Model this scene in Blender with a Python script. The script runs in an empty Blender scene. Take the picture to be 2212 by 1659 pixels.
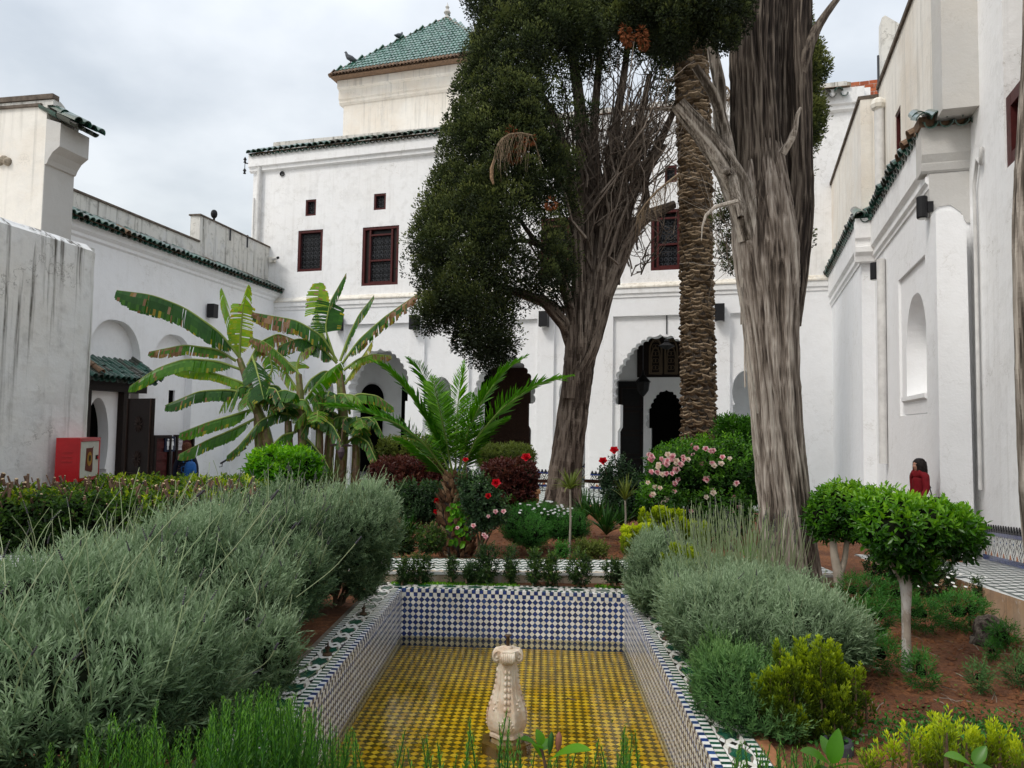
import bpy, bmesh, math, random
import numpy as np
from mathutils import Vector, Matrix, noise
from mathutils.geometry import tessellate_polygon
random.seed(7); RNG = np.random.default_rng(7)
rnd = random.random
def ru(a, b): return a + (b - a) * random.random()

# ------------------------------------------------------------------ camera
FPX, CX, CY = 1600.0, 1106.0, 829.5          # reference frame 2212 x 1659
CAMZ = 1.7
PITCH, ROLL = math.atan(92 / 1600.0), 0.0165
_f = Vector((0, math.cos(PITCH), math.sin(PITCH))); _u = Vector((0, -math.sin(PITCH), math.cos(PITCH))); _r = Vector((1, 0, 0))
_r2 = _r * math.cos(ROLL) + _u * math.sin(ROLL); _u2 = _u * math.cos(ROLL) - _r * math.sin(ROLL)
CAM = Vector((0, 0, CAMZ))
sc = bpy.context.scene
cd = bpy.data.cameras.new('camera'); cd.sensor_width = 36; cd.lens = 36 * FPX / 2212; cd.clip_start = 0.05; cd.clip_end = 900
cam = bpy.data.objects.new('camera', cd); sc.collection.objects.link(cam); sc.camera = cam
cam.matrix_world = Matrix(((_r2.x, _u2.x, -_f.x, 0), (_r2.y, _u2.y, -_f.y, 0), (_r2.z, _u2.z, -_f.z, CAMZ), (0, 0, 0, 1)))

# ------------------------------------------------------------------ world: overcast daylight
SUN_EL, SUN_AZ = math.radians(50), math.radians(236)      # behind and left of the camera
w = bpy.data.worlds.new('World'); sc.world = w; w.use_nodes = True
nt = w.node_tree; nt.nodes.clear()
def N(t, ty, **kw):
    n = t.nodes.new(ty)
    for k, v in kw.items(): setattr(n, k, v)
    return n
out = N(nt, 'ShaderNodeOutputWorld'); add = N(nt, 'ShaderNodeAddShader')
b1 = N(nt, 'ShaderNodeBackground'); b2 = N(nt, 'ShaderNodeBackground')
sky = N(nt, 'ShaderNodeTexSky', sky_type='NISHITA', sun_disc=False, sun_elevation=SUN_EL, sun_rotation=SUN_AZ, air_density=1.6, dust_density=4.0)
nt.links.new(sky.outputs[0], b1.inputs[0]); b1.inputs[1].default_value = 0.05
tc = N(nt, 'ShaderNodeTexCoord'); sep = N(nt, 'ShaderNodeSeparateXYZ'); nt.links.new(tc.outputs['Generated'], sep.inputs[0])
# cloud deck: direction projected to a plane overhead so that clouds flatten to the horizon
dv = N(nt, 'ShaderNodeMath', operation='ADD'); dv.inputs[1].default_value = 0.30; nt.links.new(sep.outputs[2], dv.inputs[0])
mx = N(nt, 'ShaderNodeMath', operation='MAXIMUM'); mx.inputs[1].default_value = 0.06; nt.links.new(dv.outputs[0], mx.inputs[0])
vd = N(nt, 'ShaderNodeVectorMath', operation='DIVIDE'); nt.links.new(tc.outputs['Generated'], vd.inputs[0])
cmb = N(nt, 'ShaderNodeCombineXYZ')
for i in range(3): nt.links.new(mx.outputs[0], cmb.inputs[i])
nt.links.new(cmb.outputs[0], vd.inputs[1])
n1 = N(nt, 'ShaderNodeTexNoise'); n1.inputs['Scale'].default_value = 1.9; n1.inputs['Detail'].default_value = 6; n1.inputs['Roughness'].default_value = 0.5
nt.links.new(vd.outputs[0], n1.inputs['Vector'])
cr = N(nt, 'ShaderNodeValToRGB'); cr.color_ramp.elements[0].position = 0.36; cr.color_ramp.elements[0].color = (0.485, 0.515, 0.55, 1)
cr.color_ramp.elements[1].position = 0.62; cr.color_ramp.elements[1].color = (0.76, 0.775, 0.79, 1)
nt.links.new(n1.outputs['Fac'], cr.inputs[0])
# CIE overcast: brighter towards the zenith
zp_ = N(nt, 'ShaderNodeMath', operation='POWER'); zp_.inputs[1].default_value = 2.6; zp_.use_clamp = True; nt.links.new(sep.outputs[2], zp_.inputs[0])
zz = N(nt, 'ShaderNodeMapRange'); zz.inputs[1].default_value = 0.0; zz.inputs[2].default_value = 1.0; zz.inputs[3].default_value = 0.92; zz.inputs[4].default_value = 2.5
nt.links.new(zp_.outputs[0], zz.inputs[0]); nt.links.new(cr.outputs[0], b2.inputs[0]); nt.links.new(zz.outputs[0], b2.inputs[1])
nt.links.new(b1.outputs[0], add.inputs[0]); nt.links.new(b2.outputs[0], add.inputs[1]); nt.links.new(add.outputs[0], out.inputs[0])
sd = bpy.data.lights.new('sun', 'SUN'); sd.energy = 1.5; sd.angle = math.radians(14); sd.color = (1.0, 0.97, 0.92)
sun = bpy.data.objects.new('sun', sd); sc.collection.objects.link(sun)
sdir = Vector((math.sin(SUN_AZ) * math.cos(SUN_EL), math.cos(SUN_AZ) * math.cos(SUN_EL), math.sin(SUN_EL)))
sun.rotation_euler = sdir.to_track_quat('Z', 'Y').to_euler(); sun.location = (0, 0, 30)
vs = sc.view_settings; vs.view_transform = 'Standard'; vs.look = 'None'; vs.gamma = 1; vs.use_curve_mapping = False
vs.exposure = 0.0
sc.cycles.use_denoising = True
sc.cycles.max_bounces = 8; sc.cycles.transparent_max_bounces = 8; sc.cycles.transmission_bounces = 4

# ------------------------------------------------------------------ measuring helpers (photograph rays -> places)
def ray(u, v): return _f + _r2 * ((u - CX) / FPX) + _u2 * ((CY - v) / FPX)
def P(u, v, Y): d = ray(u, v); return CAM + d * (Y / d.y)
def G(u, v, z=0.0): d = ray(u, v); return CAM + d * ((z - CAMZ) / d.z)
class Frame:
    def __init__(s, o, t, n): s.o = Vector((o[0], o[1], 0)); s.t = Vector((t[0], t[1], 0)).normalized(); s.n = Vector((n[0], n[1], 0)).normalized()
    def pt(s, a, z, d=0.0): return s.o + s.t * a + s.n * d + Vector((0, 0, z))
    def sz(s, u, v, d=0.0):
        r = ray(u, v); q = s.o + s.n * d; k = (q - CAM).dot(s.n) / r.dot(s.n); p = CAM + r * k
        return (p - s.o).dot(s.t), p.z
    def mat(s, a, z, d, rot=None):          # local x = along wall, y = outwards, z = up
        m = Matrix.Identity(4); p = s.pt(a, z, d)
        y = s.n; x = s.t
        m.col[0][:3] = x; m.col[1][:3] = y; m.col[2][:3] = (0, 0, 1); m.col[3][:3] = p
        return m @ rot if rot else m
# ------------------------------------------------------------------ scene graph helpers
COL = sc.collection
ORG = {}
def tag(o, label=None, cat=None, group=None, kind=None):
    if label: o['label'] = label
    if cat: o['category'] = cat
    if group: o['group'] = group
    if kind: o['kind'] = kind
    return o
def thing(name, label, cat, loc, group=None):
    o = bpy.data.objects.new(name, None); COL.objects.link(o); o.empty_display_size = 0.2
    o.location = loc; ORG[o.name] = Vector(loc)
    return tag(o, label, cat, group)
def copy_tree(o, parent=None):
    c = o.copy(); COL.objects.link(c); c.parent = parent
    if o.name in ORG: ORG[c.name] = ORG[o.name].copy()
    for ch in o.children: copy_tree(ch, c)
    return c
def link_mesh(name, me, parent=None, M=None):
    o = bpy.data.objects.new(name, me); COL.objects.link(o)
    if parent is not None:
        o.parent = parent; org = ORG[parent.name]; ORG[o.name] = org.copy() if M is None else org
        if M is not None:
            o.matrix_local = Matrix.Translation(-org) @ M
            ORG[o.name] = None
    elif M is not None: o.matrix_world = M
    return o
class MB:
    def __init__(s): s.v = []; s.f = []; s.n = 0
    def add(s, v, f, mi=0, tint=0.5):
        v = np.asarray(v, dtype=np.float32).reshape(-1, 3)
        f = np.asarray(f, dtype=np.int32); 
        if f.ndim == 1: f = f.reshape(1, -1)
        m = len(f)
        t = np.full(m, tint, np.float32) if np.isscalar(tint) else np.asarray(tint, np.float32)
        mm = np.full(m, mi, np.int32) if np.isscalar(mi) else np.asarray(mi, np.int32)
        s.v.append(v); s.f.append((f + s.n, mm, t)); s.n += len(v)
    def addm(s, v, f, M, mi=0, tint=0.5):
        M = np.array(M); v = np.asarray(v, dtype=np.float64) @ M[:3, :3].T + M[:3, 3]
        s.add(v, f, mi, tint)
    def mesh(s, name, mats, org=None, smooth=False):
        V = np.concatenate(s.v)
        if org is not None: V = V - np.array(org, np.float32)
        me = bpy.data.meshes.new(name)
        nl = sum(f.size for f, _, _ in s.f); nf = sum(len(f) for f, _, _ in s.f)
        me.vertices.add(len(V)); me.vertices.foreach_set('co', V.astype(np.float32).ravel())
        li = np.concatenate([f.ravel() for f, _, _ in s.f]); tot = np.concatenate([np.full(len(f), f.shape[1], np.int32) for f, _, _ in s.f])
        st = np.concatenate([[0], np.cumsum(tot)[:-1]]).astype(np.int32)
        me.loops.add(nl); me.loops.foreach_set('vertex_index', li); me.polygons.add(nf)
        me.polygons.foreach_set('loop_start', st)
        me.polygons.foreach_set('material_index', np.concatenate([m for _, m, _ in s.f]))
        a = me.attributes.new('tint', 'FLOAT', 'FACE'); a.data.foreach_set('value', np.concatenate([t for _, _, t in s.f]))
        me.polygons.foreach_set('use_smooth', np.full(nf, bool(smooth)))
        for m in (mats if isinstance(mats, (list, tuple)) else [mats]): me.materials.append(m)
        me.update(calc_edges=True); me.validate()
        return me
    def build(s, name, mats, parent=None, smooth=False):
        org = ORG.get(parent.name) if parent is not None else None
        return link_mesh(name, s.mesh(name, mats, org, smooth), parent)
def box(mb, M, x0, x1, y0, y1, z0, z1, mi=0, tint=0.5):
    v = [(x, y, z) for x in (x0, x1) for y in (y0, y1) for z in (z0, z1)]
    f = [(0, 1, 3, 2), (4, 6, 7, 5), (0, 4, 5, 1), (2, 3, 7, 6), (0, 2, 6, 4), (1, 5, 7, 3)]
    mb.addm(v, f, M, mi, tint)
def fbox(mb, F, s0, s1, z0, z1, d0, d1, mi=0, tint=0.5):   # box in a wall frame
    box(mb, F.mat(0, 0, 0), s0, s1, d0, d1, z0, z1, mi, tint)
def wbox(mb, x0, x1, y0, y1, z0, z1, mi=0, tint=.5): box(mb, Matrix.Identity(4), x0, x1, y0, y1, z0, z1, mi, tint)
def prism(mb, poly, M, h0, h1, mi=0, holes=(), tint=.5):   # poly in local (x,z), extruded along y from h0 (front) to h1
    loops = [list(poly)] + [list(h) for h in holes]
    tri = tessellate_polygon([[Vector((p[0], p[1], 0)) for p in L] for L in loops])
    pts = [p for L in loops for p in L]; n = len(pts)
    v = [(p[0], h0, p[1]) for p in pts] + [(p[0], h1, p[1]) for p in pts]
    f = [tuple(t) for t in tri] + [tuple(n + i for i in reversed(t)) for t in tri]
    mb.addm(v, f, M, mi, tint)
    q = []; b = 0
    for L in loops:
        m = len(L)
        for i in range(m): j = (i + 1) % m; q.append((b + i, b + j, n + b + j, n + b + i))
        b += m
    mb.addm(v, q, M, mi, tint)
def fprism(mb, F, poly, d0, d1, mi=0, holes=(), tint=.5): prism(mb, poly, F.mat(0, 0, 0), d0, d1, mi, holes, tint)
def sweep(mb, F, s0, s1, prof, mi=0, tint=.5):               # closed profile [(d,z)] along the wall
    n = len(prof); v = [tuple(F.pt(s, z, d)) for s in (s0, s1) for d, z in prof]
    f = [(i, (i + 1) % n, n + (i + 1) % n, n + i) for i in range(n)]
    mb.add(v, f, mi, tint); mb.add(v, [tuple(range(n))], mi, tint); mb.add(v, [tuple(range(2 * n - 1, n - 1, -1))], mi, tint)
def tube(mb, pts, rad, n=8, mi=0, tint=.5, cap=True, rough=0.0, uvspin=0):
    pts = np.array([tuple(p) for p in pts], float); m = len(pts)
    rad = np.full(m, rad) if np.isscalar(rad) else np.asarray(rad, float)
    T = np.gradient(pts, axis=0); T /= np.linalg.norm(T, axis=1)[:, None] + 1e-9
    ref = np.array([1., 0, 0]) if abs(T[0][0]) < .8 else np.array([0, 1., 0])
    a = np.cross(T[0], ref); a /= np.linalg.norm(a); A = [a]
    for i in range(1, m):
        a = A[-1] - T[i] * np.dot(A[-1], T[i]); a /= np.linalg.norm(a) + 1e-9; A.append(a)
    A = np.array(A); B = np.cross(T, A); th = np.linspace(0, 2 * np.pi, n, endpoint=False)
    R = rad[:, None] * (1 + rough * (RNG.random((m, n)) - .5))
    V = pts[:, None, :] + R[..., None] * (A[:, None, :] * np.cos(th)[None, :, None] + B[:, None, :] * np.sin(th)[None, :, None])
    i, j = np.meshgrid(np.arange(m - 1), np.arange(n), indexing='ij'); j2 = (j + 1) % n
    f = np.stack([i * n + j, (i + 1) * n + j, (i + 1) * n + j2, i * n + j2], -1).reshape(-1, 4)
    mb.add(V.reshape(-1, 3), f, mi, tint)
    if cap and n > 2:
        mb.add(V[0], [tuple(range(n))], mi, tint); mb.add(V[-1], [tuple(range(n - 1, -1, -1))], mi, tint)
def lathe(mb, prof, M, n=24, mi=0, tint=.5):
    V = [(r * math.cos(2 * math.pi * k / n), r * math.sin(2 * math.pi * k / n), z) for r, z in prof for k in range(n)]
    f = [(i * n + k, i * n + (k + 1) % n, (i + 1) * n + (k + 1) % n, (i + 1) * n + k) for i in range(len(prof) - 1) for k in range(n)]
    mb.addm(V, f, M, mi, tint)
def ball(mb, c, r, mi=0, tint=.5, n=8, sz=1.0):
    prof = [(max(1e-4, r * math.sin(math.pi * i / n)), -r * sz * math.cos(math.pi * i / n)) for i in range(n + 1)]
    lathe(mb, prof, Matrix.Translation(c), n + 2, mi, tint)
def Mxyz(p, x, y, z):
    m = Matrix.Identity(4); m.col[0][:3] = x; m.col[1][:3] = y; m.col[2][:3] = z; m.col[3][:3] = p; return m

class Tiler:
    """Pieces of a surface: the nearest ones become objects sharing mesh data, the rest one joined mesh."""
    def __init__(s, name, mats, label=None): s.name = name; s.mats = mats; s.pr = {}; s.items = []
    def proto(s, key, v, f, mi=0): s.pr[key] = (np.asarray(v, float), f if isinstance(f, list) else list(f), mi)
    def put(s, key, M, tint=None): s.items.append((key, M, rnd() if tint is None else tint))
    def finish(s, parent, limit=290, restname=None):
        it = sorted(s.items, key=lambda k: (k[1].translation - CAM).length)
        data = {}
        for key, M, t in it[:limit]:
            b = int(t * 4); kk = (key, b)
            if kk not in data:
                mb = MB(); v, f, mi = s.pr[key]
                for ff in f: mb.add(v, [ff], mi, (b + .5) / 4)
                # merge identical vertices is not needed: flat shaded pieces
                data[kk] = mb.mesh(s.name, s.mats)
            link_mesh(s.name, data[kk], parent, M)
        rest = it[limit:]
        if rest:
            mb = MB()
            for key, M, t in rest:
                v, f, mi = s.pr[key]; A = np.array(M); V = v @ A[:3, :3].T + A[:3, 3]
                base = mb.n; mb.v.append(V.astype(np.float32)); mb.n += len(V)
                for ff in f: mb.f.append((np.array([ff], np.int32) + base, np.array([mi], np.int32), np.array([t], np.float32)))
            # regroup by face size for speed
            g = {}
            for ff, mm, tt in mb.f: g.setdefault(ff.shape[1], []).append((ff, mm, tt))
            mb.f = [(np.concatenate([a for a, _, _ in L]), np.concatenate([b for _, b, _ in L]), np.concatenate([c for _, _, c in L])) for L in g.values()]
            o = mb.build(restname or (s.name + '_field'), s.mats, parent); o['kind'] = 'stuff'
            return o

# ------------------------------------------------------------------ materials
def newmat(name):
    m = bpy.data.materials.new(name); m.use_nodes = True; t = m.node_tree; t.nodes.clear()
    o = N(t, 'ShaderNodeOutputMaterial'); b = N(t, 'ShaderNodeBsdfPrincipled'); t.links.new(b.outputs[0], o.inputs[0])
    return m, t, b, o
def tnoise(t, scale, detail=4, rough=.55, vec=None, dist=0):
    n = N(t, 'ShaderNodeTexNoise'); n.inputs['Scale'].default_value = scale; n.inputs['Detail'].default_value = detail
    n.inputs['Roughness'].default_value = rough; n.inputs['Distortion'].default_value = dist
    if vec is not None: t.links.new(vec, n.inputs['Vector'])
    return n
def tpos(t, scale=(1, 1, 1), world=True):
    g = N(t, 'ShaderNodeNewGeometry') if world else N(t, 'ShaderNodeTexCoord')
    m = N(t, 'ShaderNodeMapping'); m.inputs['Scale'].default_value = scale
    t.links.new(g.outputs['Position'] if world else g.outputs['Object'], m.inputs[0]); return m.outputs[0]
def tramp(t, fac, stops):
    r = N(t, 'ShaderNodeValToRGB'); e = r.color_ramp.elements
    while len(e) < len(stops): e.new(0.5)
    for k, (p, c) in enumerate(stops):
        e[k].position = p; e[k].color = (c[0], c[1], c[2], 1) if not np.isscalar(c) else (c, c, c, 1)
    t.links.new(fac, r.inputs[0]); return r.outputs[0]
def tmix(t, fac, a, b, mode='MIX'):
    m = N(t, 'ShaderNodeMix', data_type='RGBA', blend_type=mode)
    for k, x in ((0, fac), (6, a), (7, b)):
        if hasattr(x, 'is_linked') or hasattr(x, 'links'): t.links.new(x, m.inputs[k])
        elif np.isscalar(x): m.inputs[k].default_value = x
        else: m.inputs[k].default_value = (x[0], x[1], x[2], 1)
    return m.outputs[2]
def tmath(t, op, a, b=None):
    m = N(t, 'ShaderNodeMath', operation=op)
    for k, x in ((0, a), (1, b)):
        if x is None: continue
        if np.isscalar(x): m.inputs[k].default_value = x
        else: t.links.new(x, m.inputs[k])
    return m.outputs[0]
def tbump(t, b, h, strength=.4, dist=.02):
    n = N(t, 'ShaderNodeBump'); n.inputs['Strength'].default_value = strength; n.inputs['Distance'].default_value = dist
    t.links.new(h, n.inputs['Height']); t.links.new(n.outputs[0], b.inputs['Normal'])
def tattr(t, name='tint'):
    a = N(t, 'ShaderNodeAttribute'); a.attribute_name = name; return a.outputs['Fac']

def plaster(name, col, grime=(.42, .40, .36), amt=.35, streak=.3, warm=(.66, .60, .50), warmamt=.25, zfade=None):
    m, t, b, o = newmat(name)
    p = tpos(t); big = tnoise(t, .7, 6, .6, p); mid = tnoise(t, 3.5, 6, .65, p); fine = tnoise(t, 30, 4, .6, p)
    st = tnoise(t, 1.0, 5, .6, tpos(t, (5.5, 5.5, .28)), .3)
    st2 = tnoise(t, 1.0, 4, .6, tpos(t, (16, 16, .5)), .2)
    c = tmix(t, tmath(t, 'MULTIPLY', tramp(t, big.outputs[0], [(.42, 0), (.68, 1)]), warmamt), col, warm)
    c = tmix(t, tmath(t, 'MULTIPLY', tramp(t, mid.outputs[0], [(.52, 0), (.75, 1)]), amt * .6), c, grime)
    s = tmath(t, 'MULTIPLY', tramp(t, st.outputs[0], [(.5, 0), (.72, 1)]), tramp(t, st2.outputs[0], [(.4, .1), (.65, 1)]))
    s = tmath(t, 'MULTIPLY', s, streak)
    if zfade:       # streaks run down from a ledge: strongest just under z0, gone at z1 (dirt with a shape of its own)
        g = N(t, 'ShaderNodeNewGeometry'); sp = N(t, 'ShaderNodeSeparateXYZ'); t.links.new(g.outputs['Position'], sp.inputs[0])
        mr = N(t, 'ShaderNodeMapRange'); mr.inputs[1].default_value = zfade[1]; mr.inputs[2].default_value = zfade[0]
        mr.inputs[3].default_value = .15; mr.inputs[4].default_value = 1.6; t.links.new(sp.outputs[2], mr.inputs[0]); s = tmath(t, 'MULTIPLY', s, mr.outputs[0])
    c = tmix(t, s, c, grime)
    # peeled, repainted patches
    pe = tnoise(t, 1.3, 8, .7, tpos(t, (1, 1, .8)), .6)
    c = tmix(t, tmath(t, 'MULTIPLY', tramp(t, pe.outputs[0], [(.55, 0), (.57, 1)]), amt * .4), c, (.63, .63, .625))
    vo = N(t, 'ShaderNodeTexVoronoi', feature='DISTANCE_TO_EDGE'); vo.inputs['Scale'].default_value = .55; wv = N(t, 'ShaderNodeVectorMath', operation='MULTIPLY_ADD'); wv.inputs[1].default_value = (.9, .9, .9)
    t.links.new(mid.outputs['Color'], wv.inputs[0]); t.links.new(p, wv.inputs[2]); t.links.new(wv.outputs[0], vo.inputs['Vector'])
    ck = tmath(t, 'MULTIPLY', tmath(t, 'LESS_THAN', vo.outputs['Distance'], .0045), tramp(t, big.outputs[0], [(.46, 0), (.56, 1)])); c = tmix(t, tmath(t, 'MULTIPLY', ck, .3 + .4 * min(1, amt)), c, grime)
    t.links.new(c, b.inputs['Base Color']); b.inputs['Roughness'].default_value = .9
    h = tmath(t, 'ADD', tmath(t, 'MULTIPLY', mid.outputs[0], 1.5), tmath(t, 'MULTIPLY', fine.outputs[0], .25)); tbump(t, b, h, .35, .03)
    return m
def basic(name, col, rough=.6, metal=0.0, var=.25, scale=8, bump=.15, dark=None, coat=0):
    m, t, b, o = newmat(name); n = tnoise(t, scale, 5, .6, tpos(t, world=False))
    d = dark or tuple(x * (1 - var) for x in col)
    t.links.new(tmix(t, tramp(t, n.outputs[0], [(.35, 0), (.65, 1)]), d, col), b.inputs['Base Color'])
    b.inputs['Roughness'].default_value = rough; b.inputs['Metallic'].default_value = metal; b.inputs['Specular IOR Level'].default_value = .4 if coat else (.05 if rough >= .9 else .2)
    if coat: b.inputs['Coat Weight'].default_value = coat
    if bump: tbump(t, b, n.outputs[0], bump, .01)
    return m
def tinted(name, cols, rough=.5, var=.2, scale=20, bump=.2, coat=0, spec=.5, dirt=None):
    """colour picked per piece by its tint value"""
    m, t, b, o = newmat(name); k = len(cols)
    c = tramp(t, tattr(t), [(i / (k - 1) if k > 1 else 0, x) for i, x in enumerate(cols)])
    n = tnoise(t, scale, 5, .6, tpos(t))
    c = tmix(t, tramp(t, n.outputs[0], [(.35, var), (.65, 0)]), c, (0, 0, 0))
    if dirt:
        n2 = tnoise(t, 2.5, 6, .65, tpos(t)); c = tmix(t, tmath(t, 'MULTIPLY', tramp(t, n2.outputs[0], [(.5, 0), (.7, 1)]), dirt[1]), c, dirt[0])
    t.links.new(c, b.inputs['Base Color']); b.inputs['Roughness'].default_value = rough; b.inputs['Specular IOR Level'].default_value = spec
    if coat: b.inputs['Coat Weight'].default_value = coat; b.inputs['Coat Roughness'].default_value = .15
    if bump: tbump(t, b, n.outputs[0], bump, .005)
    return m
def leafmat(name, cols, rough=.45, trans=.35, tcol=None, spec=.28):
    m, t, b, o = newmat(name); k = len(cols)
    c = tramp(t, tattr(t), [(i / (k - 1), x) for i, x in enumerate(cols)])
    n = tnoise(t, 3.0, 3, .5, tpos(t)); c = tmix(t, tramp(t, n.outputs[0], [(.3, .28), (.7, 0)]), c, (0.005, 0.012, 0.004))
    t.links.new(c, b.inputs['Base Color']); b.inputs['Roughness'].default_value = rough; b.inputs['Specular IOR Level'].default_value = spec
    tr = N(t, 'ShaderNodeBsdfTranslucent'); h = N(t, 'ShaderNodeHueSaturation'); h.inputs['Value'].default_value = 1.5; h.inputs['Saturation'].default_value = 1.15
    t.links.new(c, h.inputs['Color']); t.links.new(h.outputs[0], tr.inputs[0])
    ms = N(t, 'ShaderNodeMixShader'); ms.inputs[0].default_value = trans; t.links.new(b.outputs[0], ms.inputs[1]); t.links.new(tr.outputs[0], ms.inputs[2]); t.links.new(ms.outputs[0], o.inputs[0])
    return m

M = {}
M['white'] = plaster('white_plaster', (.86, .86, .86), amt=.45, streak=.28, warmamt=.12)
M['white_low'] = plaster('white_plaster_clean', (.87, .875, .885), amt=.15, streak=.06, warmamt=.08)
M['white_cool'] = plaster('white_plaster_cool', (.85, .86, .875), amt=.2, streak=.12, warmamt=.10)
M['cream'] = plaster('cream_plaster', (.80, .765, .70), amt=.3, streak=.9, warm=(.62, .50, .36), warmamt=.4)
M['old'] = plaster('weathered_plaster', (.78, .77, .74), grime=(.22, .21, .19), amt=1.0, streak=1.1, warmamt=.45)
M['stained'] = plaster('stained_plaster', (.74, .745, .74), grime=(.10, .09, .075), amt=.5, streak=1.9, warmamt=.35, zfade=(4.4, 1.2))
M['ledge'] = plaster('ledge_plaster', (.78, .75, .68), grime=(.35, .30, .23), amt=.9, streak=.9, warmamt=.7)
M['parapet'] = plaster('parapet_plaster', (.66, .65, .61), grime=(.13, .12, .10), amt=1.3, streak=1.6, warmamt=.3)
M['capping'] = basic('old_capping', (.17, .14, .115), .9, var=.5, scale=6, bump=.5)
M['grey'] = plaster('grey_plaster', (.52, .51, .49), amt=.3, streak=.2)
M['wood'] = basic('dark_wood', (.018, .011, .009), .5, var=.4, scale=14)
M['redwood'] = basic('maroon_wood', (.080, .016, .015), .45, var=.35, scale=10)
M['doorwood'] = basic('carved_brown_wood', (.052, .022, .012), .55, var=.5, scale=30, bump=.5)
M['black'] = basic('black_paint', (.012, .012, .013), .5, var=.3)
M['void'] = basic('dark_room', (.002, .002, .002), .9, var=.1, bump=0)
M['iron'] = basic('wrought_iron', (.055, .058, .066), .5, 0, var=.3)
M['glass'] = basic('dark_glass', (.006, .007, .009), .35, var=.5, scale=2, bump=.02)
M['rust'] = basic('rusty_steel', (.10, .065, .04), .7, .5, var=.5, scale=20)
M['tile_roof'] = tinted('green_glazed_tile', [(.010, .055, .040), (.018, .095, .068), (.035, .13, .09), (.012, .04, .035), (.07, .06, .035)], .28, var=.45, scale=9, bump=.35, coat=.4, dirt=((.04, .035, .02), .5))
M['tile_roof_pale'] = tinted('pale_green_tile', [(.028, .12, .08), (.045, .17, .12), (.08, .23, .165), (.02, .085, .06)], .3, var=.35, scale=9, coat=.5, dirt=((.20, .22, .17), .4))
M['tile_brown'] = tinted('unglazed_tile', [(.16, .09, .05), (.24, .15, .09), (.10, .07, .05)], .85, var=.4, scale=14, bump=.4)
M['soil'] = None
# ================================================================== THE SETTING
TH1, TH2 = math.radians(17.7), math.radians(11.1)
F = Frame((1.94, 25.0), (math.cos(TH1), -math.sin(TH1)), (-math.sin(TH1), -math.cos(TH1)))      # main facade
R = Frame((10.0, 22.4), (-math.sin(TH1), -math.cos(TH1)), (-math.cos(TH1), math.sin(TH1)))      # right wing
L = Frame((-9.2, 28.6), (-math.sin(TH2), -math.cos(TH2)), (math.cos(TH2), -math.sin(TH2)))      # left wing
ZV, ZC = -0.30, -0.85              # veranda floor, lower courtyard

def soil_h(x, y):
    h = -0.02 - max(0, y - 9.5) * 0.03 - max(0, y - 17.5) * .05
    if y > 8.6: h += .03 * noise.noise(Vector((x * .8, y * .8, 3)))
    h += .022 * noise.noise(Vector((x * 1.6, y * 1.6, 0))) + .012 * noise.noise(Vector((x * 6, y * 6, 1)))
    return h
def soilmat():
    m, t, b, o = newmat('red_garden_soil'); p = tpos(t)
    a = tnoise(t, 1.2, 6, .6, p); c = tnoise(t, 26, 6, .7, p)
    col = tmix(t, tramp(t, a.outputs[0], [(.38, 0), (.62, 1)]), (.17, .058, .020), (.36, .14, .048))
    col = tmix(t, tramp(t, c.outputs[0], [(.42, .7), (.6, 0)]), col, (.10, .038, .016))
    t.links.new(col, b.inputs['Base Color']); b.inputs['Roughness'].default_value = .95
    h = tmath(t, 'ADD', c.outputs[0], tnoise(t, 90, 3, .6, p).outputs[0]); tbump(t, b, h, 1.0, .03); return m
M['soil'] = soilmat()
def pavemat(name, a, b_, sc_):
    m, t, b, o = newmat(name); n = tnoise(t, sc_, 6, .6, tpos(t)); t.links.new(tmix(t, n.outputs[0], a, b_), b.inputs['Base Color'])
    b.inputs['Roughness'].default_value = .7; tbump(t, b, n.outputs[0], .2, .01); return m
M['pave'] = pavemat('courtyard_paving', (.42, .41, .39), (.60, .58, .55), 3)
M['land'] = pavemat('land', (.10, .09, .06), (.16, .13, .09), .2)

# pool outline (inner rim) measured on the rim plane z = 0
PBL, PBR = G(869, 1271), G(1349, 1284)
pdirL = (PBL - G(655, 1534)).normalized(); pdirR = (PBR - G(1548, 1659)).normalized()
YN = 3.0
PNL = PBL - pdirL * ((PBL.y - YN) / pdirL.y); PNR = PBR - pdirR * ((PBR.y - YN) / pdirR.y)
RW = .30
def shift(p, d): return Vector((p.x + d[0], p.y + d[1], p.z))

g = MB(); wbox(g, -300, 300, -200, 400, ZC - 1.2, ZC - .02); tag(g.build('land', M['land']), kind='structure')
g = MB(); wbox(g, -40, 40, -12, 60, ZC - .6, ZC); tag(g.build('lower_courtyard_ground', M['pave']), kind='structure')
# garden soil sheet with relief, with the pool cut out
g = MB(); xs = np.linspace(-9.5, 6.2, 190); ys = np.linspace(-3, 19.6, 260)
H = np.array([[soil_h(x, y) for y in ys] for x in xs])
X_, Y_ = np.meshgrid(xs, ys, indexing='ij'); Vv = np.stack([X_, Y_, H], -1).reshape(-1, 3)
ii, jj = np.meshgrid(np.arange(len(xs) - 1), np.arange(len(ys) - 1), indexing='ij')
cxs = (xs[:-1] + xs[1:])[ii] / 2; cys = (ys[:-1] + ys[1:])[jj] / 2
inpool = (cys > YN - .1) & (cys < 8.0) & (cxs > PBL.x - .2 - (8 - cys) * 0.0) & (cxs < PBR.x + .12)
f = np.stack([ii * len(ys) + jj, (ii + 1) * len(ys) + jj, (ii + 1) * len(ys) + jj + 1, ii * len(ys) + jj + 1], -1)[~inpool].reshape(-1, 4)
g.add(Vv, f); tag(g.build('garden_soil', M['soil'], smooth=True), kind='structure')
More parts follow.
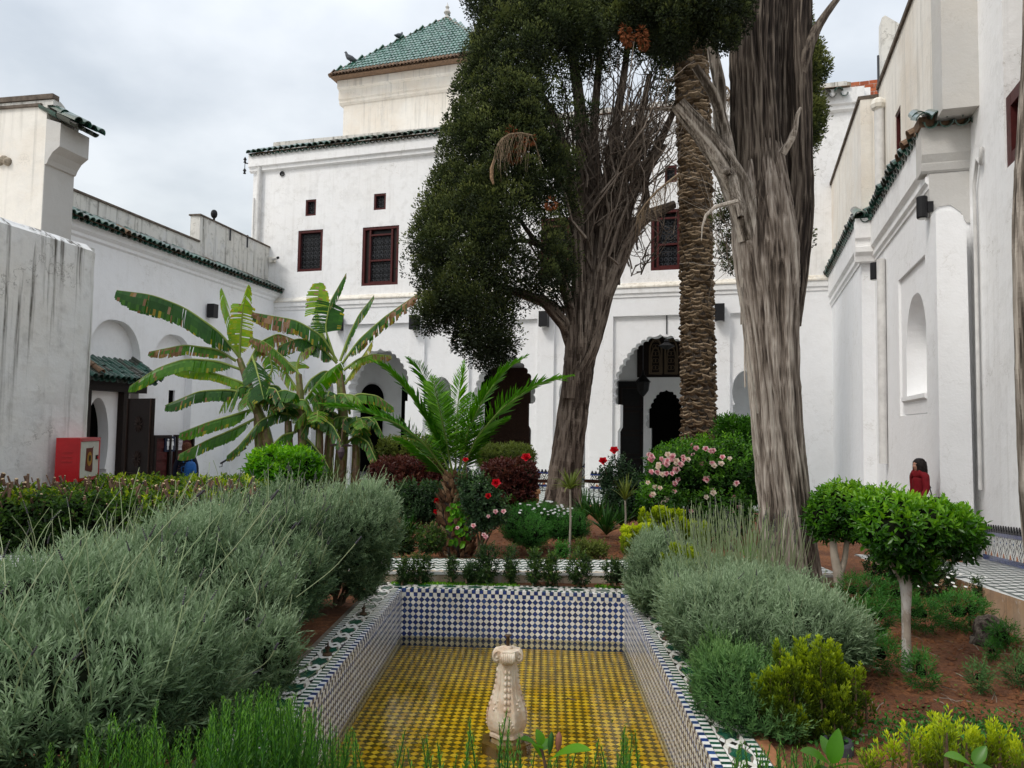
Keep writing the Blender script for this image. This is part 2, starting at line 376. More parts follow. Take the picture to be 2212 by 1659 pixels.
# clods and crumbs
cl = MB(); ico = [(0, 0, 1), (.9, 0, .2), (.3, .85, .1), (-.75, .5, .2), (-.7, -.5, .1), (.3, -.9, .2)]
icf = [(0, 1, 2), (0, 2, 3), (0, 3, 4), (0, 4, 5), (0, 5, 1)]
V0 = np.array(ico)
n = 9000; cx = np.concatenate([RNG.uniform(1.9, 5.2, n - 2500), RNG.uniform(-4, 4, 2500)]); cy = np.concatenate([RNG.uniform(3.2, 8.5, n - 2500), RNG.uniform(9.3, 13, 2500)])
s_ = RNG.gamma(1.8, .009, n).clip(.004, .06); th = RNG.uniform(0, 6.3, n)
zz_ = np.array([soil_h(a, b) for a, b in zip(cx, cy)])
VV = V0[None] * RNG.uniform(.6, 1.3, (n, 6, 3)) * s_[:, None, None]
c_, sn_ = np.cos(th)[:, None], np.sin(th)[:, None]
VX = VV[..., 0] * c_ - VV[..., 1] * sn_ + cx[:, None]; VY = VV[..., 0] * sn_ + VV[..., 1] * c_ + cy[:, None]; VZ = VV[..., 2] * .8 + zz_[:, None]
ff = (np.array(icf)[None] + (np.arange(n) * 6)[:, None, None]).reshape(-1, 3)
cl.add(np.stack([VX, VY, VZ], -1).reshape(-1, 3), ff); o = cl.build('soil_clods', M['soil']); tag(o, 'crumbly red soil clods scattered over the planting beds', 'soil', kind='stuff')

# veranda floor slab in front of the facade
g = MB()
v0 = [F.pt(-11, 0, 4.9), F.pt(9, 0, 4.9), F.pt(9, 0, -4.2), F.pt(-14, 0, -4.2), F.pt(-14, 0, 3.2)]
poly = [(p.x, p.y) for p in v0]; n = len(poly)
g.add([(x, y, ZV) for x, y in poly] + [(x, y, ZC - .3) for x, y in poly], [tuple(range(n))]); g.add([(x, y, ZV) for x, y in poly] + [(x, y, ZC - .3) for x, y in poly], [(i, (i + 1) % n, n + (i + 1) % n, n + i) for i in range(n)])
M['zfloor'] = None
def checkmat(name, a, b_, scale, rot, rough=.35):
    m, t, b, o = newmat(name); c = N(t, 'ShaderNodeTexChecker'); c.inputs['Scale'].default_value = scale
    mp = N(t, 'ShaderNodeMapping'); mp.inputs['Rotation'].default_value = (0, 0, rot); gg = N(t, 'ShaderNodeNewGeometry'); t.links.new(gg.outputs['Position'], mp.inputs[0]); 
    sx = N(t, 'ShaderNodeSeparateXYZ'); t.links.new(mp.outputs[0], sx.inputs[0]); cc = N(t, 'ShaderNodeCombineXYZ'); t.links.new(sx.outputs[0], cc.inputs[0]); t.links.new(sx.outputs[1], cc.inputs[1])
    t.links.new(cc.outputs[0], c.inputs[0]); c.inputs[1].default_value = (*a, 1); c.inputs[2].default_value = (*b_, 1)
    n = tnoise(t, 3, 5, .6, tpos(t)); t.links.new(tmix(t, tmath(t, 'MULTIPLY', n.outputs[0], .4), c.outputs[0], (.2, .18, .15)), b.inputs['Base Color']); b.inputs['Roughness'].default_value = rough; return m
M['zfloor'] = checkmat('veranda_zellige', (.62, .64, .62), (.10, .17, .14), 9, .31 + .785)
tag(g.build('veranda_floor', M['zfloor']), kind='structure')
g = MB(); fbox(g, F, -11.2, 9.1, ZC - .3, ZV - .05, 4.903, 5.05); tag(g.build('veranda_retaining_wall', basic('ochre_render', (.33, .17, .075), .9, var=.5, scale=3)), 'ochre rendered low wall behind the agapanthus bed', 'wall')

# ================================================================== roof tiles
def barrel(rad=.11, ln=.42, seg=7, th=.018, taper=.85):
    v = []; f = []
    for k, (y, rr) in enumerate(((0, rad), (ln, rad * taper))):
        for a in range(seg + 1):
            an = math.pi * a / seg; v.append((rr * math.cos(an), y, rr * math.sin(an)))
        for a in range(seg + 1):
            an = math.pi * a / seg; v.append(((rr - th) * math.cos(an), y, (rr - th) * math.sin(an)))
    m = 2 * (seg + 1)
    for a in range(seg):
        f.append((a, a + 1, m + a + 1, m + a)); f.append((seg + 1 + a, m + seg + 1 + a, m + seg + 2 + a, seg + 2 + a))
        f.append((a, seg + 1 + a, seg + 2 + a, a + 1))
    return v, f
def eave_tiles(tl, Fr, s0, s1, z, d, sp=.25, rows=2, ln=.40, slope=26, jit=.02, brown=0.0):
    n = max(1, int(round((s1 - s0) / sp))); sl = math.radians(slope)
    for r in range(rows):
        for i in range(n):
            s = s0 + (i + .5) * (s1 - s0) / n; dd = d - r * .30; zz = z + r * .30 * math.tan(sl)
            jr = Matrix.Rotation(ru(-.06, .06), 4, 'Z') @ Matrix.Rotation(sl + ru(-.05, .05), 4, 'X')
            # tile runs from the lip inwards and upwards
            m = Fr.mat(s, zz + ru(-jit, jit) * .5, dd + ru(-jit, jit), Matrix.Rotation(math.pi, 4, 'Z') @ jr)
            tl.put('brown' if rnd() < brown else 'cover', m)
            m2 = Fr.mat(s + sp / 2, zz - .03, dd - .02, Matrix.Rotation(math.pi, 4, 'Z') @ Matrix.Rotation(sl, 4, 'X') @ Matrix.Rotation(math.pi, 4, 'Y'))
            tl.put('channel', m2)
def roof_tiler(name='roof_tile', rad=.12, ln=.42, mats=None):
    tl = Tiler(name, mats or [M['tile_roof'], M['tile_brown']])
    v, f = barrel(rad, ln); tl.proto('cover', v, f, 0); tl.proto('brown', v, f, 1)
    v, f = barrel(rad * .9, ln); tl.proto('channel', v, f, 0); return tl

# ================================================================== arches
def lobed(cx, hw, z0, zs, za, nl=7, jamb=.94, bite=.07):
    """scalloped pointed arch opening; list of (s,z) around the hole"""
    def base(t): # t 0..1 from spring to apex on the right side
        a = t * math.pi / 2
        x = hw * (math.cos(a) ** .85) * (1 + .05 * math.sin(math.pi * min(1, t * 2.2)) * (t < .45))
        z = zs + (za - zs) * (math.sin(a) ** .95) * .93 + (za - zs) * .07 * (t ** 6)
        return Vector((x, z))
    ts = [i / nl for i in range(nl)] + [1.0]
    right = []
    for i in range(nl):
        p, q = base(ts[i]), base(ts[i + 1]); dlt = q - p; nrm = Vector((dlt.y, -dlt.x)).normalized()
        for k in range(5):
            u = k / 5; b = math.sin(math.pi * u) ** .7 * dlt.length * .30
            if i == nl - 1: b = -dlt.length * .12 * math.sin(math.pi * u)
            right.append(p + dlt * u + nrm * b)
    right.append(Vector((0, za)))
    jx = hw * jamb
    lst = [(cx + jx, z0), (cx + jx, zs - .55), (cx + jx - .10 * hw, zs - .5), (cx + jx - .10 * hw, zs - .03)]
    lst = [(cx + jx + .02, z0), (cx + jx + .02, zs - .9), (cx + jx - .06, zs - .75), (cx + jx - .06, zs)]
    r = [(cx + p.x, p.y) for p in right]
    l = [(cx - p.x, p.y) for p in reversed(right[:-1])]
    lj = [(2 * cx - a, b) for a, b in reversed(lst)]
    return lst + r + l + lj
def horseshoe(cx, hw, z0, zs, za, n=18, neck=.8):
    lst = [(cx + hw * .95, z0), (cx + hw * .95, zs - .02), (cx + hw * neck, zs)]
    h = za - zs; cz = zs + h * .38; pts = []
    a0 = -math.asin(min(.95, (cz - zs) / (h * .62)))
    for i in range(n + 1):
        a = a0 + (math.pi / 2 - a0) * i / n
        pts.append((hw * math.cos(a) * (1.0 if a > -.2 else 1), cz + (h * .62) * math.sin(a)))
    r = [(cx + x, z) for x, z in pts]; l = [(cx - x, z) for x, z in reversed(pts[:-1])]
    return lst + r + l + [(2 * cx - a, b) for a, b in reversed(lst)]
def pointed(cx, hw, z0, zs, za, n=14):
    pts = [(hw * math.cos(a) ** .8, zs + (za - zs) * math.sin(a) ** 1.15) for a in np.linspace(0, math.pi / 2 * .999, n)]
    return [(cx + hw, z0)] + [(cx + x, z) for x, z in pts] + [(cx - x, z) for x, z in reversed(pts[:-1])] + [(cx - hw, z0)]
def rect(s0, s1, z0, z1): return [(s0, z0), (s1, z0), (s1, z1), (s0, z1)]

def window_unit(parent, Fr, s0, s1, z0, z1, d, style='grille', fw=.09, deep=.22):
    """frame with sash, dark pane, scrolled iron grille; origin frame d = wall face"""
    fr = MB()
    def fb(a, b, c, e, d0, d1, mi=0): fbox(fr, Fr, a, b, c, e, d0, d1, mi)
    fb(s0, s0 + fw, z0, z1, d - deep, d - .02); fb(s1 - fw, s1, z0, z1, d - deep, d - .02)
    fb(s0 + fw, s1 - fw, z0, z0 + fw, d - deep, d - .022); fb(s0 + fw, s1 - fw, z1 - fw, z1, d - deep, d - .022)
    o = fr.build('window', M['redwood'], parent)
    p = MB(); fbox(p, Fr, s0 + fw, s1 - fw, z0 + fw, z1 - fw, d - deep - .02, d - deep + .03); p.build('pane', M['glass'], o)
    gr = MB(); a0, a1, b0, b1 = s0 + fw, s1 - fw, z0 + fw, z1 - fw; dd = d - deep + .09
    if style == 'sash':
        sa, sb = s0 + (s1 - s0) * .20, s1 - (s1 - s0) * .20
        q = MB()
        for a in (sa, sb): fbox(q, Fr, a - .035, a + .035, b0 - .02, b1, dd - .03, dd + .07)
        zt = b1 - (b1 - b0) * .10; zm = b0 + (b1 - b0) * .42
        fbox(q, Fr, sa + .035, sb - .035, zt - .03, zt + .03, dd - .03, dd + .065); fbox(q, Fr, sa + .035, sb - .035, zm - .03, zm + .03, dd - .03, dd + .065)
        fbox(q, Fr, sa + .035, sb - .035, b0 - .02, b0 + .06, dd - .03, dd + .065)
        q.build('sash_frame', M['redwood'], o)
        q = MB(); fbox(q, Fr, a0, sa - .037, b0, b1, dd - .03, dd); fbox(q, Fr, sb + .037, a1, b0, b1, dd - .03, dd); q.build('shutter_panel', M['wood'], o)
        a0, a1 = sa + .035, sb - .035; b1 = zt - .03
    nx = max(2, int(round((a1 - a0) / .17))); nz = max(2, int(round((b1 - b0) / .17))); wx, wz = (a1 - a0) / nx, (b1 - b0) / nz
    for i in range(nx + 1): tube(gr, [Fr.pt(a0 + i * wx, b0, dd), Fr.pt(a0 + i * wx, b1, dd)], .007, 4) if i % 2 == 0 else None
    for j in range(nz + 1):
        if j % 3 == 0: tube(gr, [Fr.pt(a0, b0 + j * wz, dd), Fr.pt(a1, b0 + j * wz, dd)], .011, 4)
    for i in range(nx):
        for j in range(nz):
            c = (a0 + (i + .5) * wx, b0 + (j + .5) * wz); k = 9
            pts = [Fr.pt(c[0] + wx * .42 * math.cos(q) * (1 - .35 * q / 6.3), c[1] + wz * .42 * math.sin(q) * (1 - .35 * q / 6.3), dd) for q in np.linspace(0, 7.2, k)]
            tube(gr, pts, .008, 3, cap=False)
    gr.build('grille', M['iron'], o)
    return o

# ================================================================== MAIN FACADE (palace building)
sFL = F.sz(590, 640)[0]; sFR = F.sz(1823, 640)[0]
zS = F.sz(1230, 633)[1]            # string cornice
zE = F.sz(750, 316)[1]             # eave under tiles
zB = F.sz(760, 352)[1]             # lower edge of the eave band
sUL = F.sz(545, 450)[0]
print('facade s', sFL, sFR, 'string', zS, 'eave', zE, zB)
pal = thing('palace_building', 'white two storey palace across the courtyard with scalloped arcade and green tiled eave', 'building', F.pt(-2, ZV, 0))
holes = []
def fs(u, v=850): return F.sz(u, v)[0]
zA = lambda u, v: F.sz(u, v)[1]
cC = fs(1426, 800); hwC = cC - fs(1331, 800)
arches = {}
arches['C'] = lobed(cC, hwC, ZV, zA(1330, 874), zA(1425, 722), 12)
cB = fs(1090, 820); hwB = cB - fs(1030, 820); arches['B'] = lobed(cB, hwB, ZV, zA(1154, 872), zA(1090, 765), 9)
cA = fs(820, 820); hwA = cA - fs(758, 820); arches['A'] = lobed(cA, hwA, ZV, zA(800, 866), zA(820, 753), 9)
for k, (u, hw_, ut, vt) in dict(n1=(697, 24, 697, 806), n2=(953, 22, 953, 814), n3=(1237, 30, 1237, 812), n4=(1611, 30, 1611, 800)).items():
    c = fs(u, 830); h = fs(u + hw_, 830) - c; arches[k] = horseshoe(c, h, ZV, zA(u, 873), zA(ut, vt))
wins = {'w1': (643, 695, 497, 586), 'w2': (782, 859, 489, 616), 's1': (660, 682, 431, 466), 's2': (807.5, 833, 418, 453), 'w3': (1406, 1480, 452, 583), 's3': (1436, 1462, 357, 394), 'w4': (1168, 1240, 470, 600), 'w5': (1600, 1680, 450, 583)}
wr = {}
for k, (a, b, c, d) in wins.items():
    s0, zt = F.sz(a, c); s1, zb = F.sz(b, d); wr[k] = (s0, s1, zb, zt)
    s0b, _ = F.sz(a, d); wr[k] = ((s0 + s0b) / 2, s1, (F.sz(a, d)[1] + F.sz(b, d)[1]) / 2, (F.sz(a, c)[1] + F.sz(b, c)[1]) / 2)
g = MB()
lowholes = [arches[k] for k in arches]
nich = rect(fs(598, 785), fs(613, 785), zA(605, 812), zA(605, 775))
# lower wall field (recessed panels), from the corner to the right wing
fprism(g, F, rect(sFL - .3, sFR + .6, ZC - .3, zS - .05), 0, -.55, 0, [h for h in lowholes])
# proud layer: pilasters around the panels
zP = lambda u: zA(u, 699 - (u - 878) * .031)
panels = []
ptop = sum(zA(u, v) for u, v in ((878, 699), (1468, 681.5), (1577, 675))) / 3
for a, b in ((745, 886), (919, 982), (1016, 1162), (1198, 1277), (1325, 1530), (1577, 1650), (660, 727)):
    panels.append(rect(fs(a, 760), fs(b, 760), ZV, ptop))
proud = rect(sFL, sFR + .3, ZV - .02, zS - .06)
# open at the bottom: holes touch the floor, so cut them 1 cm above the outline edge
panels = [rect(p[0][0], p[1][0], ZV + .0, p[2][1]) for p in panels]
fprism(g, F, proud, .11, .003, 0, [[(a, max(b, ZV + .005)) for a, b in p] for p in panels])
g.build('lower_wall', M['white_low'], pal)
g = MB()
up = rect(sUL, sFR + .8, zS + .05, zE + .02)
fprism(g, F, up, 0, -.5, 0, [rect(*wr[k]) for k in wr])
g.build('upper_wall', M['white'], pal)
g = MB(); sweep(g, F, sFL - .1, sFR + .4, [(0, zS - .26), (.14, zS - .25), (.14, zS - .15), (.18, zS - .12), (.18, zS + .05), (0, zS + .05)]); g.build('string_cornice', M['white'], pal)
g = MB(); sweep(g, F, sFL - .1, sFR + .4, [(0, zS + .052), (.21, zS + .052), (.21, zS + .10), (.06, zS + .24), (0, zS + .25)]); g.build('cornice_ledge', M['ledge'], pal)
g = MB(); sweep(g, F, sUL - .12, sFR + .6, [(0, zB - .02), (.12, zB + .04), (.12, zB + .16), (.20, zB + .20), (.20, zE), (0, zE)])
g.build('eave_band', M['white'], pal)
tl = roof_tiler(rad=.125); eave_tiles(tl, F, sUL - .15, fs(1000, 300), zE + .03, .33, .25, 2); eave_tiles(tl, F, F.sz(1745, 210)[0], F.sz(1822, 200)[0], F.sz(1790, 212)[1], .40, .33, 2)
rf = MB(); sweep(rf, F, sUL - .1, sFR + .2, [(-.4, zE + .02), (.3, zE + .02), (-.4, zE + .34)]); rfo = rf.build('roof', M['tile_brown'], pal)
tl.finish(rfo, 290)
g = MB(); zp = F.sz(600, 306, -.5)[1]
poly = [(sUL + .5, zE + .2), (sUL + .5, F.sz(570, 309, -.45)[1]), (sFR + .2, F.sz(1800, 178, -.45)[1] + .05), (sFR + .2, zE + .2)]
fprism(g, F, [(sUL + .5, zE + .1), (sUL + .55, F.sz(570, 310, -.45)[1]), (F.sz(960, 272, -.45)[0], F.sz(960, 272, -.45)[1]), (sFR + .2, F.sz(1800, 178, -.45)[1]), (sFR + .2, zE + .1)], -.45, -.75)
g.build('roof_parapet', M['parapet'], pal)
for k in wr: window_unit(pal, F, *wr[k], 0, 'sash' if k in ('w2', 'w3', 'w4', 'w5') else 'grille', fw=.10 if k[0] == 'w' else .07, deep=.2)
# side wall going back on the left + roof slab
g = MB(); fbox(g, F, sUL, sFR + .8, zE - .3, zE + .0, -9, -.6); fbox(g, F, sUL + .02, sUL + .5, zS - 4, zE - .31, -9, -.502); g.build('side_wall', M['white'], pal)
# gallery behind the arches
g = MB(); fbox(g, F, sFL - .3, sFR + .6, ZV, zS - .6, -4.1, -3.6)
gb = g
gal = gb.build('gallery_wall', M['white_cool'], pal)
g = MB(); fbox(g, F, sFL - .3, sFR + .6, zS - .62, zS - .3, -4.1, -.56); g.build('gallery_ceiling', M['wood'], pal)
def part_fbox(name, mat, parent, *a):
    q = MB(); fbox(q, F, *a); return q.build(name, mat, parent)
D0 = -3.6
def fsz(u, v): return F.sz(u, v, D0)
# behind arch C: white wall below a painted wooden lunette, scalloped doorway, black door leaves
sC0, sC1 = fsz(1335, 900)[0], fsz(1600, 900)[0]
zL0, zL1 = fsz(1400, 815)[1], fsz(1400, 752)[1]
lun = part_fbox('carved_lunette', M['wood'], pal, fsz(1377, 780)[0], fsz(1520, 780)[0], zL0, zL1 + .9, D0, D0 + .10)
lt = MB()
for k in range(3):
    c = fsz(1417 + k * 33.5, 780)[0]; hw = fsz(1430, 780)[0] - fsz(1417, 780)[0]
    for e, th_ in ((1.0, .035), (.72, .03)):
        o_ = pointed(c, hw * e, zL0 + .12 * (2 - e), zL0 + .95 * e, zL0 + .35 + 1.05 * e, 10)
        tube(lt, [F.pt(a, b, D0 + .13) for a, b in o_ + [o_[0]]], th_, 5)
    for q in range(5):
        for r_ in range(2): 
            cc = (c + (r_ - .5) * hw * .5, zL0 + .35 + q * .26); tube(lt, [F.pt(cc[0] + .07 * math.cos(a), cc[1] + .09 * math.sin(a), D0 + .12) for a in np.linspace(0, 6.28, 7)], .014, 3, cap=False)
lt.build('carved_moulding', basic('faded_gilt_wood', (.15, .11, .07), .6), lun)
# inner doorway
q = MB(); cI = fsz(1440, 900)[0]; hI = cI - fsz(1403, 900)[0]
ia = lobed(cI, hI, ZV + .02, fsz(1403, 925)[1], fsz(1440, 842)[1], 8)
fprism(q, F, rect(fsz(1392, 900)[0], fsz(1500, 900)[0], ZV + .001, zL0 - .02), D0 + .28, D0 + .002, 0, [ia]); q.build('inner_arch_wall', M['white_cool'], pal)
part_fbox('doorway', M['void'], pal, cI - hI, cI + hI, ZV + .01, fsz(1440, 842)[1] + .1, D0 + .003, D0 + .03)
dl = part_fbox('door', M['black'], pal, fsz(1336, 900)[0], fsz(1391, 900)[0], ZV, fsz(1360, 824)[1], D0 + .003, D0 + .12)
q = MB(); a0, a1 = fsz(1340, 900)[0], fsz(1388, 900)[0]; zz0 = ZV + .1; zz1 = fsz(1360, 830)[1]; hh = (zz1 - zz0) / 4
for k in range(4):
    z_ = zz0 + k * hh
    for (x0, x1, y0, y1) in ((a0, a0 + .08, z_, z_ + hh - .1), (a1 - .08, a1, z_, z_ + hh - .1), (a0 + .08, a1 - .08, z_, z_ + .07), (a0 + .08, a1 - .08, z_ + hh - .17, z_ + hh - .1)): fbox(q, F, x0, x1, y0, y1, D0 + .122, D0 + .16)
q.build('door_panel', M['wood'], dl)
# behind arch B: tall carved door; behind A and narrow arches dark openings
dB = part_fbox('door', M['doorwood'], pal, fsz(1062, 900)[0], fsz(1146, 900)[0], ZV, fsz(1100, 795)[1], D0 + .003, D0 + .12)
dB['label'] = 'tall brown carved door leaf under the second big arch'
q = MB(); a0, a1 = fsz(1066, 900)[0], fsz(1142, 900)[0]; nx_, nz_ = 6, 20; wx = (a1 - a0) / nx_; zb_, zt_ = ZV + .1, fsz(1100, 800)[1]; wz = (zt_ - zb_) / nz_
for i in range(nx_):
    for j in range(nz_):
        c = (a0 + (i + .5) * wx, zb_ + (j + .5) * wz)
        tube(q, [F.pt(c[0] + wx * .42 * math.cos(a), c[1] + wz * .42 * math.sin(a), D0 + .125) for a in np.linspace(0, 6.284, 9)], .016, 3, cap=False)
q.build('carved_rosettes', M['doorwood'], dB)
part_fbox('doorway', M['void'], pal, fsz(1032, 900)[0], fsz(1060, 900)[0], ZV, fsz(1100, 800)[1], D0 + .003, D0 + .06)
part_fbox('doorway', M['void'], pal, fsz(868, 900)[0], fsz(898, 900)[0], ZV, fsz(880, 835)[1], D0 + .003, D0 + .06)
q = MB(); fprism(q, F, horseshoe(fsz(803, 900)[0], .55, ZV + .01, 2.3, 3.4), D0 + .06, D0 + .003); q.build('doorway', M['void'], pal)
# dado of zellige on the pilasters
zD1 = sum(zA(u, v) for u, v in ((1155, 1011), (1275, 1015))) / 2
def dadomat():
    m, t, b, o = newmat('zellige_dado'); g_ = N(t, 'ShaderNodeTexCoord')
    sp = N(t, 'ShaderNodeSeparateXYZ'); t.links.new(g_.outputs['UV'], sp.inputs[0]); u, v = sp.outputs[0], sp.outputs[1]
    # u, v in metres along and up; lozenge lattice period .30
    def tri(x, per): 
        a = tmath(t, 'DIVIDE', x, per); a = tmath(t, 'FRACT', a); a = tmath(t, 'SUBTRACT', a, .5); return tmath(t, 'ABSOLUTE', a)
    # pixelate to little tiles
    def snap(x, q): return tmath(t, 'MULTIPLY', tmath(t, 'ROUND', tmath(t, 'DIVIDE', x, q)), q)
    us, vs_ = snap(u, .0185), snap(v, .0225)
    a = tri(us, .26); c = tri(vs_, .405); sm = tmath(t, 'ADD', a, c)      # 0..1 : lozenge distance
    col = tramp(t, sm, [(0, (.05, .08, .16)), (.10, (.05, .08, .16)), (.11, (.74, .74, .70)), (.21, (.74, .74, .70)), (.22, (.04, .05, .06)), (.30, (.04, .05, .06)), (.31, (.74, .74, .70)), (.44, (.74, .74, .70)), (.45, (.022, .022, .028)), (.56, (.022, .022, .028)), (.57, (.76, .75, .7)), (.78, (.76, .75, .7)), (.79, (.40, .13, .035)), (1, (.40, .13, .035))])
    for n_ in t.nodes:
        if n_.bl_idname == 'ShaderNodeValToRGB': n_.color_ramp.interpolation = 'CONSTANT'
    # grout
    gr1 = tmath(t, 'LESS_THAN', tri(tmath(t, 'ADD', u, .00925), .0185), .0001)
    n = tnoise(t, 6, 5, .6, tpos(t)); col = tmix(t, tmath(t, 'MULTIPLY', tramp(t, n.outputs[0], [(.45, 0), (.7, 1)]), .3), col, (.25, .22, .18))
    t.links.new(col, b.inputs['Base Color']); b.inputs['Roughness'].default_value = .25
    return m
M['dado'] = dadomat()
M['bluetile'] = tinted('blue_glazed_tile', [(.012, .025, .13), (.02, .05, .24), (.01, .018, .08), (.03, .07, .26)], .2, var=.3, coat=.4)
M['merlonblack'] = basic('black_glazed_tile', (.015, .015, .018), .3)
def dado_panel(parent, Fr, s0, s1, z0, z1, d, period=.26, slope=0.0, zfun=None):
    """lozenge band between two blue borders with a stepped black merlon frieze on top (real relief)"""
    H_ = z1 - z0; zz_ = zfun or (lambda s: 0.0)
    me = bpy.data.meshes.new('zellige_band'); n = max(1, int((s1 - s0) / .5)); vs_ = []; fs_ = []; uv = []
    for i in range(n + 1):
        s = s0 + (s1 - s0) * i / n; vs_ += [tuple(Fr.pt(s, z0 + .07 + zz_(s), d + .012)), tuple(Fr.pt(s, z1 - .17 + zz_(s), d + .012))]
    for i in range(n): fs_.append((2 * i, 2 * i + 2, 2 * i + 3, 2 * i + 1))
    org = ORG[parent.name]
    me.from_pydata([tuple(Vector(v) - org) for v in vs_], [], fs_); uvl = me.uv_layers.new(name='UV'); k = .26 / period
    for p in me.polygons:
        for li, vi in zip(p.loop_indices, p.vertices):
            s = s0 + (s1 - s0) * (vi // 2) / n; uvl.data[li].uv = ((s + 50) * k, (10.125 if vi % 2 == 0 else 10.125 + (H_ - .24) * k))
    me.materials.append(M['dado']); band = link_mesh('zellige_band', me, parent)
    q = MB()
    for zc in (z0 + .035, z1 - .145):
        i = 0; s = s0
        while s < s1 - .01:
            e = min(s1, s + .11); A = Fr.mat(0, 0, 0)
            for r_ in range(2 if zc < z0 + .05 else 1):
                h = .035 if zc < z0 + .05 else .05; zb = zc - .035 + r_ * .036 if zc < z0 + .05 else zc - .025
                v = [(s + .002, d + .001, zb + zz_(s)), (e - .002, d + .001, zb + zz_(e)), (e - .002, d + .001, zb + h - .002 + zz_(e)), (s + .002, d + .001, zb + h - .002 + zz_(s))]
                v += [(a, d + .02, c) for a, b_, c in v]
                q.addm(v, [(4, 5, 6, 7), (0, 1, 5, 4), (3, 7, 6, 2), (0, 4, 7, 3), (1, 2, 6, 5)], A, 0, rnd())
            s = e
    q.build('border_tiles', M['bluetile'], band)['kind'] = 'stuff'
    q = MB(); s = s0; pw = .095 * period / .26 * 1.1
    while s < s1 - pw * .5:
        zb = z1 - .118 + zz_(s); steps = [(.42, 0), (.42, .022), (.30, .03), (.30, .05), (.16, .06), (.2, .075), (0, .105)]
        pl = [(s + pw / 2 + a * pw, zb + b) for a, b in steps] + [(s + pw / 2 - a * pw, zb + b) for a, b in reversed(steps[:-1])]
        fprism(q, Fr, pl, d + .014, d + .001); s += pw
    q.build('merlon_tiles', M['merlonblack'], band)['kind'] = 'stuff'
# pilaster faces between panels carry the dado
pil = [(886, 919), (982, 1016), (1162, 1198), (1277, 1325), (1530, 1577), (1650, 1740), (727, 745)]
for a, b in pil:
    dado_panel(pal, F, fs(a, 1020), fs(b, 1020), ZV, zD1, .112, period=.30)
for a, b in ((fs(1530, 900), fs(1577, 900)),): pass
# gallery dado behind
dado_panel(pal, F, fsz(905, 900)[0], fsz(1030, 900)[0], ZV, zD1 + .05, D0 + .01, period=.3)
dado_panel(pal, F, fsz(1150, 900)[0], fsz(1334, 900)[0], ZV, zD1 + .05, D0 + .01, period=.3)
dado_panel(pal, F, fsz(690, 900)[0], fsz(865, 900)[0], ZV, zD1 + .05, D0 + .01, period=.3)
# vent hole, cracks of pipe
q = MB(); s, z = F.sz(610.5, 376); lathe(q, [(.0, 0), (.085, 0), (.10, .02), (.10, .05)], F.mat(s, z, 0) @ Matrix.Rotation(math.radians(-90), 4, 'X'), 14); q.build('vent_hole', M['void'], pal)
# down pipes on the left corner
def pipe(parent, name, pts, r, mat, n=8): q = MB(); tube(q, pts, r, n); return q.build(name, mat, parent, smooth=True)
M['pvc'] = basic('old_white_pipe', (.72, .71, .69), .5, var=.2, scale=4)
a, z_t = F.sz(562, 362, .1); b_, z_b = F.sz(563, 525, .1)
pipe(pal, 'downpipe', [F.pt(a, z_t, .13), F.pt(a, z_t - .5, .13), F.pt(a, z_b - .4, .13)], .085, M['pvc'])
a2 = F.sz(549, 400, .1)[0]; pipe(pal, 'thin_pipe', [F.pt(a2, z_t - 1.2, .07), F.pt(a2, z_b - .3, .07)], .035, M['pvc'], 6)

# ------------------------------------------------------------------ tower behind with pyramid roof
DT = -4.5
def tsz(u, v): return F.sz(u, v, DT)
tL, zTe = tsz(729, 176); zTe = (tsz(729, 176)[1] + tsz(1013, 137)[1]) / 2
tS = tsz(742, 240)[0]; zTb0 = tsz(742, 228)[1]; zTm = (tsz(735, 200)[1])
ap = F.sz(982, 57, DT - 4.2); half = ap[0] - tL
tw = thing('tower_building', 'cream square tower rising behind the palace under a green pyramid roof', 'building', F.pt(ap[0], zE, DT - 4))
print('tower', tL, zTe, ap, half)
g = MB(); fbox(g, F, tS, 2 * ap[0] - tS, zE - 1, zTb0, DT, DT - 8); g.build('wall', M['cream'], tw)
g = MB(); e1 = tsz(735, 205)[0]
zc1 = (tsz(733, 207)[1])
sweep(g, F, tS - .18, 2 * ap[0] - tS + .18, [(-8.2 + 0 + DT, zTb0), (DT + .03, zTb0), (DT + .10, zTb0 + .08), (DT + .10, zTb0 + .18), (DT + .16, zTb0 + .24), (DT + .16, zTm), (DT + .30, zTm + .08), (DT + .30, zTe - .12), (-8.2 + DT, zTe - .12)])
g.build('cornice', M['cream'], tw)
sA = ap[0]; zAp = F.sz(982, 57, DT - half)[1]; zAp = max(zAp, zTe + 2)
rf = MB(); c4 = [F.pt(tL, zTe - .1, DT + .7), F.pt(2 * sA - tL, zTe - .1, DT + .7), F.pt(2 * sA - tL, zTe - .1, DT + .7 - 2 * half), F.pt(tL, zTe - .1, DT + .7 - 2 * half)]; apx = F.pt(sA, zAp, DT + .7 - half)
rf.add([tuple(p) for p in c4] + [tuple(apx)], [(0, 1, 4), (1, 2, 4), (2, 3, 4), (3, 0, 4)])
rf.add([tuple(p) for p in c4], [(3, 2, 1, 0)]); ro = rf.build('roof', M['tile_brown'], tw)
tl = Tiler('roof_tile', [M['tile_roof_pale'], M['tile_brown']]); v, f = barrel(.085, .40, 5, .015); tl.proto('cover', v, f, 0); tl.proto('brown', v, f, 1)
rise = zAp - (zTe - .1); slope_ = math.atan2(rise, half); slen = math.hypot(rise, half); ncol = int(2 * half / .165)
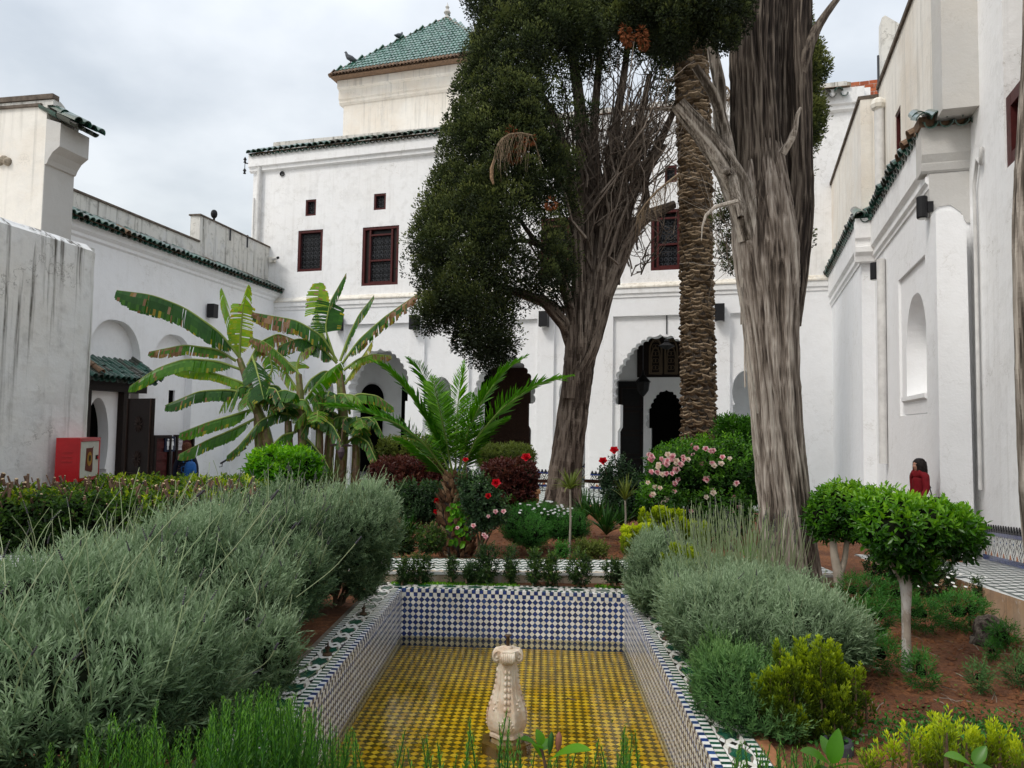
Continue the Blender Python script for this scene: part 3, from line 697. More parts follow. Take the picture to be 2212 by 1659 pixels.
for face in range(2):
    for i in range(ncol):
        s = -half + (i + .5) * 2 * half / ncol; run = (half - abs(s)) / math.cos(slope_); nr = int(run / .33)
        for r_ in range(nr + 1):
            dd = r_ * .33; y = dd * math.cos(slope_); zt = zTe - .07 + dd * math.sin(slope_) + .02
            rot = Matrix.Rotation(math.pi, 4, 'Z') @ Matrix.Rotation(slope_ - .05 + ru(-.02, .02), 4, 'X')
            if face == 0: m = F.mat(sA + s + ru(-.008, .008), zt, DT + .74 - y, rot)
            else: m = F.mat(sA - half - .04 + y, zt, DT + .7 - half + s, Matrix.Rotation(-math.pi / 2, 4, 'Z') @ Matrix.Rotation(slope_ - .05, 4, 'X'))
            tl.put('brown' if r_ == 0 else 'cover', m)
tl.finish(ro, 295)
q = MB()
for a, b in ((c4[0], apx), (c4[1], apx)):
    n = int((b - a).length / .3)
    for k in range(n):
        p = a.lerp(b, k / n) + Vector((0, 0, .05)); p2 = a.lerp(b, (k + 1.15) / n) + Vector((0, 0, .04)); tube(q, [p, p2], [.10, .08], 7, tint=rnd())
q.build('ridge_tiles', M['tile_brown'], tw)
q = MB(); lathe(q, [(.001, 0), (.16, 0), (.13, .12), (.06, .18), (.17, .32), (.10, .45), (.05, .5), (.10, .6), (.03, .72), (.001, .85)], Matrix.Translation(apx), 12); q.build('finial', M['grey'], tw)
# ================================================================== RIGHT WING
EZ = 6.5
rw = thing('right_wing_building', 'white side wing along the right edge with a weathered green tiled eave and pointed niche', 'building', R.pt(6, ZV, 0))
def rs(u, v=800, d=0): return R.sz(u, v, d)[0]
def rz(u, v, d=0): return R.sz(u, v, d)[1]
s1, s2 = rs(1892), 11.6
d1, dn = .27, -.53
print('right wing s1', s1, 'niche', rs(1952), rs(1996), 'pier', rs(2042))
g = MB()
fbox(g, R, -.4, s1, ZC - .3, EZ - .02, -1.2, d1)
fbox(g, R, s1 - .01, s1 + .001, ZC, EZ, -1, -1.001)
g.build('far_wall', M['white_cool'], rw)
g = MB()
nb, nt_ = rz(1974, 852), rz(1974, 632)
sc_ = (rs(1952) + rs(1996)) / 2; hw = (rs(1996) - rs(1952)) / 2
niche = pointed(sc_, hw, nb, nb + (nt_ - nb) * .45, nt_)
fprism(g, R, rect(s1, s2, ZC - .3, EZ - .02), -.05, -.45, 0, [niche])
pn0, pn1 = rs(1943), rs(2002); pzt = rz(1965, 582)
fprism(g, R, rect(s1, s2, ZC - .28, EZ - .03), 0, -.048, 0, [[(pn0, nb - .35), (pn1, nb - .35), (pn1, pzt), (pn0, pzt)]])
fbox(g, R, s1 + .1, s2 - .002, ZC, EZ - .05, -.9, -.452)
g.build('middle_wall', M['white_low'], rw)
g = MB(); sweep(g, R, sc_ - hw - .02, pn1 - .01, [(-.05, nb - .35), (-.01, nb - .33), (0.0, nb - .12), (.04, nb - .09), (.04, nb - .02), (-.05, nb - .02)]); g.build('niche_sill', M['white_low'], rw)
prof = lambda d, z: [(d - .02, z - 1.0), (d + .03, z - .99), (d + .03, z - .93), (d + .07, z - .88), (d + .07, z - .80), (d + .04, z - .79), (d + .04, z - .72), (d + .11, z - .66), (d + .11, z - .02), (d - .02, z - .02)]
g = MB(); sweep(g, R, -.3, s1 + .12, prof(d1, EZ)); sweep(g, R, s1 + .121, s2 - .003, prof(0, EZ))
RF1 = Frame(R.pt(s1 + .12, 0, d1 + .1), F.t, F.n); sweep(g, RF1, -.05, .38, [(0, EZ - 1.0), (.03, EZ - .98), (.05, EZ - .86), (.12, EZ - .78), (.12, EZ - .66), (.06, EZ - .64), (.06, EZ - .5), (.12, EZ - .46), (.12, EZ - .02), (-.1, EZ - .02), (-.1, EZ - 1)])
g.build('eave_cornice', M['white'], rw)
# upper storey
ztop1 = rz(1864, 193, d1); ztop2 = rz(1935, 97, -.13)
g = MB(); fbox(g, R, -1.0, s1 - .05, EZ, ztop1, -3, d1 - .02); g.build('upper_wall', M['cream'], rw)
g = MB()
w0, w1 = rs(1934, 300, -.13), rs(1946, 300, -.13); wz0, wz1 = rz(1940, 350, -.13), rz(1940, 236, -.13)
fprism(g, R, rect(s1 - .04, s2 + .02, EZ, ztop2), -.13, -.6, 0, [rect(w0, w1, EZ + .3, wz1)]); g.build('upper_wall', M['cream'], rw)
window_unit(rw, R, w0, w1, EZ + .3, wz1, -.13, fw=.06, deep=.2)
g = MB(); sweep(g, R, s1 - .05, s2 + .02, [(-.7, ztop2), (-.08, ztop2), (-.08, ztop2 + .09), (-.7, ztop2 + .12)]); sweep(g, R, -1.0, s1 - .04, [(-.7, ztop1), (d1 + .03, ztop1), (d1 + .03, ztop1 + .08), (-.7, ztop1 + .10)]); g.build('coping', M['capping'], rw)
# gray return pier over the tiles and the tall near wall
g = MB(); fbox(g, R, s2, s2 + .6, EZ + .02, 14, dn - .3, -.05); g.build('pier', M['grey'], rw)
g = MB()
wn0, wn1 = rs(2170, 280, dn), rs(2236, 280, dn); wz0n, wz1n = rz(2175, 362, dn), rz(2175, 200, dn)
wh0, wh1 = rz(2175, 364, dn), rz(2175, 205, dn)
fprism(g, R, rect(s2 + .02, 20.5, ZC - .3, 14), dn, dn - 1.9, 0, [rect(wn0, wn1, wh0, 13.2)])
g.build('near_wall', M['white'], rw)
g = MB(); fbox(g, R, wn0 - .05, wn1 + 1, wh0, 13.4, dn - 2.2, dn - 1.86); g.build('shadowed_recess', M['grey'], rw)  # grey back plate, the recess shading put into its colour
window_unit(rw, R, wn0 + .01, wn1 - .01, wh0 + .01, wh1, dn, fw=.17, deep=.3)
# oriel pier at the near end of the eave: cornice block, curved underside, buttress
g = MB(); zcb = rz(2035, 442)
g2 = Frame(R.pt(s2 + .02, 0, .02), F.t, F.n)
sweep(g, g2, -.12, .56, [(-.3, EZ - .75), (0, EZ - .75), (.03, EZ - .72), (.05, EZ - .62), (.05, EZ - .6), (.10, EZ - .48), (.10, EZ - .05), (-.3, EZ - .05)])
pl = [(0, zcb + .02), (.12, zcb + .16), (.28, zcb + .18), (.42, zcb + .06), (.5, zcb - .12), (.55, zcb - .12), (.55, EZ - .76), (0, EZ - .76)]
fprism(g, g2, pl, 0.0, -.3)
g.build('corbelled_pier', M['grey'], rw)
g = MB(); fprism(g, g2, [(0.0, ZC), (.44, ZC), (.40, zcb - .4), (.36, zcb - .1), (.2, zcb - .02), (0, zcb - .01)], .38, -.3); g.build('buttress', M['white_low'], rw)
tl = roof_tiler(rad=.115)
eave_tiles(tl, R, -.2, s1 + .1, EZ, .20 + d1, .235, 2, brown=.04); eave_tiles(tl, R, s1 + .15, s2 - .2, EZ, .20, .235, 2, brown=.22, jit=.05)
eave_tiles(tl, RF1, -.1, .42, EZ, .2, .235, 2, brown=.2); eave_tiles(tl, g2, -.22, .62, EZ + .0, .28, .21, 2, brown=.05)
rb = MB(); fbox(rb, R, -.2, s2, EZ - .02, EZ + .05, -.5, .04); fbox(rb, g2, -.15, .6, EZ - .05, EZ + .12, -.3, .1); rbo = rb.build('eave_bed', M['tile_brown'], rw); tl.finish(rbo, 290)
# pipes, hole
def dpipe(Fr, u, v0_, v1_, d, r, parent=rw, name='downpipe'):
    s, z0 = Fr.sz(u, v0_, d); z1 = Fr.sz(u, v1_, d)[1]; return pipe(parent, name, [Fr.pt(s, z0, d), Fr.pt(s, (z0 + z1) / 2, d), Fr.pt(s, z1, d)], r, M['pvc'], 10)
dpipe(R, 1899, 232, 440, -.02, .10); dpipe(R, 1903, 560, 1000, .09, .085)
q = MB(); s, z = R.sz(1899, 226, -.02); ball(q, R.pt(s, z, .0), .16, n=6); q.build('pipe_collar', M['ledge'], rw)
s, z = R.sz(2118, 318, dn + .05); sB, zB_ = R.sz(2104, 372, dn + .05); sD, zD_ = R.sz(2101, 1060, dn + .05)
sq = sB
pipe(rw, 'thin_pipe', [R.pt(s, z, dn + .04), R.pt(s, z - .25, dn + .05), R.pt((s + sq) / 2, zB_ + .15, dn + .05), R.pt(sq, zB_ - .2, dn + .05), R.pt(sq, zB_ - 2, dn + .05), R.pt(sq, .9, dn + .05)], .028, M['pvc'], 6)
q = MB(); s, z = R.sz(2107, 452, dn); fbox(q, R, s - .05, s + .05, z - .06, z + .06, dn - .01, dn + .004); q.build('vent_hole', M['wood'], rw)
# dado: follows the sloping walk
def zr(Y):
    z = .06 + (9.17 - Y) * .09
    return max(z, -.28) if Y > 12.9 else z
def dz(s): return zr(R.pt(s, 0, dn).y)
dado_panel(rw, R, s2 + .42, 19.5, 0.0, rz(2130, 1129, dn) - dz(rs(2130, 1129, dn)) + .0, dn + .005, period=.26, zfun=lambda s: dz(s))
# things beyond: brick wall, ruined corner, roof stub, pole
FW = Frame(P(1860, 200, 24.2), F.t, F.n)
bw = thing('brick_wall', 'bare orange brick wall peeking above the white roofs on the right', 'wall', P(1870, 240, 24.5))
a0, _ = FW.sz(1838, 200); a1, _ = FW.sz(1912, 200); zt = FW.sz(1870, 174)[1]; zb = FW.sz(1870, 300)[1]
q = MB(); fbox(q, FW, a0, a1, zb - 2, zt - .01, -.3, -.012); q.build('mortar', M['ledge'], bw)
tl = Tiler('brick', [tinted('orange_brick', [(.36, .075, .025), (.46, .12, .045), (.30, .07, .03), (.50, .15, .06)], .85, var=.3, scale=12, bump=.4)])
v = [(x, y, z) for x in (0, .27) for y in (-.05, .0) for z in (0, .115)]; fcs = [(0, 1, 3, 2), (4, 6, 7, 5), (0, 4, 5, 1), (2, 3, 7, 6), (0, 2, 6, 4), (1, 5, 7, 3)]
tl.proto('b', v, fcs)
z = zt - .125; row = 0
while z > zb:
    s = a0 - (.14 if row % 2 else 0)
    while s < a1: tl.put('b', FW.mat(s, z + ru(-.004, .004), ru(-.006, .008))); s += .285
    z -= .13; row += 1
tl.finish(bw, 200)
def plate(name, label, cat, Yd, px, thick, mat, th=None):
    Fr = Frame(P(px[0][0], px[0][1], Yd), F.t, F.n); pl = [Fr.sz(u, v) for u, v in px]
    q = MB(); fprism(q, Fr, pl, 0, -thick); o = q.build(name, mat); 
    return tag(o, label, cat) if label else o
M['rubble'] = basic('rubble_stone', (.42, .36, .28), .95, var=.65, scale=7, bump=.9)
plate('ruined_wall_corner', 'crumbling stone wall corner between the tiled roof stub and orange bricks', 'wall', 22.9, [(1822, 176), (1838, 177), (1841, 250), (1837, 330), (1828, 372), (1826, 330)], .6, M['rubble'])
plate('roof_stair_wall', 'white roof stub with a slanting stone edge behind the right parapet', 'wall', 19.5, [(1905, 38), (1912, 33), (1955, 58), (1958, 420), (1903, 420)], .5, M['parapet'])
q = MB(); tube(q, [P(1898, 200, 19), P(1897, 120, 19)], .03, 6); tag(q.build('roof_pole', M['iron']), 'thin dark metal pole standing on the roof above the orange bricks', 'pole')

# sloping walk in front of the wing
def onramp(u, v):
    z = 0
    for _ in range(30): p = G(u, v, z); z = zr(p.y)
    return G(u, v, z)
edge = [onramp(*a) for a in ((2380, 1352), (2212, 1297), (2055, 1246), (1994, 1227.6), (1875, 1213), (1800, 1188), (1740, 1163), (1690, 1140))]
print('edge', [tuple(round(c, 2) for c in p) for p in edge])
sw = []
for p in edge: s = (p - R.o).dot(R.t); sw.append((s, (p - R.o).dot(R.n)))
ss = np.linspace(max(a for a, _ in sw), min(a for a, _ in sw), 60); sa = sorted(sw); dd_ = np.interp(ss, [a for a, _ in sa], [b for _, b in sa])
wk = thing('tiled_walk', 'raised walk with grey green and white slanted tiles beside the right wing', 'walkway', R.pt(12, 0, .3)); wk['kind'] = 'structure'
q = MB(); top = []; 
for s, d in zip(ss, dd_):
    b = -1.3; zt = zr(R.pt(s, 0, .4).y); top.append((R.pt(s, zt - .006, d), R.pt(s, zt - .006, b), R.pt(s, ZC, d)))
vv = [tuple(p) for t3 in top for p in t3]; m = len(top)
q.add(vv, [(3 * i, 3 * i + 3, 3 * i + 4, 3 * i + 1) for i in range(m - 1)], 0); q.add(vv, [(3 * i, 3 * i + 2, 3 * i + 5, 3 * i + 3) for i in range(m - 1)], 1)
M['walkbed'] = basic('white_walk_tile', (.66, .67, .65), .4, var=.25, scale=5)
M['ochre'] = plaster('ochre_stained_render', (.42, .21, .08), grime=(.16, .12, .09), amt=.9, streak=1.3, warm=(.50, .42, .33), warmamt=.8)
q.build('bed', [M['walkbed'], M['ochre']], wk)
tl = Tiler('tile', [tinted('grey_green_walk_tile', [(.07, .095, .085), (.10, .13, .115), (.085, .10, .10)], .35, var=.2), tinted('white_walk_tile_a', [(.66, .66, .64), (.74, .74, .72)], .35, var=.12)])
def slab(pts, h=.004): 
    n = len(pts); v = [(a, b, 0) for a, b in pts] + [(a, b, h) for a, b in pts]
    return v, [tuple(range(n, 2 * n))] + [(i, (i + 1) % n, n + (i + 1) % n, n + i) for i in range(n)]
v, f = slab([(0.002, .002), (.118, .002), (.168, .098), (.052, .098)]); tl.proto('g', v, f, 0); tl.proto('w', v, f, 1)
v, f = slab([(0, .104), (.24, .104), (.24, .118), (0, .118)]); tl.proto('l', v, f, 0)
slp = math.atan(-.108)
s = sw[0][0]
rowd = .135
smin = min(ss)
k = 0
while s > 3:
    d = dn + .03 if s > s2 else .02 if s > s1 else d1 + .03
    dmax = float(np.interp(s, [a for a, _ in sa], [b for _, b in sa])); j = 0
    while d < dmax - .12:
        p = R.pt(s, 0, d); zt = zr(R.pt(s, 0, .4).y)
        ang = math.atan(.086) if p.y < 12.9 else 0
        m = R.mat(s, zt, d, Matrix.Rotation(-ang, 4, 'Y'))
        tl.put('g' if (j + k) % 2 else 'w', m)
        if k % 2 == 0: tl.put('l', m)
        d += .125; j += 1
    s -= .12; k += 1
tl.finish(wk, 290)

# ================================================================== LEFT WING
lw = thing('left_wing_building', 'long white wing on the left with green tiled eave and blind arches', 'building', L.pt(5, ZC, 0))
def ls(u, v=800, d=0): return L.sz(u, v, d)[0]
def lz(u, v, d=0): return L.sz(u, v, d)[1]
EL = (lz(590, 622, .2) + lz(165, 470, .2)) / 2; ZM = (lz(588, 648) + lz(156, 505)) / 2
print('left eave', EL, ZM)
sEnd = 14.5
def rarch(u0, u1, vt, ub=None):
    a, b = ls(u0), ls(u1); c = (a + b) / 2; hw = abs(b - a) / 2; zt = lz((u0 + u1) / 2, vt); return pointed(c, hw, ZC + .01, zt - hw * 1.0, zt)
archL = [rarch(200 - 12, 302, 690), rarch(330, 416, 722), rarch(447, 503, 746)]
g = MB(); fprism(g, L, rect(-.2, sEnd, ZC - .3, EL - .02), 0, -.24, 0, archL); g.build('outer_wall', M['white_cool'], lw)
g = MB()
slot = rect(ls(392, 866), ls(379, 866), lz(385, 889), lz(385, 843))
pa0, pa1 = ls(272, 950, -.25), ls(200, 950, -.25)
fprism(g, L, rect(-.3, sEnd, ZC - .3, EL - .1), -.242, -.8, 0, [slot]); g.build('recessed_wall', M['white_cool'], lw)
q = MB(); fbox(q, L, slot[0][0], slot[1][0], slot[0][1], slot[2][1], -.60, -.30); q.build('window_slot', M['void'], lw)
g = MB(); sweep(g, L, -.1, sEnd, [(0, ZM - .05), (.05, ZM), (.05, ZM + .08), (.14, ZM + .16), (.17, ZM + .34), (.10, ZM + .36), (.10, EL - .02), (0, EL - .02)]); g.build('cornice', M['white_cool'], lw)
g = MB(); zp1 = (lz(157, 417, -.4) + lz(427, 518, -.4)) / 2; zp2 = (lz(432, 471, -.4) + lz(588, 533, -.4)) / 2; sp = ls(432, 480, -.4)
fprism(g, L, [(-.2, EL), (sEnd, EL), (sEnd, zp1), (sp, zp1), (sp, zp2), (-.2, zp2)], -.4, -.75); g.build('parapet', M['parapet'], lw)
g = MB(); fbox(g, L, sp, sEnd, zp1, zp1 + .06, -.8, -.36); fbox(g, L, -.2, sp + .04, zp2, zp2 + .05, -.8, -.36); g.build('coping', M['capping'], lw)
q = MB()
for u, v0_, v1_ in ((497, 493, 520), (534, 508, 535)): s = ls(u, v0_, -.4); fbox(q, L, s - .02, s + .02, lz(u, v1_, -.4), lz(u, v0_, -.4), -.399, -.36)
q.build('rusty_stub', M['iron'], lw)
tl = roof_tiler(rad=.105); eave_tiles(tl, L, 0, sEnd - 2, EL, .33, .215, 2, brown=.03)
rb = MB(); sweep(rb, L, 0, sEnd, [(-.4, EL), (.28, EL), (-.4, EL + .33)]); tl.finish(rb.build('eave_bed', M['tile_brown'], lw), 280)
# near low block of the left wing
NLo = P(203, 800, 12.0); NL = Frame(NLo, L.t, L.n)
nb_ = thing('rough_garden_wall', 'rough white wall block at the left edge streaked with black run marks', 'wall', NL.pt(1, ZC, 0))
zt = NL.sz(110, 497)[1]; print('near block top', zt, NL.sz(195, 530)[1])
g = MB(); n = 16; prof_ = []
zt0 = (NL.sz(8, 462)[1] + NL.sz(185, 528)[1]) / 2
S = np.linspace(0, 6, 40); Zc = np.linspace(ZC - .2, zt0 - .1, 60)
def bump_(s, z): return .02 * noise.noise(Vector((s * 1.1, z * 1.1, 5))) + .008 * noise.noise(Vector((s * 5, z * 5, 2)))
V = []; 
for s in S:
    for z in list(Zc) + [zt0 - .03, zt0, zt0 + .01]:
        top_in = max(0, z - (zt0 - .1)) * 1.2; ed = .08 * max(0, 1 - s / .12) ** 2
        V.append(tuple(NL.pt(s, z + (.012 * noise.noise(Vector((s * 3, 0, 0))) if z > zt0 - .1 else 0), bump_(s, z) - top_in - ed)))
nz_ = len(Zc) + 3; g.add(V, [(i * nz_ + j, (i + 1) * nz_ + j, (i + 1) * nz_ + j + 1, i * nz_ + j + 1) for i in range(len(S) - 1) for j in range(nz_ - 1)])
fbox(g, NL, .0, 6, ZC - .2, zt0 - .02, -1.3, -.10)
g.build('wall', M['stained'], nb_, smooth=False)
# thick cross wall standing behind it
UBo = P(93, 400, 13.0); UB = Frame(UBo, L.t, L.n); UBF = Frame(UBo, F.t, F.n); qd = .68
cw = thing('cross_wall', 'tall cream cross wall with rounded top and short green tiled eave at far left', 'wall', UB.pt(0, ZC, 0))
zt = UB.sz(100, 208)[1]; zsh = UB.sz(100, 262)[1]; zm0, zm1 = UB.sz(93, 352)[1], UB.sz(93, 305)[1]
CF = Frame(UBo, (math.cos(TH2), -math.sin(TH2)), (-math.sin(TH2), -math.cos(TH2)))   # camera-facing face
g = MB()
fbox(g, CF, -8, 0, ZC, zsh + .3, 0, -qd); g.build('wall', M['cream'], cw)
g = MB(); pts = [(0, zsh + .3), (0, zt - .05)] + [(-.08 - .5 * k / 6, zt - .02 - .55 * (k / 6) ** 2.2) for k in range(7)] + [(-.66, zsh + .3)]
# parapet with a rounded back, running away to the left
v = [tuple(CF.pt(s, z, d)) for s in (-8, .12) for d, z in pts]; m = len(pts)
g.add(v, [(i, (i + 1) % m, m + (i + 1) % m, m + i) for i in range(m)]); g.add(v, [tuple(range(m))]); g.add(v, [tuple(range(2 * m - 1, m - 1, -1))]); g.build('parapet', M['parapet'], cw)
g = MB(); fbox(g, CF, -8, .13, zt - .04, zt + .05, -.12, .03); fbox(g, CF, -8, -.1, zsh + .28, zsh + .33, -.1, .04); g.build('coping', M['capping'], cw)
g = MB(); sweep(g, UB, -qd, .0, [(0, zm0 - .02), (.05, zm0), (.08, zm0 + .08), (.16, zm0 + .2), (.3, zm0 + .3), (.3, zsh - .05), (0, zsh + .05)]); g.build('cornice', M['grey'], cw)
g = MB(); fbox(g, UB, -qd + .001, -.002, ZC, zm0, 0, .012); g.build('side_face', M['grey'], cw)
tl = roof_tiler(rad=.10); eave_tiles(tl, UB, -qd - .05, -.02, zsh + .0, .58, .20, 2); tl.finish(cw, 50)
q = MB(); p = CF.sz(12, 350); 
for k in range(3): ball(q, CF.pt(p[0] - .1 + k * .08, p[1] + ru(-.03, .05), .01), .08, n=5)
q.build('broken_pipe_stub', M['rubble'], cw)

# portal with tiled canopy
pt_ = thing('portal_canopy', 'dark wooden portal under a small canopy of green glazed tiles', 'portal', L.pt(ls(250), ZC, .2))
pd = .35
zl0, zl1 = lz(255, 846, pd), lz(255, 824, pd); sa_, sb_ = ls(318, 840, pd), ls(188, 840, pd)
q = MB(); fbox(q, L, sa_, sb_, zl0, zl1, -.24, pd); fbox(q, L, ls(279, 900, pd), ls(269, 900, pd) , ZC, zl0 - .002, -.2, pd - .04); fbox(q, L, ls(199, 900, pd), sb_, ZC, zl0 - .002, -.2, pd - .04)
q.build('door_frame', M['wood'], pt_)
q = MB(); a_, b_ = ls(269, 900, pd), ls(199, 900, pd); cc, hw = a_ + (b_ - a_) * .52, (b_ - a_) * .36
fprism(q, L, rect(a_, b_, ZC, zl0 - .003), .12, -.2, 0, [horseshoe(cc + .1, hw, ZC + .01, ZC + 1.25, zl0 - .18)]); q.build('white_arch', M['white_low'], pt_)
part_q = MB(); fbox(part_q, L, a_, b_, ZC, zl0 - .01, -.238, -.21); part_q.build('doorway', M['void'], pt_)
zc0 = lz(255, 822, .6); zc1 = zc0 + .62; c0, c1 = sa_ - .1, sb_ + .3
q = MB(); sweep(q, L, c0, c1, [(-.2, zc0), (.6, zc0), (-.2, zc1)]); bed = q.build('canopy', M['wood'], pt_)
tl = roof_tiler(rad=.10); 
for r_ in range(4): eave_tiles(tl, L, c0, c1, zc0 + .04 + r_ * .14, .72 - r_ * .24, .2, 1, slope=30)
for k in range(4): 
    m = L.mat(c0 - .02, zc0 + .1 + k * .15, .68 - k * .23, Matrix.Rotation(math.pi, 4, 'Z') @ Matrix.Rotation(.55, 4, 'X')); tl.put('cover', m)
    m = L.mat(c1 - .35 + k * .03, zc0 + .15 + k * .16, .72 - k * .23, Matrix.Rotation(math.pi, 4, 'Z') @ Matrix.Rotation(.55, 4, 'X')); tl.put('brown', m)
tl.finish(bed, 120)
# open carved door leaf
def quadbox(mb, p0, p1, z0, z1, th, mi=0):
    dx = (p1 - p0); dx.z = 0; l = dx.length; x = dx.normalized(); y = Vector((-x.y, x.x, 0))
    box(mb, Mxyz(Vector((p0.x, p0.y, 0)), x, y, Vector((0, 0, 1))), 0, l, 0, th, z0, z1, mi); return Mxyz(Vector((p0.x, p0.y, 0)), x, y, Vector((0, 0, 1))), l
dl_ = thing('open_door_leaf', 'tall black carved door leaf standing open beside the portal', 'door', P(300, 1035, 17.6))
pA, pB = P(272, 950, 18.2), P(326, 950, 17.6); zb, zt = ZC, P(300, 860, 17.6).z
q = MB(); MM, l = quadbox(q, pA, pB, zb, zt, .07); q.build('leaf', M['wood'], dl_)
q = MB()
def onl(x, z, y=-.02): return MM @ Vector((x, y, z))
for cz in (zt - .62, zt - 1.65 + .2):
    for k in range(12):
        a = k * math.pi / 6; c = (l * .5, cz)
        tube(q, [onl(c[0] + .05 * math.cos(a), c[1] + .05 * math.sin(a)), onl(c[0] + .17 * math.cos(a), c[1] + .19 * math.sin(a))], .014, 4)
hz = zb + .15; ap_ = horseshoe(l * .5, l * .33, hz, hz + .35, hz + 1.0); tube(q, [onl(a, b) for a, b in ap_ + [ap_[0]]], .02, 4, cap=False)
for z_ in (zb + 1.2, zb + 1.28): tube(q, [onl(.02, z_), onl(l - .02, z_)], .014, 4)
for x in (.04, l - .04): tube(q, [onl(x, zb), onl(x, zt)], .02, 4)
q.build('carving', basic('door_carving', (.055, .035, .028), .5), dl_)
q = MB(); tube(q, [onl(l * .62, zb + 1.24, -.05), onl(l * .9, zb + 1.24, -.05)], .015, 6); q.build('bolt', M['iron'], dl_)
# two toilet doors + sign + notice on the left wing
def panel_door(u0, u1, vt, label, mir=False):
    s0_, s1_ = ls(u1, 980, .02), ls(u0, 980, .02); zt = lz((u0 + u1) / 2, vt, .02)
    t = thing('wooden_door', label, 'door', L.pt((s0_ + s1_) / 2, ZC, 0))
    q = MB(); fbox(q, L, s0_, s1_, ZC, zt, .001, .05); q.build('leaf', M['redwood'], t)
    q = MB()
    for a, b, c, d in ((s0_, s0_ + .08, ZC, zt), (s1_ - .08, s1_, ZC, zt), (s0_ + .08, s1_ - .08, zt - .09, zt)): fbox(q, L, a, b, c, d, .052, .13)
    q.build('frame', M['wood'], t); n = 6; h = (zt - .12 - ZC) / n
    for k in range(n): q = MB(); fbox(q, L, s0_ + .16, s1_ - .16, ZC + .06 + k * h, ZC + k * h + h - .04, .051, .075); q.build('panel', M['redwood'], t)
    return t
panel_door(327, 363, 940, 'dark red panelled door left of the blue restroom sign')
dr = panel_door(374, 413, 939, 'dark red panelled door with a white paper notice on it')
s, z = L.sz(386, 958, .08)
nt2 = thing('paper_notice', 'white paper notice taped on the right hand dark red door', 'notice', L.pt(s, z, .08))
q = MB(); fbox(q, L, s - .18, s + .18, z - .2, z + .2, .078, .082); q.build('sheet', basic('paper', (.62, .60, .62), .7, var=.1), nt2)
q = MB()
for i in range(3):
    for j in range(3):
        c = L.pt(s - .11 + i * .11, z + .11 - j * .11, .084); tube(q, [c + L.t * (.032 * math.cos(a)) + Vector((0, 0, .032 * math.sin(a))) for a in np.linspace(0, 6.28, 9)], .006, 3, cap=False)
q.build('printed_rings', basic('grey_print', (.22, .18, .24), .7), nt2)
s, z = L.sz(367.5, 957, .1)
sg = thing('restroom_sign', 'small blue restroom sign with white man and woman figures between two doors', 'sign', L.pt(s, z, .08))
q = MB(); fbox(q, L, s - .24, s + .24, z - .26, z + .2, .06, .10); q.build('plate', basic('navy_sign', (.012, .02, .05), .4), sg)
q = MB()
for k, dx in enumerate((-.1, .1)):
    c = L.pt(s + dx, z + .1, .105); ball(q, c, .035, n=5)
    wd = ((.05, .05), (.05, .05)) if k else ((.03, .08), (.08, .04))
    fprism(q, L, [(s + dx - wd[0][1], z - .08), (s + dx + wd[0][1], z - .08), (s + dx + .05, z + .055), (s + dx - .05, z + .055)], .101, .108)
    for e in (-.022, .022): fbox(q, L, s + dx + e - .014, s + dx + e + .014, z - .2, z - .081, .101, .107)
q.build('figures', basic('white_print', (.8, .8, .8), .5, var=.05), sg)
# stair handrail
hr = thing('stair_handrail', 'black handrail climbing the white wall behind the banana plants', 'handrail', L.pt(4, 0, .1))
q = MB(); a, b = L.sz(477, 1001, .12), L.sz(531, 968, .12)
tube(q, [L.pt(a[0], a[1], .12), L.pt(b[0], b[1], .12)], .032, 8); q.build('rail', M['black'], hr)
for k in (.06, .75):
    q = MB(); s = a[0] + (b[0] - a[0]) * k; z = a[1] + (b[1] - a[1]) * k; tube(q, [L.pt(s, z - .02, .12), L.pt(s, z - .14, .11), L.pt(s, z - .16, .0)], .014, 5); q.build('bracket', M['black'], hr)

# ================================================================== red fire hose cabinet on the left block
fc = thing('fire_hose_cabinet', 'red metal fire hose cabinet with a white door hanging on the left wall', 'cabinet', P(160, 1040, 11.2))
pf = P(167, 1000, 11.2); pl_ = P(119, 1000, 11.15); pr = P(211, 1000, 11.95)
zt, zb = P(165, 946, 11.3).z, P(165, 1040, 11.3).z
wv = (pf - pl_); wv.z = 0; lv = (pr - pf); lv.z = 0
wv = Vector((-L.t.y, L.t.x, 0)) * -1 if False else wv.normalized() * wv.length
lx = lv.normalized(); ll = lv.length
q = MB(); O = Vector((pl_.x, pl_.y, 0))
v = [O, O + wv, O + wv + lv, O + lv]; v = [(p.x, p.y, z) for z in (zb, zt) for p in v]
q.add(v, [(0, 3, 2, 1), (4, 5, 6, 7), (0, 1, 5, 4), (1, 2, 6, 5), (2, 3, 7, 6), (3, 0, 4, 7)])
M['red'] = basic('red_enamel', (.50, .006, .012), .35, var=.2, scale=3, coat=.2)
q.build('casing', M['red'], fc)
nrm = Vector((lx.y, -lx.x, 0)); 
if nrm.dot(CAM - pf) < 0: nrm = -nrm
DF = Frame(pf, lx, nrm)
def dshape(a, b, c, e, d0, d1, name, mat, par=fc): q = MB(); fbox(q, DF, a, b, c, e, d0, d1); return q.build(name, mat, par)
hh = zt - zb
dshape(.04, ll - .02, zb + .05, zt - .06, .002, .016, 'door', basic('white_enamel', (.62, .62, .56), .4, var=.15, scale=6))
q = MB()
for (a, b, c, e) in ((0, .03, zb, zt), (ll - .02, ll, zb, zt), (.03, ll - .02, zt - .05, zt), (.03, ll - .02, zb, zb + .04)): fbox(q, DF, a, b, c, e, .002, .028)
q.build('rim', M['red'], fc)
q = MB()
cx_, cz_ = ll * .50, zb + hh * .5
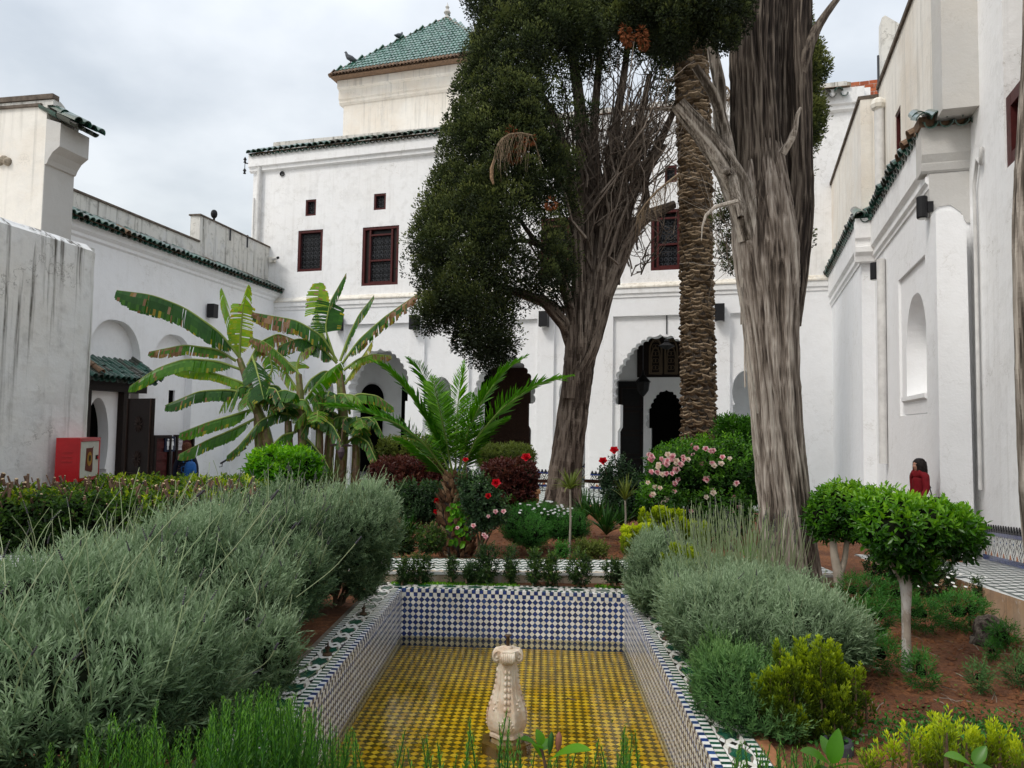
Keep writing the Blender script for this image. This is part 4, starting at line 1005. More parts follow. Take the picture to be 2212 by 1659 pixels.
pts = [(cx_ - .14, cz_ - .17), (cx_ - .02, cz_ - .19), (cx_ + .10, cz_ - .21), (cx_ + .13, cz_ - .17), (cx_ + .12, cz_ + .15), (cx_ + .14, cz_ + .19), (cx_ + .10, cz_ + .17), (cx_ - .12, cz_ + .17)]
fprism(q, DF, pts, .021, .017); lab = q.build('warning_label', basic('brown_label', (.13, .022, .012), .5), fc)
q = MB(); n = 20; fprism(q, DF, [(cx_ + .085 * math.cos(a), cz_ + .11 * math.sin(a)) for a in np.linspace(0, 6.283, n, endpoint=False)], .0245, .0212); q.build('yellow_disc', basic('yellow_label', (.42, .22, .02), .5), lab)
q = MB()
for k in range(5): fprism(q, DF, [(cx_ - .035 + k * .016, cz_ - .03 - .01 * (k % 2)), (cx_ - .024 + k * .016, cz_ - .03), (cx_ - .022 + k * .016, cz_ + .045), (cx_ - .033 + k * .016, cz_ + .04)], .0262, .0247)
fprism(q, DF, [(cx_ - .04, cz_ + .046), (cx_ + .045, cz_ + .046), (cx_ + .045, cz_ + .056), (cx_ - .04, cz_ + .056)], .0262, .0247); fprism(q, DF, [(cx_ + .01, cz_ - .06), (cx_ + .02, cz_ - .06), (cx_ + .02, cz_ - .035), (cx_ + .01, cz_ - .035)], .0262, .0247)
q.build('faded_symbol', M['black'], lab)
dshape(ll - .14, ll - .05, cz_ - .02, cz_ + .05, .0165, .022, 'latch_plate', M['black']); dshape(ll - .09, ll - .05, cz_ - .01, cz_ + .03, .023, .035, 'latch', M['red'])
wl = wv.length; WF = Frame(pl_, wv, CAM - pl_ if True else None); nn = Vector((wv.y, -wv.x, 0)).normalized(); nn = nn if nn.dot(CAM - pl_) > 0 else -nn; WF = Frame(pl_, wv, nn)
q = MB()
for k in range(3): fbox(q, WF, wl * .3, wl * .75, zt - .22 - k * .07, zt - .205 - k * .07, .001, .012)
q.build('louvre', M['red'], fc)

# ================================================================== wall lamps
M['lampblack'] = basic('black_lamp_metal', (.018, .018, .02), .45, var=.2)
def wall_lamp(Fr, u, v, label, d=0.0, hgt=.36, r=.1, roundy=False):
    s, z = Fr.sz(u, v, d); t = thing('wall_lamp', label, 'wall lamp', Fr.pt(s, z, d), 'black wall lamps')
    q = MB(); fbox(q, Fr, s - .05, s + .05, z - .08, z + .08, d - .02, d + .06); q.build('bracket', M['lampblack'], t)
    q = MB()
    if roundy: lathe(q, [(.001, -hgt / 2), (r * .9, -hgt / 2), (r, -hgt / 2 + .015), (r, hgt / 2 - .015), (r * .9, hgt / 2), (.001, hgt / 2)], Matrix.Translation(Fr.pt(s, z, d + .05 + r)), 18)
    else: fbox(q, Fr, s - r, s + r, z - hgt / 2, z + hgt / 2, d + .05, d + .05 + r * 1.9)
    q.build('housing', M['lampblack'], t)
    q = MB(); lathe(q, [(.001, 0), (r * .7, 0), (r * .7, -.012), (.001, -.012)], Matrix.Translation(Fr.pt(s, z - hgt / 2 - .002, d + .05 + r)), 12); q.build('lens', basic('frosted_lens', (.6, .6, .58), .3, var=.05) if 'frosted_lens' not in bpy.data.materials else bpy.data.materials['frosted_lens'], t)
    return t
wall_lamp(F, 736, 700, 'black box wall lamp on the facade just right of the tall banana leaf', .11, .52, .15)
wall_lamp(F, 900, 698, 'black box wall lamp below the drooping left tip of the cypress crown', .11, .52, .15)
wall_lamp(F, 1178, 691, 'black box wall lamp on the pilaster left of the forked cypress trunk', .11, .52, .15)
wall_lamp(F, 1555, 677, 'black box wall lamp just right of the tall palm trunk', .11, .54, .15)
wall_lamp(L, 449, 672, 'black box wall lamp on the left wing behind banana leaves', 0, .45, .13)
wall_lamp(R, 2012, 447, 'large black cylinder lamp under the eave of the right wing', 0, .34, .08, True)
wall_lamp(R, 1905, 585, 'small black cylinder lamp beside the white downpipe on the right wing', 0, .36, .09, True)
# hanging lanterns in the gallery
for u, v, Y, sc2, lab in ((1440, 748, 24.0, .6, 'dark hanging lantern under the apex of the big scalloped arch'), (1389, 825, 26.3, 1.0, 'dark pointed lantern hanging inside the gallery beside the carved lunette')):
    p = P(u, v, Y); t = thing('hanging_lantern', lab, 'lantern', p)
    q = MB(); lathe(q, [(.001, -.55), (.05, -.5), (.12, -.42), (.2, -.3), (.24, -.02), (.28, .0), (.14, .16), (.06, .26), (.04, .4), (.001, .45)] if sc2 > .9 else [(.001, -.2), (.1, -.16), (.42, -.02), (.46, .02), (.3, .1), (.12, .22), (.16, .3), (.05, .4), (.001, .45)], Matrix.Translation(p) @ Matrix.Scale(sc2, 4), 8); q.build('lantern_body', M['black'], t)
    q = MB(); tube(q, [p + Vector((0, 0, .4)), Vector((p.x, p.y, zS - .62))], .02, 5); q.build('chain', M['iron'], t)
# cctv and insulators
cm = thing('security_camera', 'small beige security camera on the inner corner of the palace', 'camera', P(594, 561, 27.5))
q = MB(); p = F.sz(590, 562, .0); fbox(q, F, p[0] - .12, p[0] + .14, p[1] - .1, p[1] + .1, 0, .12); q.build('junction_box', M['ledge'], cm)
q = MB(); a = F.pt(p[0] + .1, p[1] - .0, .16); tube(q, [a, a + F.t * .32 + F.n * .15], .06, 8); q.build('camera_body', M['pvc'], cm)
q = MB(); a = a + F.t * .32 + F.n * .15; tube(q, [a, a + F.t * .05 + F.n * .02], .05, 8); q.build('lens', M['black'], cm)
ins = thing('insulator_bracket', 'black insulator bracket sticking out of the top left palace corner', 'bracket', F.pt(sUL, zB, 0))
q = MB(); p = F.sz(529, 355, .1); tube(q, [F.pt(sUL, p[1] - .02, .1), F.pt(p[0], p[1] + .05, .1)], .025, 5); q.build('arm', M['iron'], ins)
for e in (.15, -.3): q = MB(); c = F.pt(p[0], p[1] + e, .1); lathe(q, [(.001, -.1), (.06, -.08), (.03, 0), (.07, .04), (.03, .12), (.001, .14)], Matrix.Translation(c), 8); q.build('insulator', M['black'], ins)
q = MB(); tube(q, [F.pt(p[0], p[1] - .3, .1), F.pt(p[0], p[1] + .3, .1)], .015, 5); q.build('pin', M['iron'], ins)
q = MB(); p = L.pt(ls(462, 475, -.55), zp2 + .04, -.55); tube(q, [p, p + Vector((0, 0, .2))], .04, 5); ball(q, p + Vector((0, 0, .3)), .12, n=6, sz=1.3); tag(q.build('roof_insulator', M['black']), 'black round insulator on top of the raised left parapet', 'insulator')
# pigeons
def pigeon(p, az, label, k=1.0, dark=.5):
    Z = Matrix.Translation(p) @ Matrix.Rotation(az, 4, 'Z') @ Matrix.Scale(k, 4); t = thing('pigeon', label, 'pigeon', p, 'pigeons resting on the roofs')
    q = MB(); pts = [(-.20, 0, .07), (-.12, 0, .10), (-.02, 0, .13), (.06, 0, .17), (.10, 0, .22), (.115, 0, .265), (.13, 0, .285), (.165, 0, .28)]; rr = [.012, .035, .075, .07, .042, .032, .034, .006]
    tube(q, [Z @ Vector(a) for a in pts], [r * k for r in rr], 9); q.build('body', M['feather'], t, smooth=True)
    for e in (-1, 1):
        q = MB(); q.addm([(.06, e * .062, .19), (-.02, e * .082, .15), (-.17, e * .03, .075), (-.02, e * .07, .09)], [(0, 1, 2, 3)], Z); q.build('wing', M['feather'], t)
        q = MB(); tube(q, [Z @ Vector((0, e * .03, .08)), Z @ Vector((.01, e * .03, 0)), Z @ Vector((.05, e * .035, 0))], .007 * k, 4); q.build('leg', M['redwood'], t)
M['feather'] = basic('grey_feathers', (.13, .14, .16), .7, var=.5, scale=14)
pp = R.pt(s1 - .35, EZ + .17, d1 + .15); pigeon(P(1855, 492, (pp.y)), 2.9, 'grey pigeon perched on the tiled corner of the right wing', 1.1)
pA_ = P(873, 104, 36.0); pigeon(c4[0].lerp(apx, .57) + Vector((0, 0, .12)), 1.0, 'pigeon sitting halfway up the left ridge of the pyramid roof', 1.6)
pigeon(c4[0].lerp(apx, .17) + Vector((0, 0, .12)), 3.3, 'pigeon sitting at the lower left end of the pyramid ridge', 1.8)
pigeon(P(562, 582, 0) if False else F.pt(F.sz(568, 574, .2)[0], F.sz(566, 580, .2)[1] - .1, .22) if False else F.pt(F.sz(562, 600, .1)[0], zS + .3, .18), 1.2, 'pigeon on the cornice below the left downpipe', 1.0) if False else None

# ================================================================== POOL
pool = thing('fountain_pool', 'rectangular zellige pool with blue and white walls and yellow floor', 'pool', (0, 6, 0)); pool['kind'] = 'structure'
WZ, FZ = -.48, -.585
tile_blue = tinted('cobalt_glazed_tile', [(.010, .026, .13), (.016, .042, .20), (.028, .075, .24), (.008, .02, .09)], .16, var=.25, scale=40, bump=.15, coat=.5, dirt=((.05, .06, .08), .35))
tile_white = tinted('white_glazed_tile', [(.66, .63, .56), (.74, .72, .67), (.80, .79, .76), (.72, .71, .68)], .2, var=.10, scale=30, bump=.12, coat=.4, dirt=((.42, .37, .27), .25))
tile_green = tinted('green_zellige', [(.008, .065, .04), (.014, .10, .062), (.01, .05, .035), (.03, .13, .08)], .18, var=.3, scale=30, coat=.5, dirt=((.2, .2, .17), .2))
tile_black = tinted('black_zellige', [(.012, .011, .012), (.03, .028, .026)], .25, coat=.3)
tile_yellow = tinted('yellow_zellige', [(.60, .35, .008), (.78, .49, .015), (.84, .60, .05), (.70, .42, .012)], .3, var=.4, scale=9, bump=.2, dirt=((.22, .15, .02), .45))
tile_olive = tinted('olive_zellige', [(.10, .075, .010), (.15, .11, .015), (.085, .07, .012), (.18, .13, .02)], .3, var=.4, scale=9, dirt=((.03, .03, .012), .6))
grout = basic('grey_grout', (.20, .175, .14), .9, var=.4, scale=12)
corn = [PBL, PBR, PNR, PNL]
PY = .0584; a_ = PY / 2 * .955
def dia(): 
    pts = [(a_, 0), (0, a_), (-a_, 0), (0, -a_)]; b = a_ * .93
    v = [(x, 0, z) for x, z in pts] + [(x * .96, .003, z * .96) for x, z in pts]
    return v, [(4, 5, 6, 7)] + [(i, (i + 1) % 4, 4 + (i + 1) % 4, 4 + i) for i in range(4)]
def sq(w, h, t=.003): 
    x, z = w / 2 - .0012, h / 2 - .0012; pts = [(x, z), (-x, z), (-x, -z), (x, -z)]
    v = [(a, 0, b) for a, b in pts] + [(a * .96, t, b * .97) for a, b in pts]
    return v, [(4, 5, 6, 7)] + [(i, (i + 1) % 4, 4 + (i + 1) % 4, 4 + i) for i in range(4)]
def wallframe(a, b):   # inner wall from a to b, normal into the pool
    t = (b - a); t.z = 0; L_ = t.length; t.normalize(); c = (PBL + PBR + PNL + PNR) / 4; n = Vector((-t.y, t.x, 0)); n = n if n.dot(c - a) > 0 else -n
    return Frame(a, t, n), L_
wt = Tiler('tile', [tile_blue, tile_white])
for (A_, B_, nm) in ((PBL, PBR, 'back_wall'), (PBL, PNL, 'left_wall'), (PBR, PNR, 'right_wall'), (PNL, PNR, 'near_wall')):
    Fr, LL = wallframe(A_, B_)
    q = MB(); fbox(q, Fr, -.3, LL + .3, FZ - .2, -.006, -.34, 0); wo = q.build(nm, grout, pool)
    wt = Tiler('tile', [tile_blue, tile_white]); v, f = dia(); wt.proto('b', v, f, 0); wt.proto('w', v, f, 1)
    ns = int(round(LL / .040)); ws = LL / ns; v, f = sq(ws, .042); wt.proto('sb', v, f, 0); wt.proto('sw', v, f, 1)
    for i in range(ns): wt.put('sb' if i % 2 else 'sw', Fr.mat((i + .5) * ws, -.057, .0))
    nd = int(round(LL / PY)); off = 0; PX = LL / nd
    for j in range(0, 20):
        for i in range(nd + 1):
            z = -.080 - PY / 2 - (j // 2) * PY - (PY / 2 if j % 2 else 0)
            if z < FZ: continue
            if j % 2 == 0:
                s = (i + .5) * PX
                if s < LL: wt.put('b', Fr.mat(s, z, 0))
            else:
                s = i * PX
                wt.put('w', Fr.mat(s, z, 0))
            if j == 0: wt.put('w', Fr.mat(i * PX, z + PY / 2, -.0012))
    wt.finish(wo, 290 if nm == 'back_wall' else (150 if nm != 'near_wall' else 1), 'tiles')
    # rim on top
    out_ = RW; q = MB(); fbox(q, Fr, -out_ if nm == 'back_wall' else -out_, LL + (out_ if nm == 'back_wall' else out_), -.20, -.005, -out_, -.001)
    if nm == 'near_wall': pass
    ro_ = q.build('rim', grout, pool)
    rt = Tiler('tile', [tile_blue, tile_white, tile_green, tile_black])
    def flat(pts, th=.003):      # pts in (s, d) on top of the rim
        v = [(a, b, 0) for a, b in pts]; c = np.mean(np.array(pts), 0)
        v += [(c[0] + (a - c[0]) * .97, c[1] + (b - c[1]) * .97, th) for a, b in pts]; m = len(pts)
        return v, [tuple(range(m, 2 * m))] + [(i, (i + 1) % m, m + (i + 1) % m, m + i) for i in range(m)]
    # bullnose squares: top face and face towards the pool
    v, f = flat([(-ws / 2 + .001, -.036), (ws / 2 - .001, -.036), (ws / 2 - .001, .002), (-ws / 2 + .001, .002)]); rt.proto('kb', v, f, 0); rt.proto('kw', v, f, 1)
    v, f = sq(ws, .032); rt.proto('fb', v, f, 0); rt.proto('fw', v, f, 1)
    for i in range(ns):
        rt.put('kw' if i % 2 else 'kb', Fr.mat((i + .5) * ws, -.004, 0)); rt.put('fw' if i % 2 else 'fb', Fr.mat((i + .5) * ws, -.020, 0))
    bl = .030; v, f = flat([(-bl / 2 + .001, -.027), (bl / 2 - .001, -.027), (bl / 2 - .001, .027), (-bl / 2 + .001, .027)]); rt.proto('bg', v, f, 2); rt.proto('bw', v, f, 1)
    nbr = int((LL + .5) / bl)
    for i in range(nbr):
        s = -.25 + (i + .5) * bl
        if s > .02 - .05 and s < LL + .03: rt.put('bg' if i % 2 else 'bw', Fr.mat(s, -.004, -.066))
        rt.put('bw' if i % 2 else 'bg', Fr.mat(s, -.004, -.268))
    # medallion field, period .27
    per = .27; hw_ = .072; mc = -.167
    med = []
    for k in range(6):
        a0, a1, a2 = [math.radians(60 * k + e) for e in (0, 30, 60)]
        rx, ry = .098, .060
        med.append([(0, 0), (rx * .62 * math.cos(a0), ry * .8 * math.sin(a0)), (rx * math.cos(a1) * .98, ry * math.sin(a1) * 1.05), (rx * .62 * math.cos(a2), ry * .8 * math.sin(a2))])
    for k, pl in enumerate(med):
        c = np.mean(np.array(pl), 0); pl = [(c[0] + (a - c[0]) * .95, c[1] + (b - c[1]) * .95) for a, b in pl]; v, f = flat(pl); rt.proto('m%d' % k, v, f, 2)
    v, f = flat([(.026, 0), (0, .020), (-.026, 0), (0, -.020)]); rt.proto('bd', v, f, 3)
    v, f = flat([(.04, 0), (0, .024), (-.04, 0)]); rt.proto('tg', v, f, 3)
    hp = per / 2
    # white pieces around (quarter set mirrored)
    for sx in (1, -1):
        for sy in (1, -1):
            for k, pl in enumerate(([(.064, .0), (.107, 0), (hp - .003, .022), (hp - .003, .045), (.095, .033)], [(.060, .050), (.093, .036), (hp - .004, .049), (.092, hw_ - .003)], [(.002, .064), (.055, .053), (.088, hw_ - .002), (.002, hw_ - .002)])):
                pts = [(a * sx, b * sy) for a, b in pl]; pts = pts if sx * sy > 0 else pts[::-1]; v, f = flat(pts); rt.proto('w%d%d%d' % (k, sx, sy), v, f, 1)
    nm_ = int((LL + .3) / per); o0 = (LL - nm_ * per) / 2
    for i in range(nm_ + 1):
        s = o0 + (i + .0) * per
        for k in range(6): rt.put('m%d' % k, Fr.mat(s, -.004, mc))
        for sx in (1, -1):
            for sy in (1, -1):
                for k in range(3): rt.put('w%d%d%d' % (k, sx, sy), Fr.mat(s, -.004, mc))
        rt.put('bd', Fr.mat(s + hp, -.004, mc))
        for sy in (1, -1): rt.put('tg', Fr.mat(s + hp, -.004, mc + sy * (hw_ - .001), Matrix.Rotation(math.pi if sy > 0 else 0, 4, 'Z')))
    rt.finish(ro_, 220 if nm != 'near_wall' else 1, 'tiles')
# floor
PY = .069; a_ = PY / 2 * .955
q = MB(); Fr, LL = wallframe(PBL, PBR); LN = (PNL - PBL).length
fpts = [(p.x, p.y, FZ - .004) for p in corn]; q.add(fpts, [(0, 3, 2, 1)]); fo = q.build('floor', grout, pool)
ft = Tiler('tile', [tile_yellow, tile_olive]); 
v = [(a_, 0, 0), (0, a_, 0), (-a_, 0, 0), (0, -a_, 0)]; v += [(x * .97, y * .97, .003) for x, y, z in v]; f = [(4, 5, 6, 7)] + [(i, (i + 1) % 4, 4 + (i + 1) % 4, 4 + i) for i in range(4)]
ft.proto('y', v, f, 0); ft.proto('o', v, f, 1)
Fr2, L2 = wallframe(PBL, PNL); Fr3, L3 = wallframe(PBR, PNR)
for j in range(-2, 150):
    for i in range(-60, 76):
        p = Fr.pt(.04 + i * PY + (PY / 2 if j % 2 else 0), FZ, j * PY / 2 + .02)
        if (p - Fr2.o).dot(Fr2.n) > -.01 and (p - Fr3.o).dot(Fr3.n) > -.01 and p.y > YN: ft.put('o' if j % 2 else 'y', Fr.mat(.04 + i * PY + (PY / 2 if j % 2 else 0), FZ, j * PY / 2 + .02))
# individual tiles should be the ones in view: ignore those hidden below the frame
vis = [it for it in ft.items if it[1].translation.y > 4.85]; hid = [it for it in ft.items if it[1].translation.y <= 4.85]
ft.items = vis; ft.finish(fo, 290, 'tiles')
ft.items = hid; ft.finish(fo, 0, 'tiles')
# water
m, t, b, o_ = newmat('water'); t.nodes.remove(b)
frn = N(t, 'ShaderNodeFresnel'); frn.inputs[0].default_value = 1.33; tr = N(t, 'ShaderNodeBsdfTransparent'); tr.inputs[0].default_value = (.93, .93, .80, 1); gl = N(t, 'ShaderNodeBsdfGlossy'); gl.inputs['Roughness'].default_value = .015
wn = tnoise(t, 7, 5, .6, tpos(t, (1, 1.6, 1)), .5); bp = N(t, 'ShaderNodeBump'); bp.inputs['Strength'].default_value = .14; bp.inputs['Distance'].default_value = .02
t.links.new(wn.outputs[0], bp.inputs['Height']); t.links.new(bp.outputs[0], frn.inputs['Normal']); t.links.new(bp.outputs[0], gl.inputs['Normal'])
msx = N(t, 'ShaderNodeMixShader'); t.links.new(frn.outputs[0], msx.inputs[0]); t.links.new(tr.outputs[0], msx.inputs[1]); t.links.new(gl.outputs[0], msx.inputs[2]); t.links.new(msx.outputs[0], o_.inputs[0])
M['water'] = m; q = MB(); q.add([(p.x, p.y, WZ) for p in corn], [(0, 3, 2, 1)]); tag(q.build('pool_water', M['water']), kind='structure')
# clay edging outside the right rim
q = MB(); Fr3, L3 = wallframe(PBR, PNR); fbox(q, Fr3, -.3, L3, -.12, -.002, -RW - .07, -RW - .004); q.build('clay_edging', basic('terracotta', (.34, .15, .07), .85, var=.4), pool)
# bronze nozzles on the rim
for u, v, lab in ((707, 1415, 'small bronze spout on the left pool rim, nearer one'), (785, 1327, 'small bronze spout on the left pool rim, farther one'), (1439, 1381, 'small bronze spout on the right pool rim, farther one'), (1499, 1494, 'small bronze spout on the right pool rim, nearer one')):
    p = G(u, v, 0); t = thing('fountain_spout', lab, 'spout', p, 'spouts on the pool rim')
    q = MB(); lathe(q, [(.001, 0), (.035, 0), (.035, .012), (.014, .02), (.014, .045), (.02, .05), (.02, .06), (.001, .065)], Matrix.Translation(p), 12); q.build('base', M['rust'], t)
    q = MB(); tube(q, [p + Vector((0, 0, .05)), p + Vector((-.012 if u > 1000 else .012, -.03, .10))], [.009, .004], 6); q.build('nozzle', M['rust'], t)

# ================================================================== marble fountain pedestal
fp = P(1094, 1587, 0 + 5.26); fp = G(1094, 1587, WZ); H = 1.7 - (1391 - 922) / 1600 * fp.y - WZ
print('pedestal', fp, 'h', H)
M['marble'] = None
m, t, b, o = newmat('weathered_marble'); p_ = tpos(t); n1 = tnoise(t, 9, 6, .65, p_); n2 = tnoise(t, 2.5, 4, .5, p_); n3 = tnoise(t, 60, 3, .5, p_)
c = tmix(t, tramp(t, n1.outputs[0], [(.38, 1), (.62, 0)]), (.62, .54, .43), (.47, .34, .23)); c = tmix(t, tmath(t, 'MULTIPLY', tramp(t, n2.outputs[0], [(.55, 0), (.75, 1)]), .5), c, (.45, .24, .13))
t.links.new(c, b.inputs['Base Color']); b.inputs['Roughness'].default_value = .55; b.inputs['Subsurface Weight'].default_value = .08; tbump(t, b, n3.outputs[0], .25, .004); M['marble'] = m
ped = thing('fountain_pedestal', 'carved cream marble pedestal with scrolls and acanthus rising from the pool', 'fountain', (fp.x, fp.y, FZ))
B0 = Vector((fp.x, fp.y, WZ))
def oct_(r, z, ch=.42):       # chamfered square section
    k = r * ch; pts = [(r, -k), (r, k), (k, r), (-k, r), (-r, k), (-r, -k), (-k, -r), (k, -r)]
    out_ = []
    for i in range(8):
        a, b2 = Vector(pts[i]), Vector(pts[(i + 1) % 8])
        for e in (0, .12, .5, .88): 
            q_ = a.lerp(b2, e); 
            if e == .5: q_ *= .955
            out_.append((B0.x + q_.x, B0.y + q_.y, z))
    return out_
prof2 = [(-.11, .118), (-.06, .118), (-.055, .105), (-.01, .105), (0, .10), (.01, .118), (.03, .118), (.04, .108), (.05, .108), (.06, .126), (.09, .133), (.14, .136), (.20, .128), (.26, .110), (.32, .092), (.38, .078), (.45, .070), (.50, .068), (.54, .070), (.57, .080), (.60, .088), (.635, .088), (.64, .07), (.64, .01)]
q = MB(); V = []
for z, r in prof2: V += oct_(r, WZ + z * H / .64)
m_ = 32; q.add(V, [(i * m_ + k, i * m_ + (k + 1) % m_, (i + 1) * m_ + (k + 1) % m_, (i + 1) * m_ + k) for i in range(len(prof2) - 1) for k in range(m_)]); 
q.build('shaft', M['marble'], ped, smooth=False)
sc3 = H / .64
def rad_at(z): return float(np.interp(z, [a for a, _ in prof2], [b for _, b in prof2]))
for k in range(4):
    RZ = Matrix.Translation(B0) @ Matrix.Rotation(k * math.pi / 2, 4, 'Z') @ Matrix.Scale(sc3, 4)
    # top roll with ribs, axis along local y at +x side
    q = MB(); ax = .080; cz = .585
    for i in range(6):
        y = -.036 + i * .0144; tube(q, [RZ @ Vector((ax + .030 * math.cos(a), y, cz + .038 * math.sin(a))) for a in np.linspace(1.9, -2.6, 12)], .0085 * sc3, 6)
    for e in (-1, 1):
        pts = [RZ @ Vector((ax + (.034 - .0045 * a) * math.cos(-a + 1.6), e * .047, cz + (.042 - .0055 * a) * math.sin(-a + 1.6))) for a in np.linspace(0, 7.5, 24)]; tube(q, pts, [.0085 * sc3 * (1 - .4 * j / 24) for j in range(24)], 6)
        lathe(q, [(.001, -.004), (.032, -.004), (.034, .0), (.001, .004)], RZ @ Matrix.Translation((ax, e * .044, cz)) @ Matrix.Rotation(math.pi / 2, 4, 'X'), 14); ball(q, RZ @ Vector((ax, e * .05, cz)), .010 * sc3, n=5)
    q.build('scroll', M['marble'], ped, smooth=True)
    # garland
    q = MB()
    for i in range(7):
        z = .50 - i * .042; r = rad_at(z) + .004
        for e in (-1, 1):
            rr = .011 + .002 * (i / 7); A = RZ @ Vector((r, e * .011, z)); Bv = RZ @ Vector((rad_at(z - .04) + .006, e * .016, z - .036)); tube(q, [A, A.lerp(Bv, .35), A.lerp(Bv, .75), Bv], [.004 * sc3, rr * sc3, rr * 1.1 * sc3, .003 * sc3], 7)
    q.build('garland', M['marble'], ped, smooth=True)
    # acanthus leaf: fan of ribs
    q = MB()
    for i in range(-4, 5):
        a = i * .20; top = .20 - abs(i) * .022; z0 = .055
        pts = []
        for e in np.linspace(0, 1, 6):
            z = z0 + (top - z0) * e; y = math.sin(a) * .075 * e ** .8; pts.append(RZ @ Vector((rad_at(z) * .995 + .008 * (1 - abs(e - .55)) + (.014 if e > .9 else 0), y, z)))
        tube(q, pts, [.007 * sc3, .009 * sc3, .010 * sc3, .010 * sc3, .009 * sc3, .006 * sc3], 6)
    q.build('acanthus_leaf', M['marble'], ped, smooth=True)
    # side volutes on the bulge, at the chamfers
    RD = Matrix.Translation(B0) @ Matrix.Rotation(k * math.pi / 2 + math.pi / 4, 4, 'Z') @ Matrix.Scale(sc3, 4)
    q = MB()
    for e in (-1, 1):
        for a0_ in (0,):
            c = Vector((.118, e * .030, .115)); pts = [RD @ Vector((c.x + .012, c.y + e * (.032 - .004 * a) * math.cos(a + 1.2) * .8, c.z + (.036 - .0045 * a) * math.sin(a + 1.2))) for a in np.linspace(0, 7.2, 22)]; tube(q, pts, [.007 * sc3 * (1 - .4 * j / 22) for j in range(22)], 6); ball(q, RD @ Vector((c.x + .014, c.y, c.z)), .010 * sc3, n=5)
    for i in range(4):
        z = .215 + i * .02; ball(q, RD @ Vector((rad_at(z) * 1.03, (i % 2 - .5) * .02, z)), .011 * sc3, n=5)
    tube(q, [RD @ Vector((rad_at(z) * 1.02 + .0, 0, z)) for z in (.49, .42, .35, .28)], .006 * sc3, 5)
    q.build('volute', M['marble'], ped, smooth=True)
q = MB(); lathe(q, [(.001, .62), (.030, .62), (.036, .635), (.034, .655), (.016, .66), (.001, .66)], Matrix.Translation(B0) @ Matrix.Scale(sc3, 4), 14); q.build('collar', M['marble'], ped, smooth=True)
q = MB(); lathe(q, [(.013, .63), (.013, .725), (.028, .733), (.028, .738), (.012, .742), (.001, .742)], Matrix.Translation(B0) @ Matrix.Scale(sc3, 4), 14); q.build('pipe', M['rust'], ped, smooth=True)
q = MB(); V = oct_(.17, FZ) + oct_(.17, WZ - .03) + oct_(.12, WZ - .028); q.add(V, [(i * 32 + k, i * 32 + (k + 1) % 32, (i + 1) * 32 + (k + 1) % 32, (i + 1) * 32 + k) for i in range(2) for k in range(32)]); q.build('plinth', basic('algae_stone', (.16, .10, .03), .6, var=.4), ped)

# ================================================================== zigzag path behind the pool
pa = thing('zigzag_path', 'narrow raised path of green and white zigzag tiles behind the pool', 'path', (0, 8.8, .1)); pa['kind'] = 'structure'
PZ = .10
nl_, nr_ = G(860, 1238, PZ - .015), G(1350, 1244, PZ - .015); fl_, fr_ = G(870, 1204, PZ), G(1350, 1208, PZ)
td = (fr_ - fl_).normalized(); td.z = 0; PF = Frame(fl_, td, Vector((td.y, -td.x, 0)))
wd = .86
q = MB(); fbox(q, PF, -7.2, 5.0, -.4, PZ - .006, 0, wd); pb = q.build('bed', [plaster('path_edge_render', (.45, .36, .26), grime=(.14, .10, .07), amt=1.0, streak=.8)], pa)
zt_ = Tiler('tile', [tinted('green_path_tile', [(.014, .06, .04), (.025, .085, .058), (.016, .05, .036)], .4, spec=.3), tinted('white_path_tile', [(.66, .66, .63), (.74, .74, .71)], .4, var=.1, dirt=((.35, .30, .22), .4))])
cw_ = .0435; sh = .055
for key, w_, mi in (('g', .060, 0), ('w', .088, 1)):
    for e in (1, -1):
        y0, y1 = 0, w_ - .003; xx = cw_ - .001
        v, f = slab([(0.001, y0 + (0 if e > 0 else sh)), (xx, y0 + (sh if e > 0 else 0)), (xx, y1 + (sh if e > 0 else 0)), (0.001, y1 + (0 if e > 0 else sh))]); zt_.proto(key + ('u' if e > 0 else 'd'), v, f, mi)
nrow = int((wd - .05) / .148)
for i in range(int(12.2 / cw_)):
    for j in range(nrow):
        s = -7.2 + i * cw_; d = .01 + j * .148; e = 'u' if i % 2 else 'd'
        zt_.put('g' + e, PF.mat(s, PZ - .004, d)); zt_.put('w' + e, PF.mat(s, PZ - .004, d + .060))
zt_.items = [it for it in zt_.items]; zt_.items.sort(key=lambda k: abs(k[1].translation.x))
def keyd(k): return abs(k[1].translation.x)
near_ = [it for it in zt_.items if abs(it[1].translation.x) < 1.6]; far_ = [it for it in zt_.items if abs(it[1].translation.x) >= 1.6]
zt_.items = near_; zt_.finish(pa, 290, 'tiles'); zt_.items = far_; zt_.finish(pa, 0, 'tiles')
q = MB(); fbox(q, PF, -7.2, 5.0, PZ - .03, PZ + .001, wd + .001, wd + .012); q.build('edge_strip', M['walkbed'], pa)
# left paving strip between lavender and hedge
q = MB(); a = [G(-300, 1260, 0), G(-80, 1190, 0), G(140, 1172, 0), G(560, 1172, 0), G(600, 1215, 0), G(300, 1300, 0), G(-500, 1500, 0)]
q.add([(p.x, p.y, .05) for p in a], [tuple(range(len(a)))]); q.add([(p.x, p.y, z) for z in (.05, -.2) for p in a], [(i, (i + 1) % 7, 7 + (i + 1) % 7, 7 + i) for i in range(7)])
tag(q.build('side_path', checkmat('side_path_zellige', (.66, .68, .66), (.09, .14, .12), 14, .785)), kind='structure')
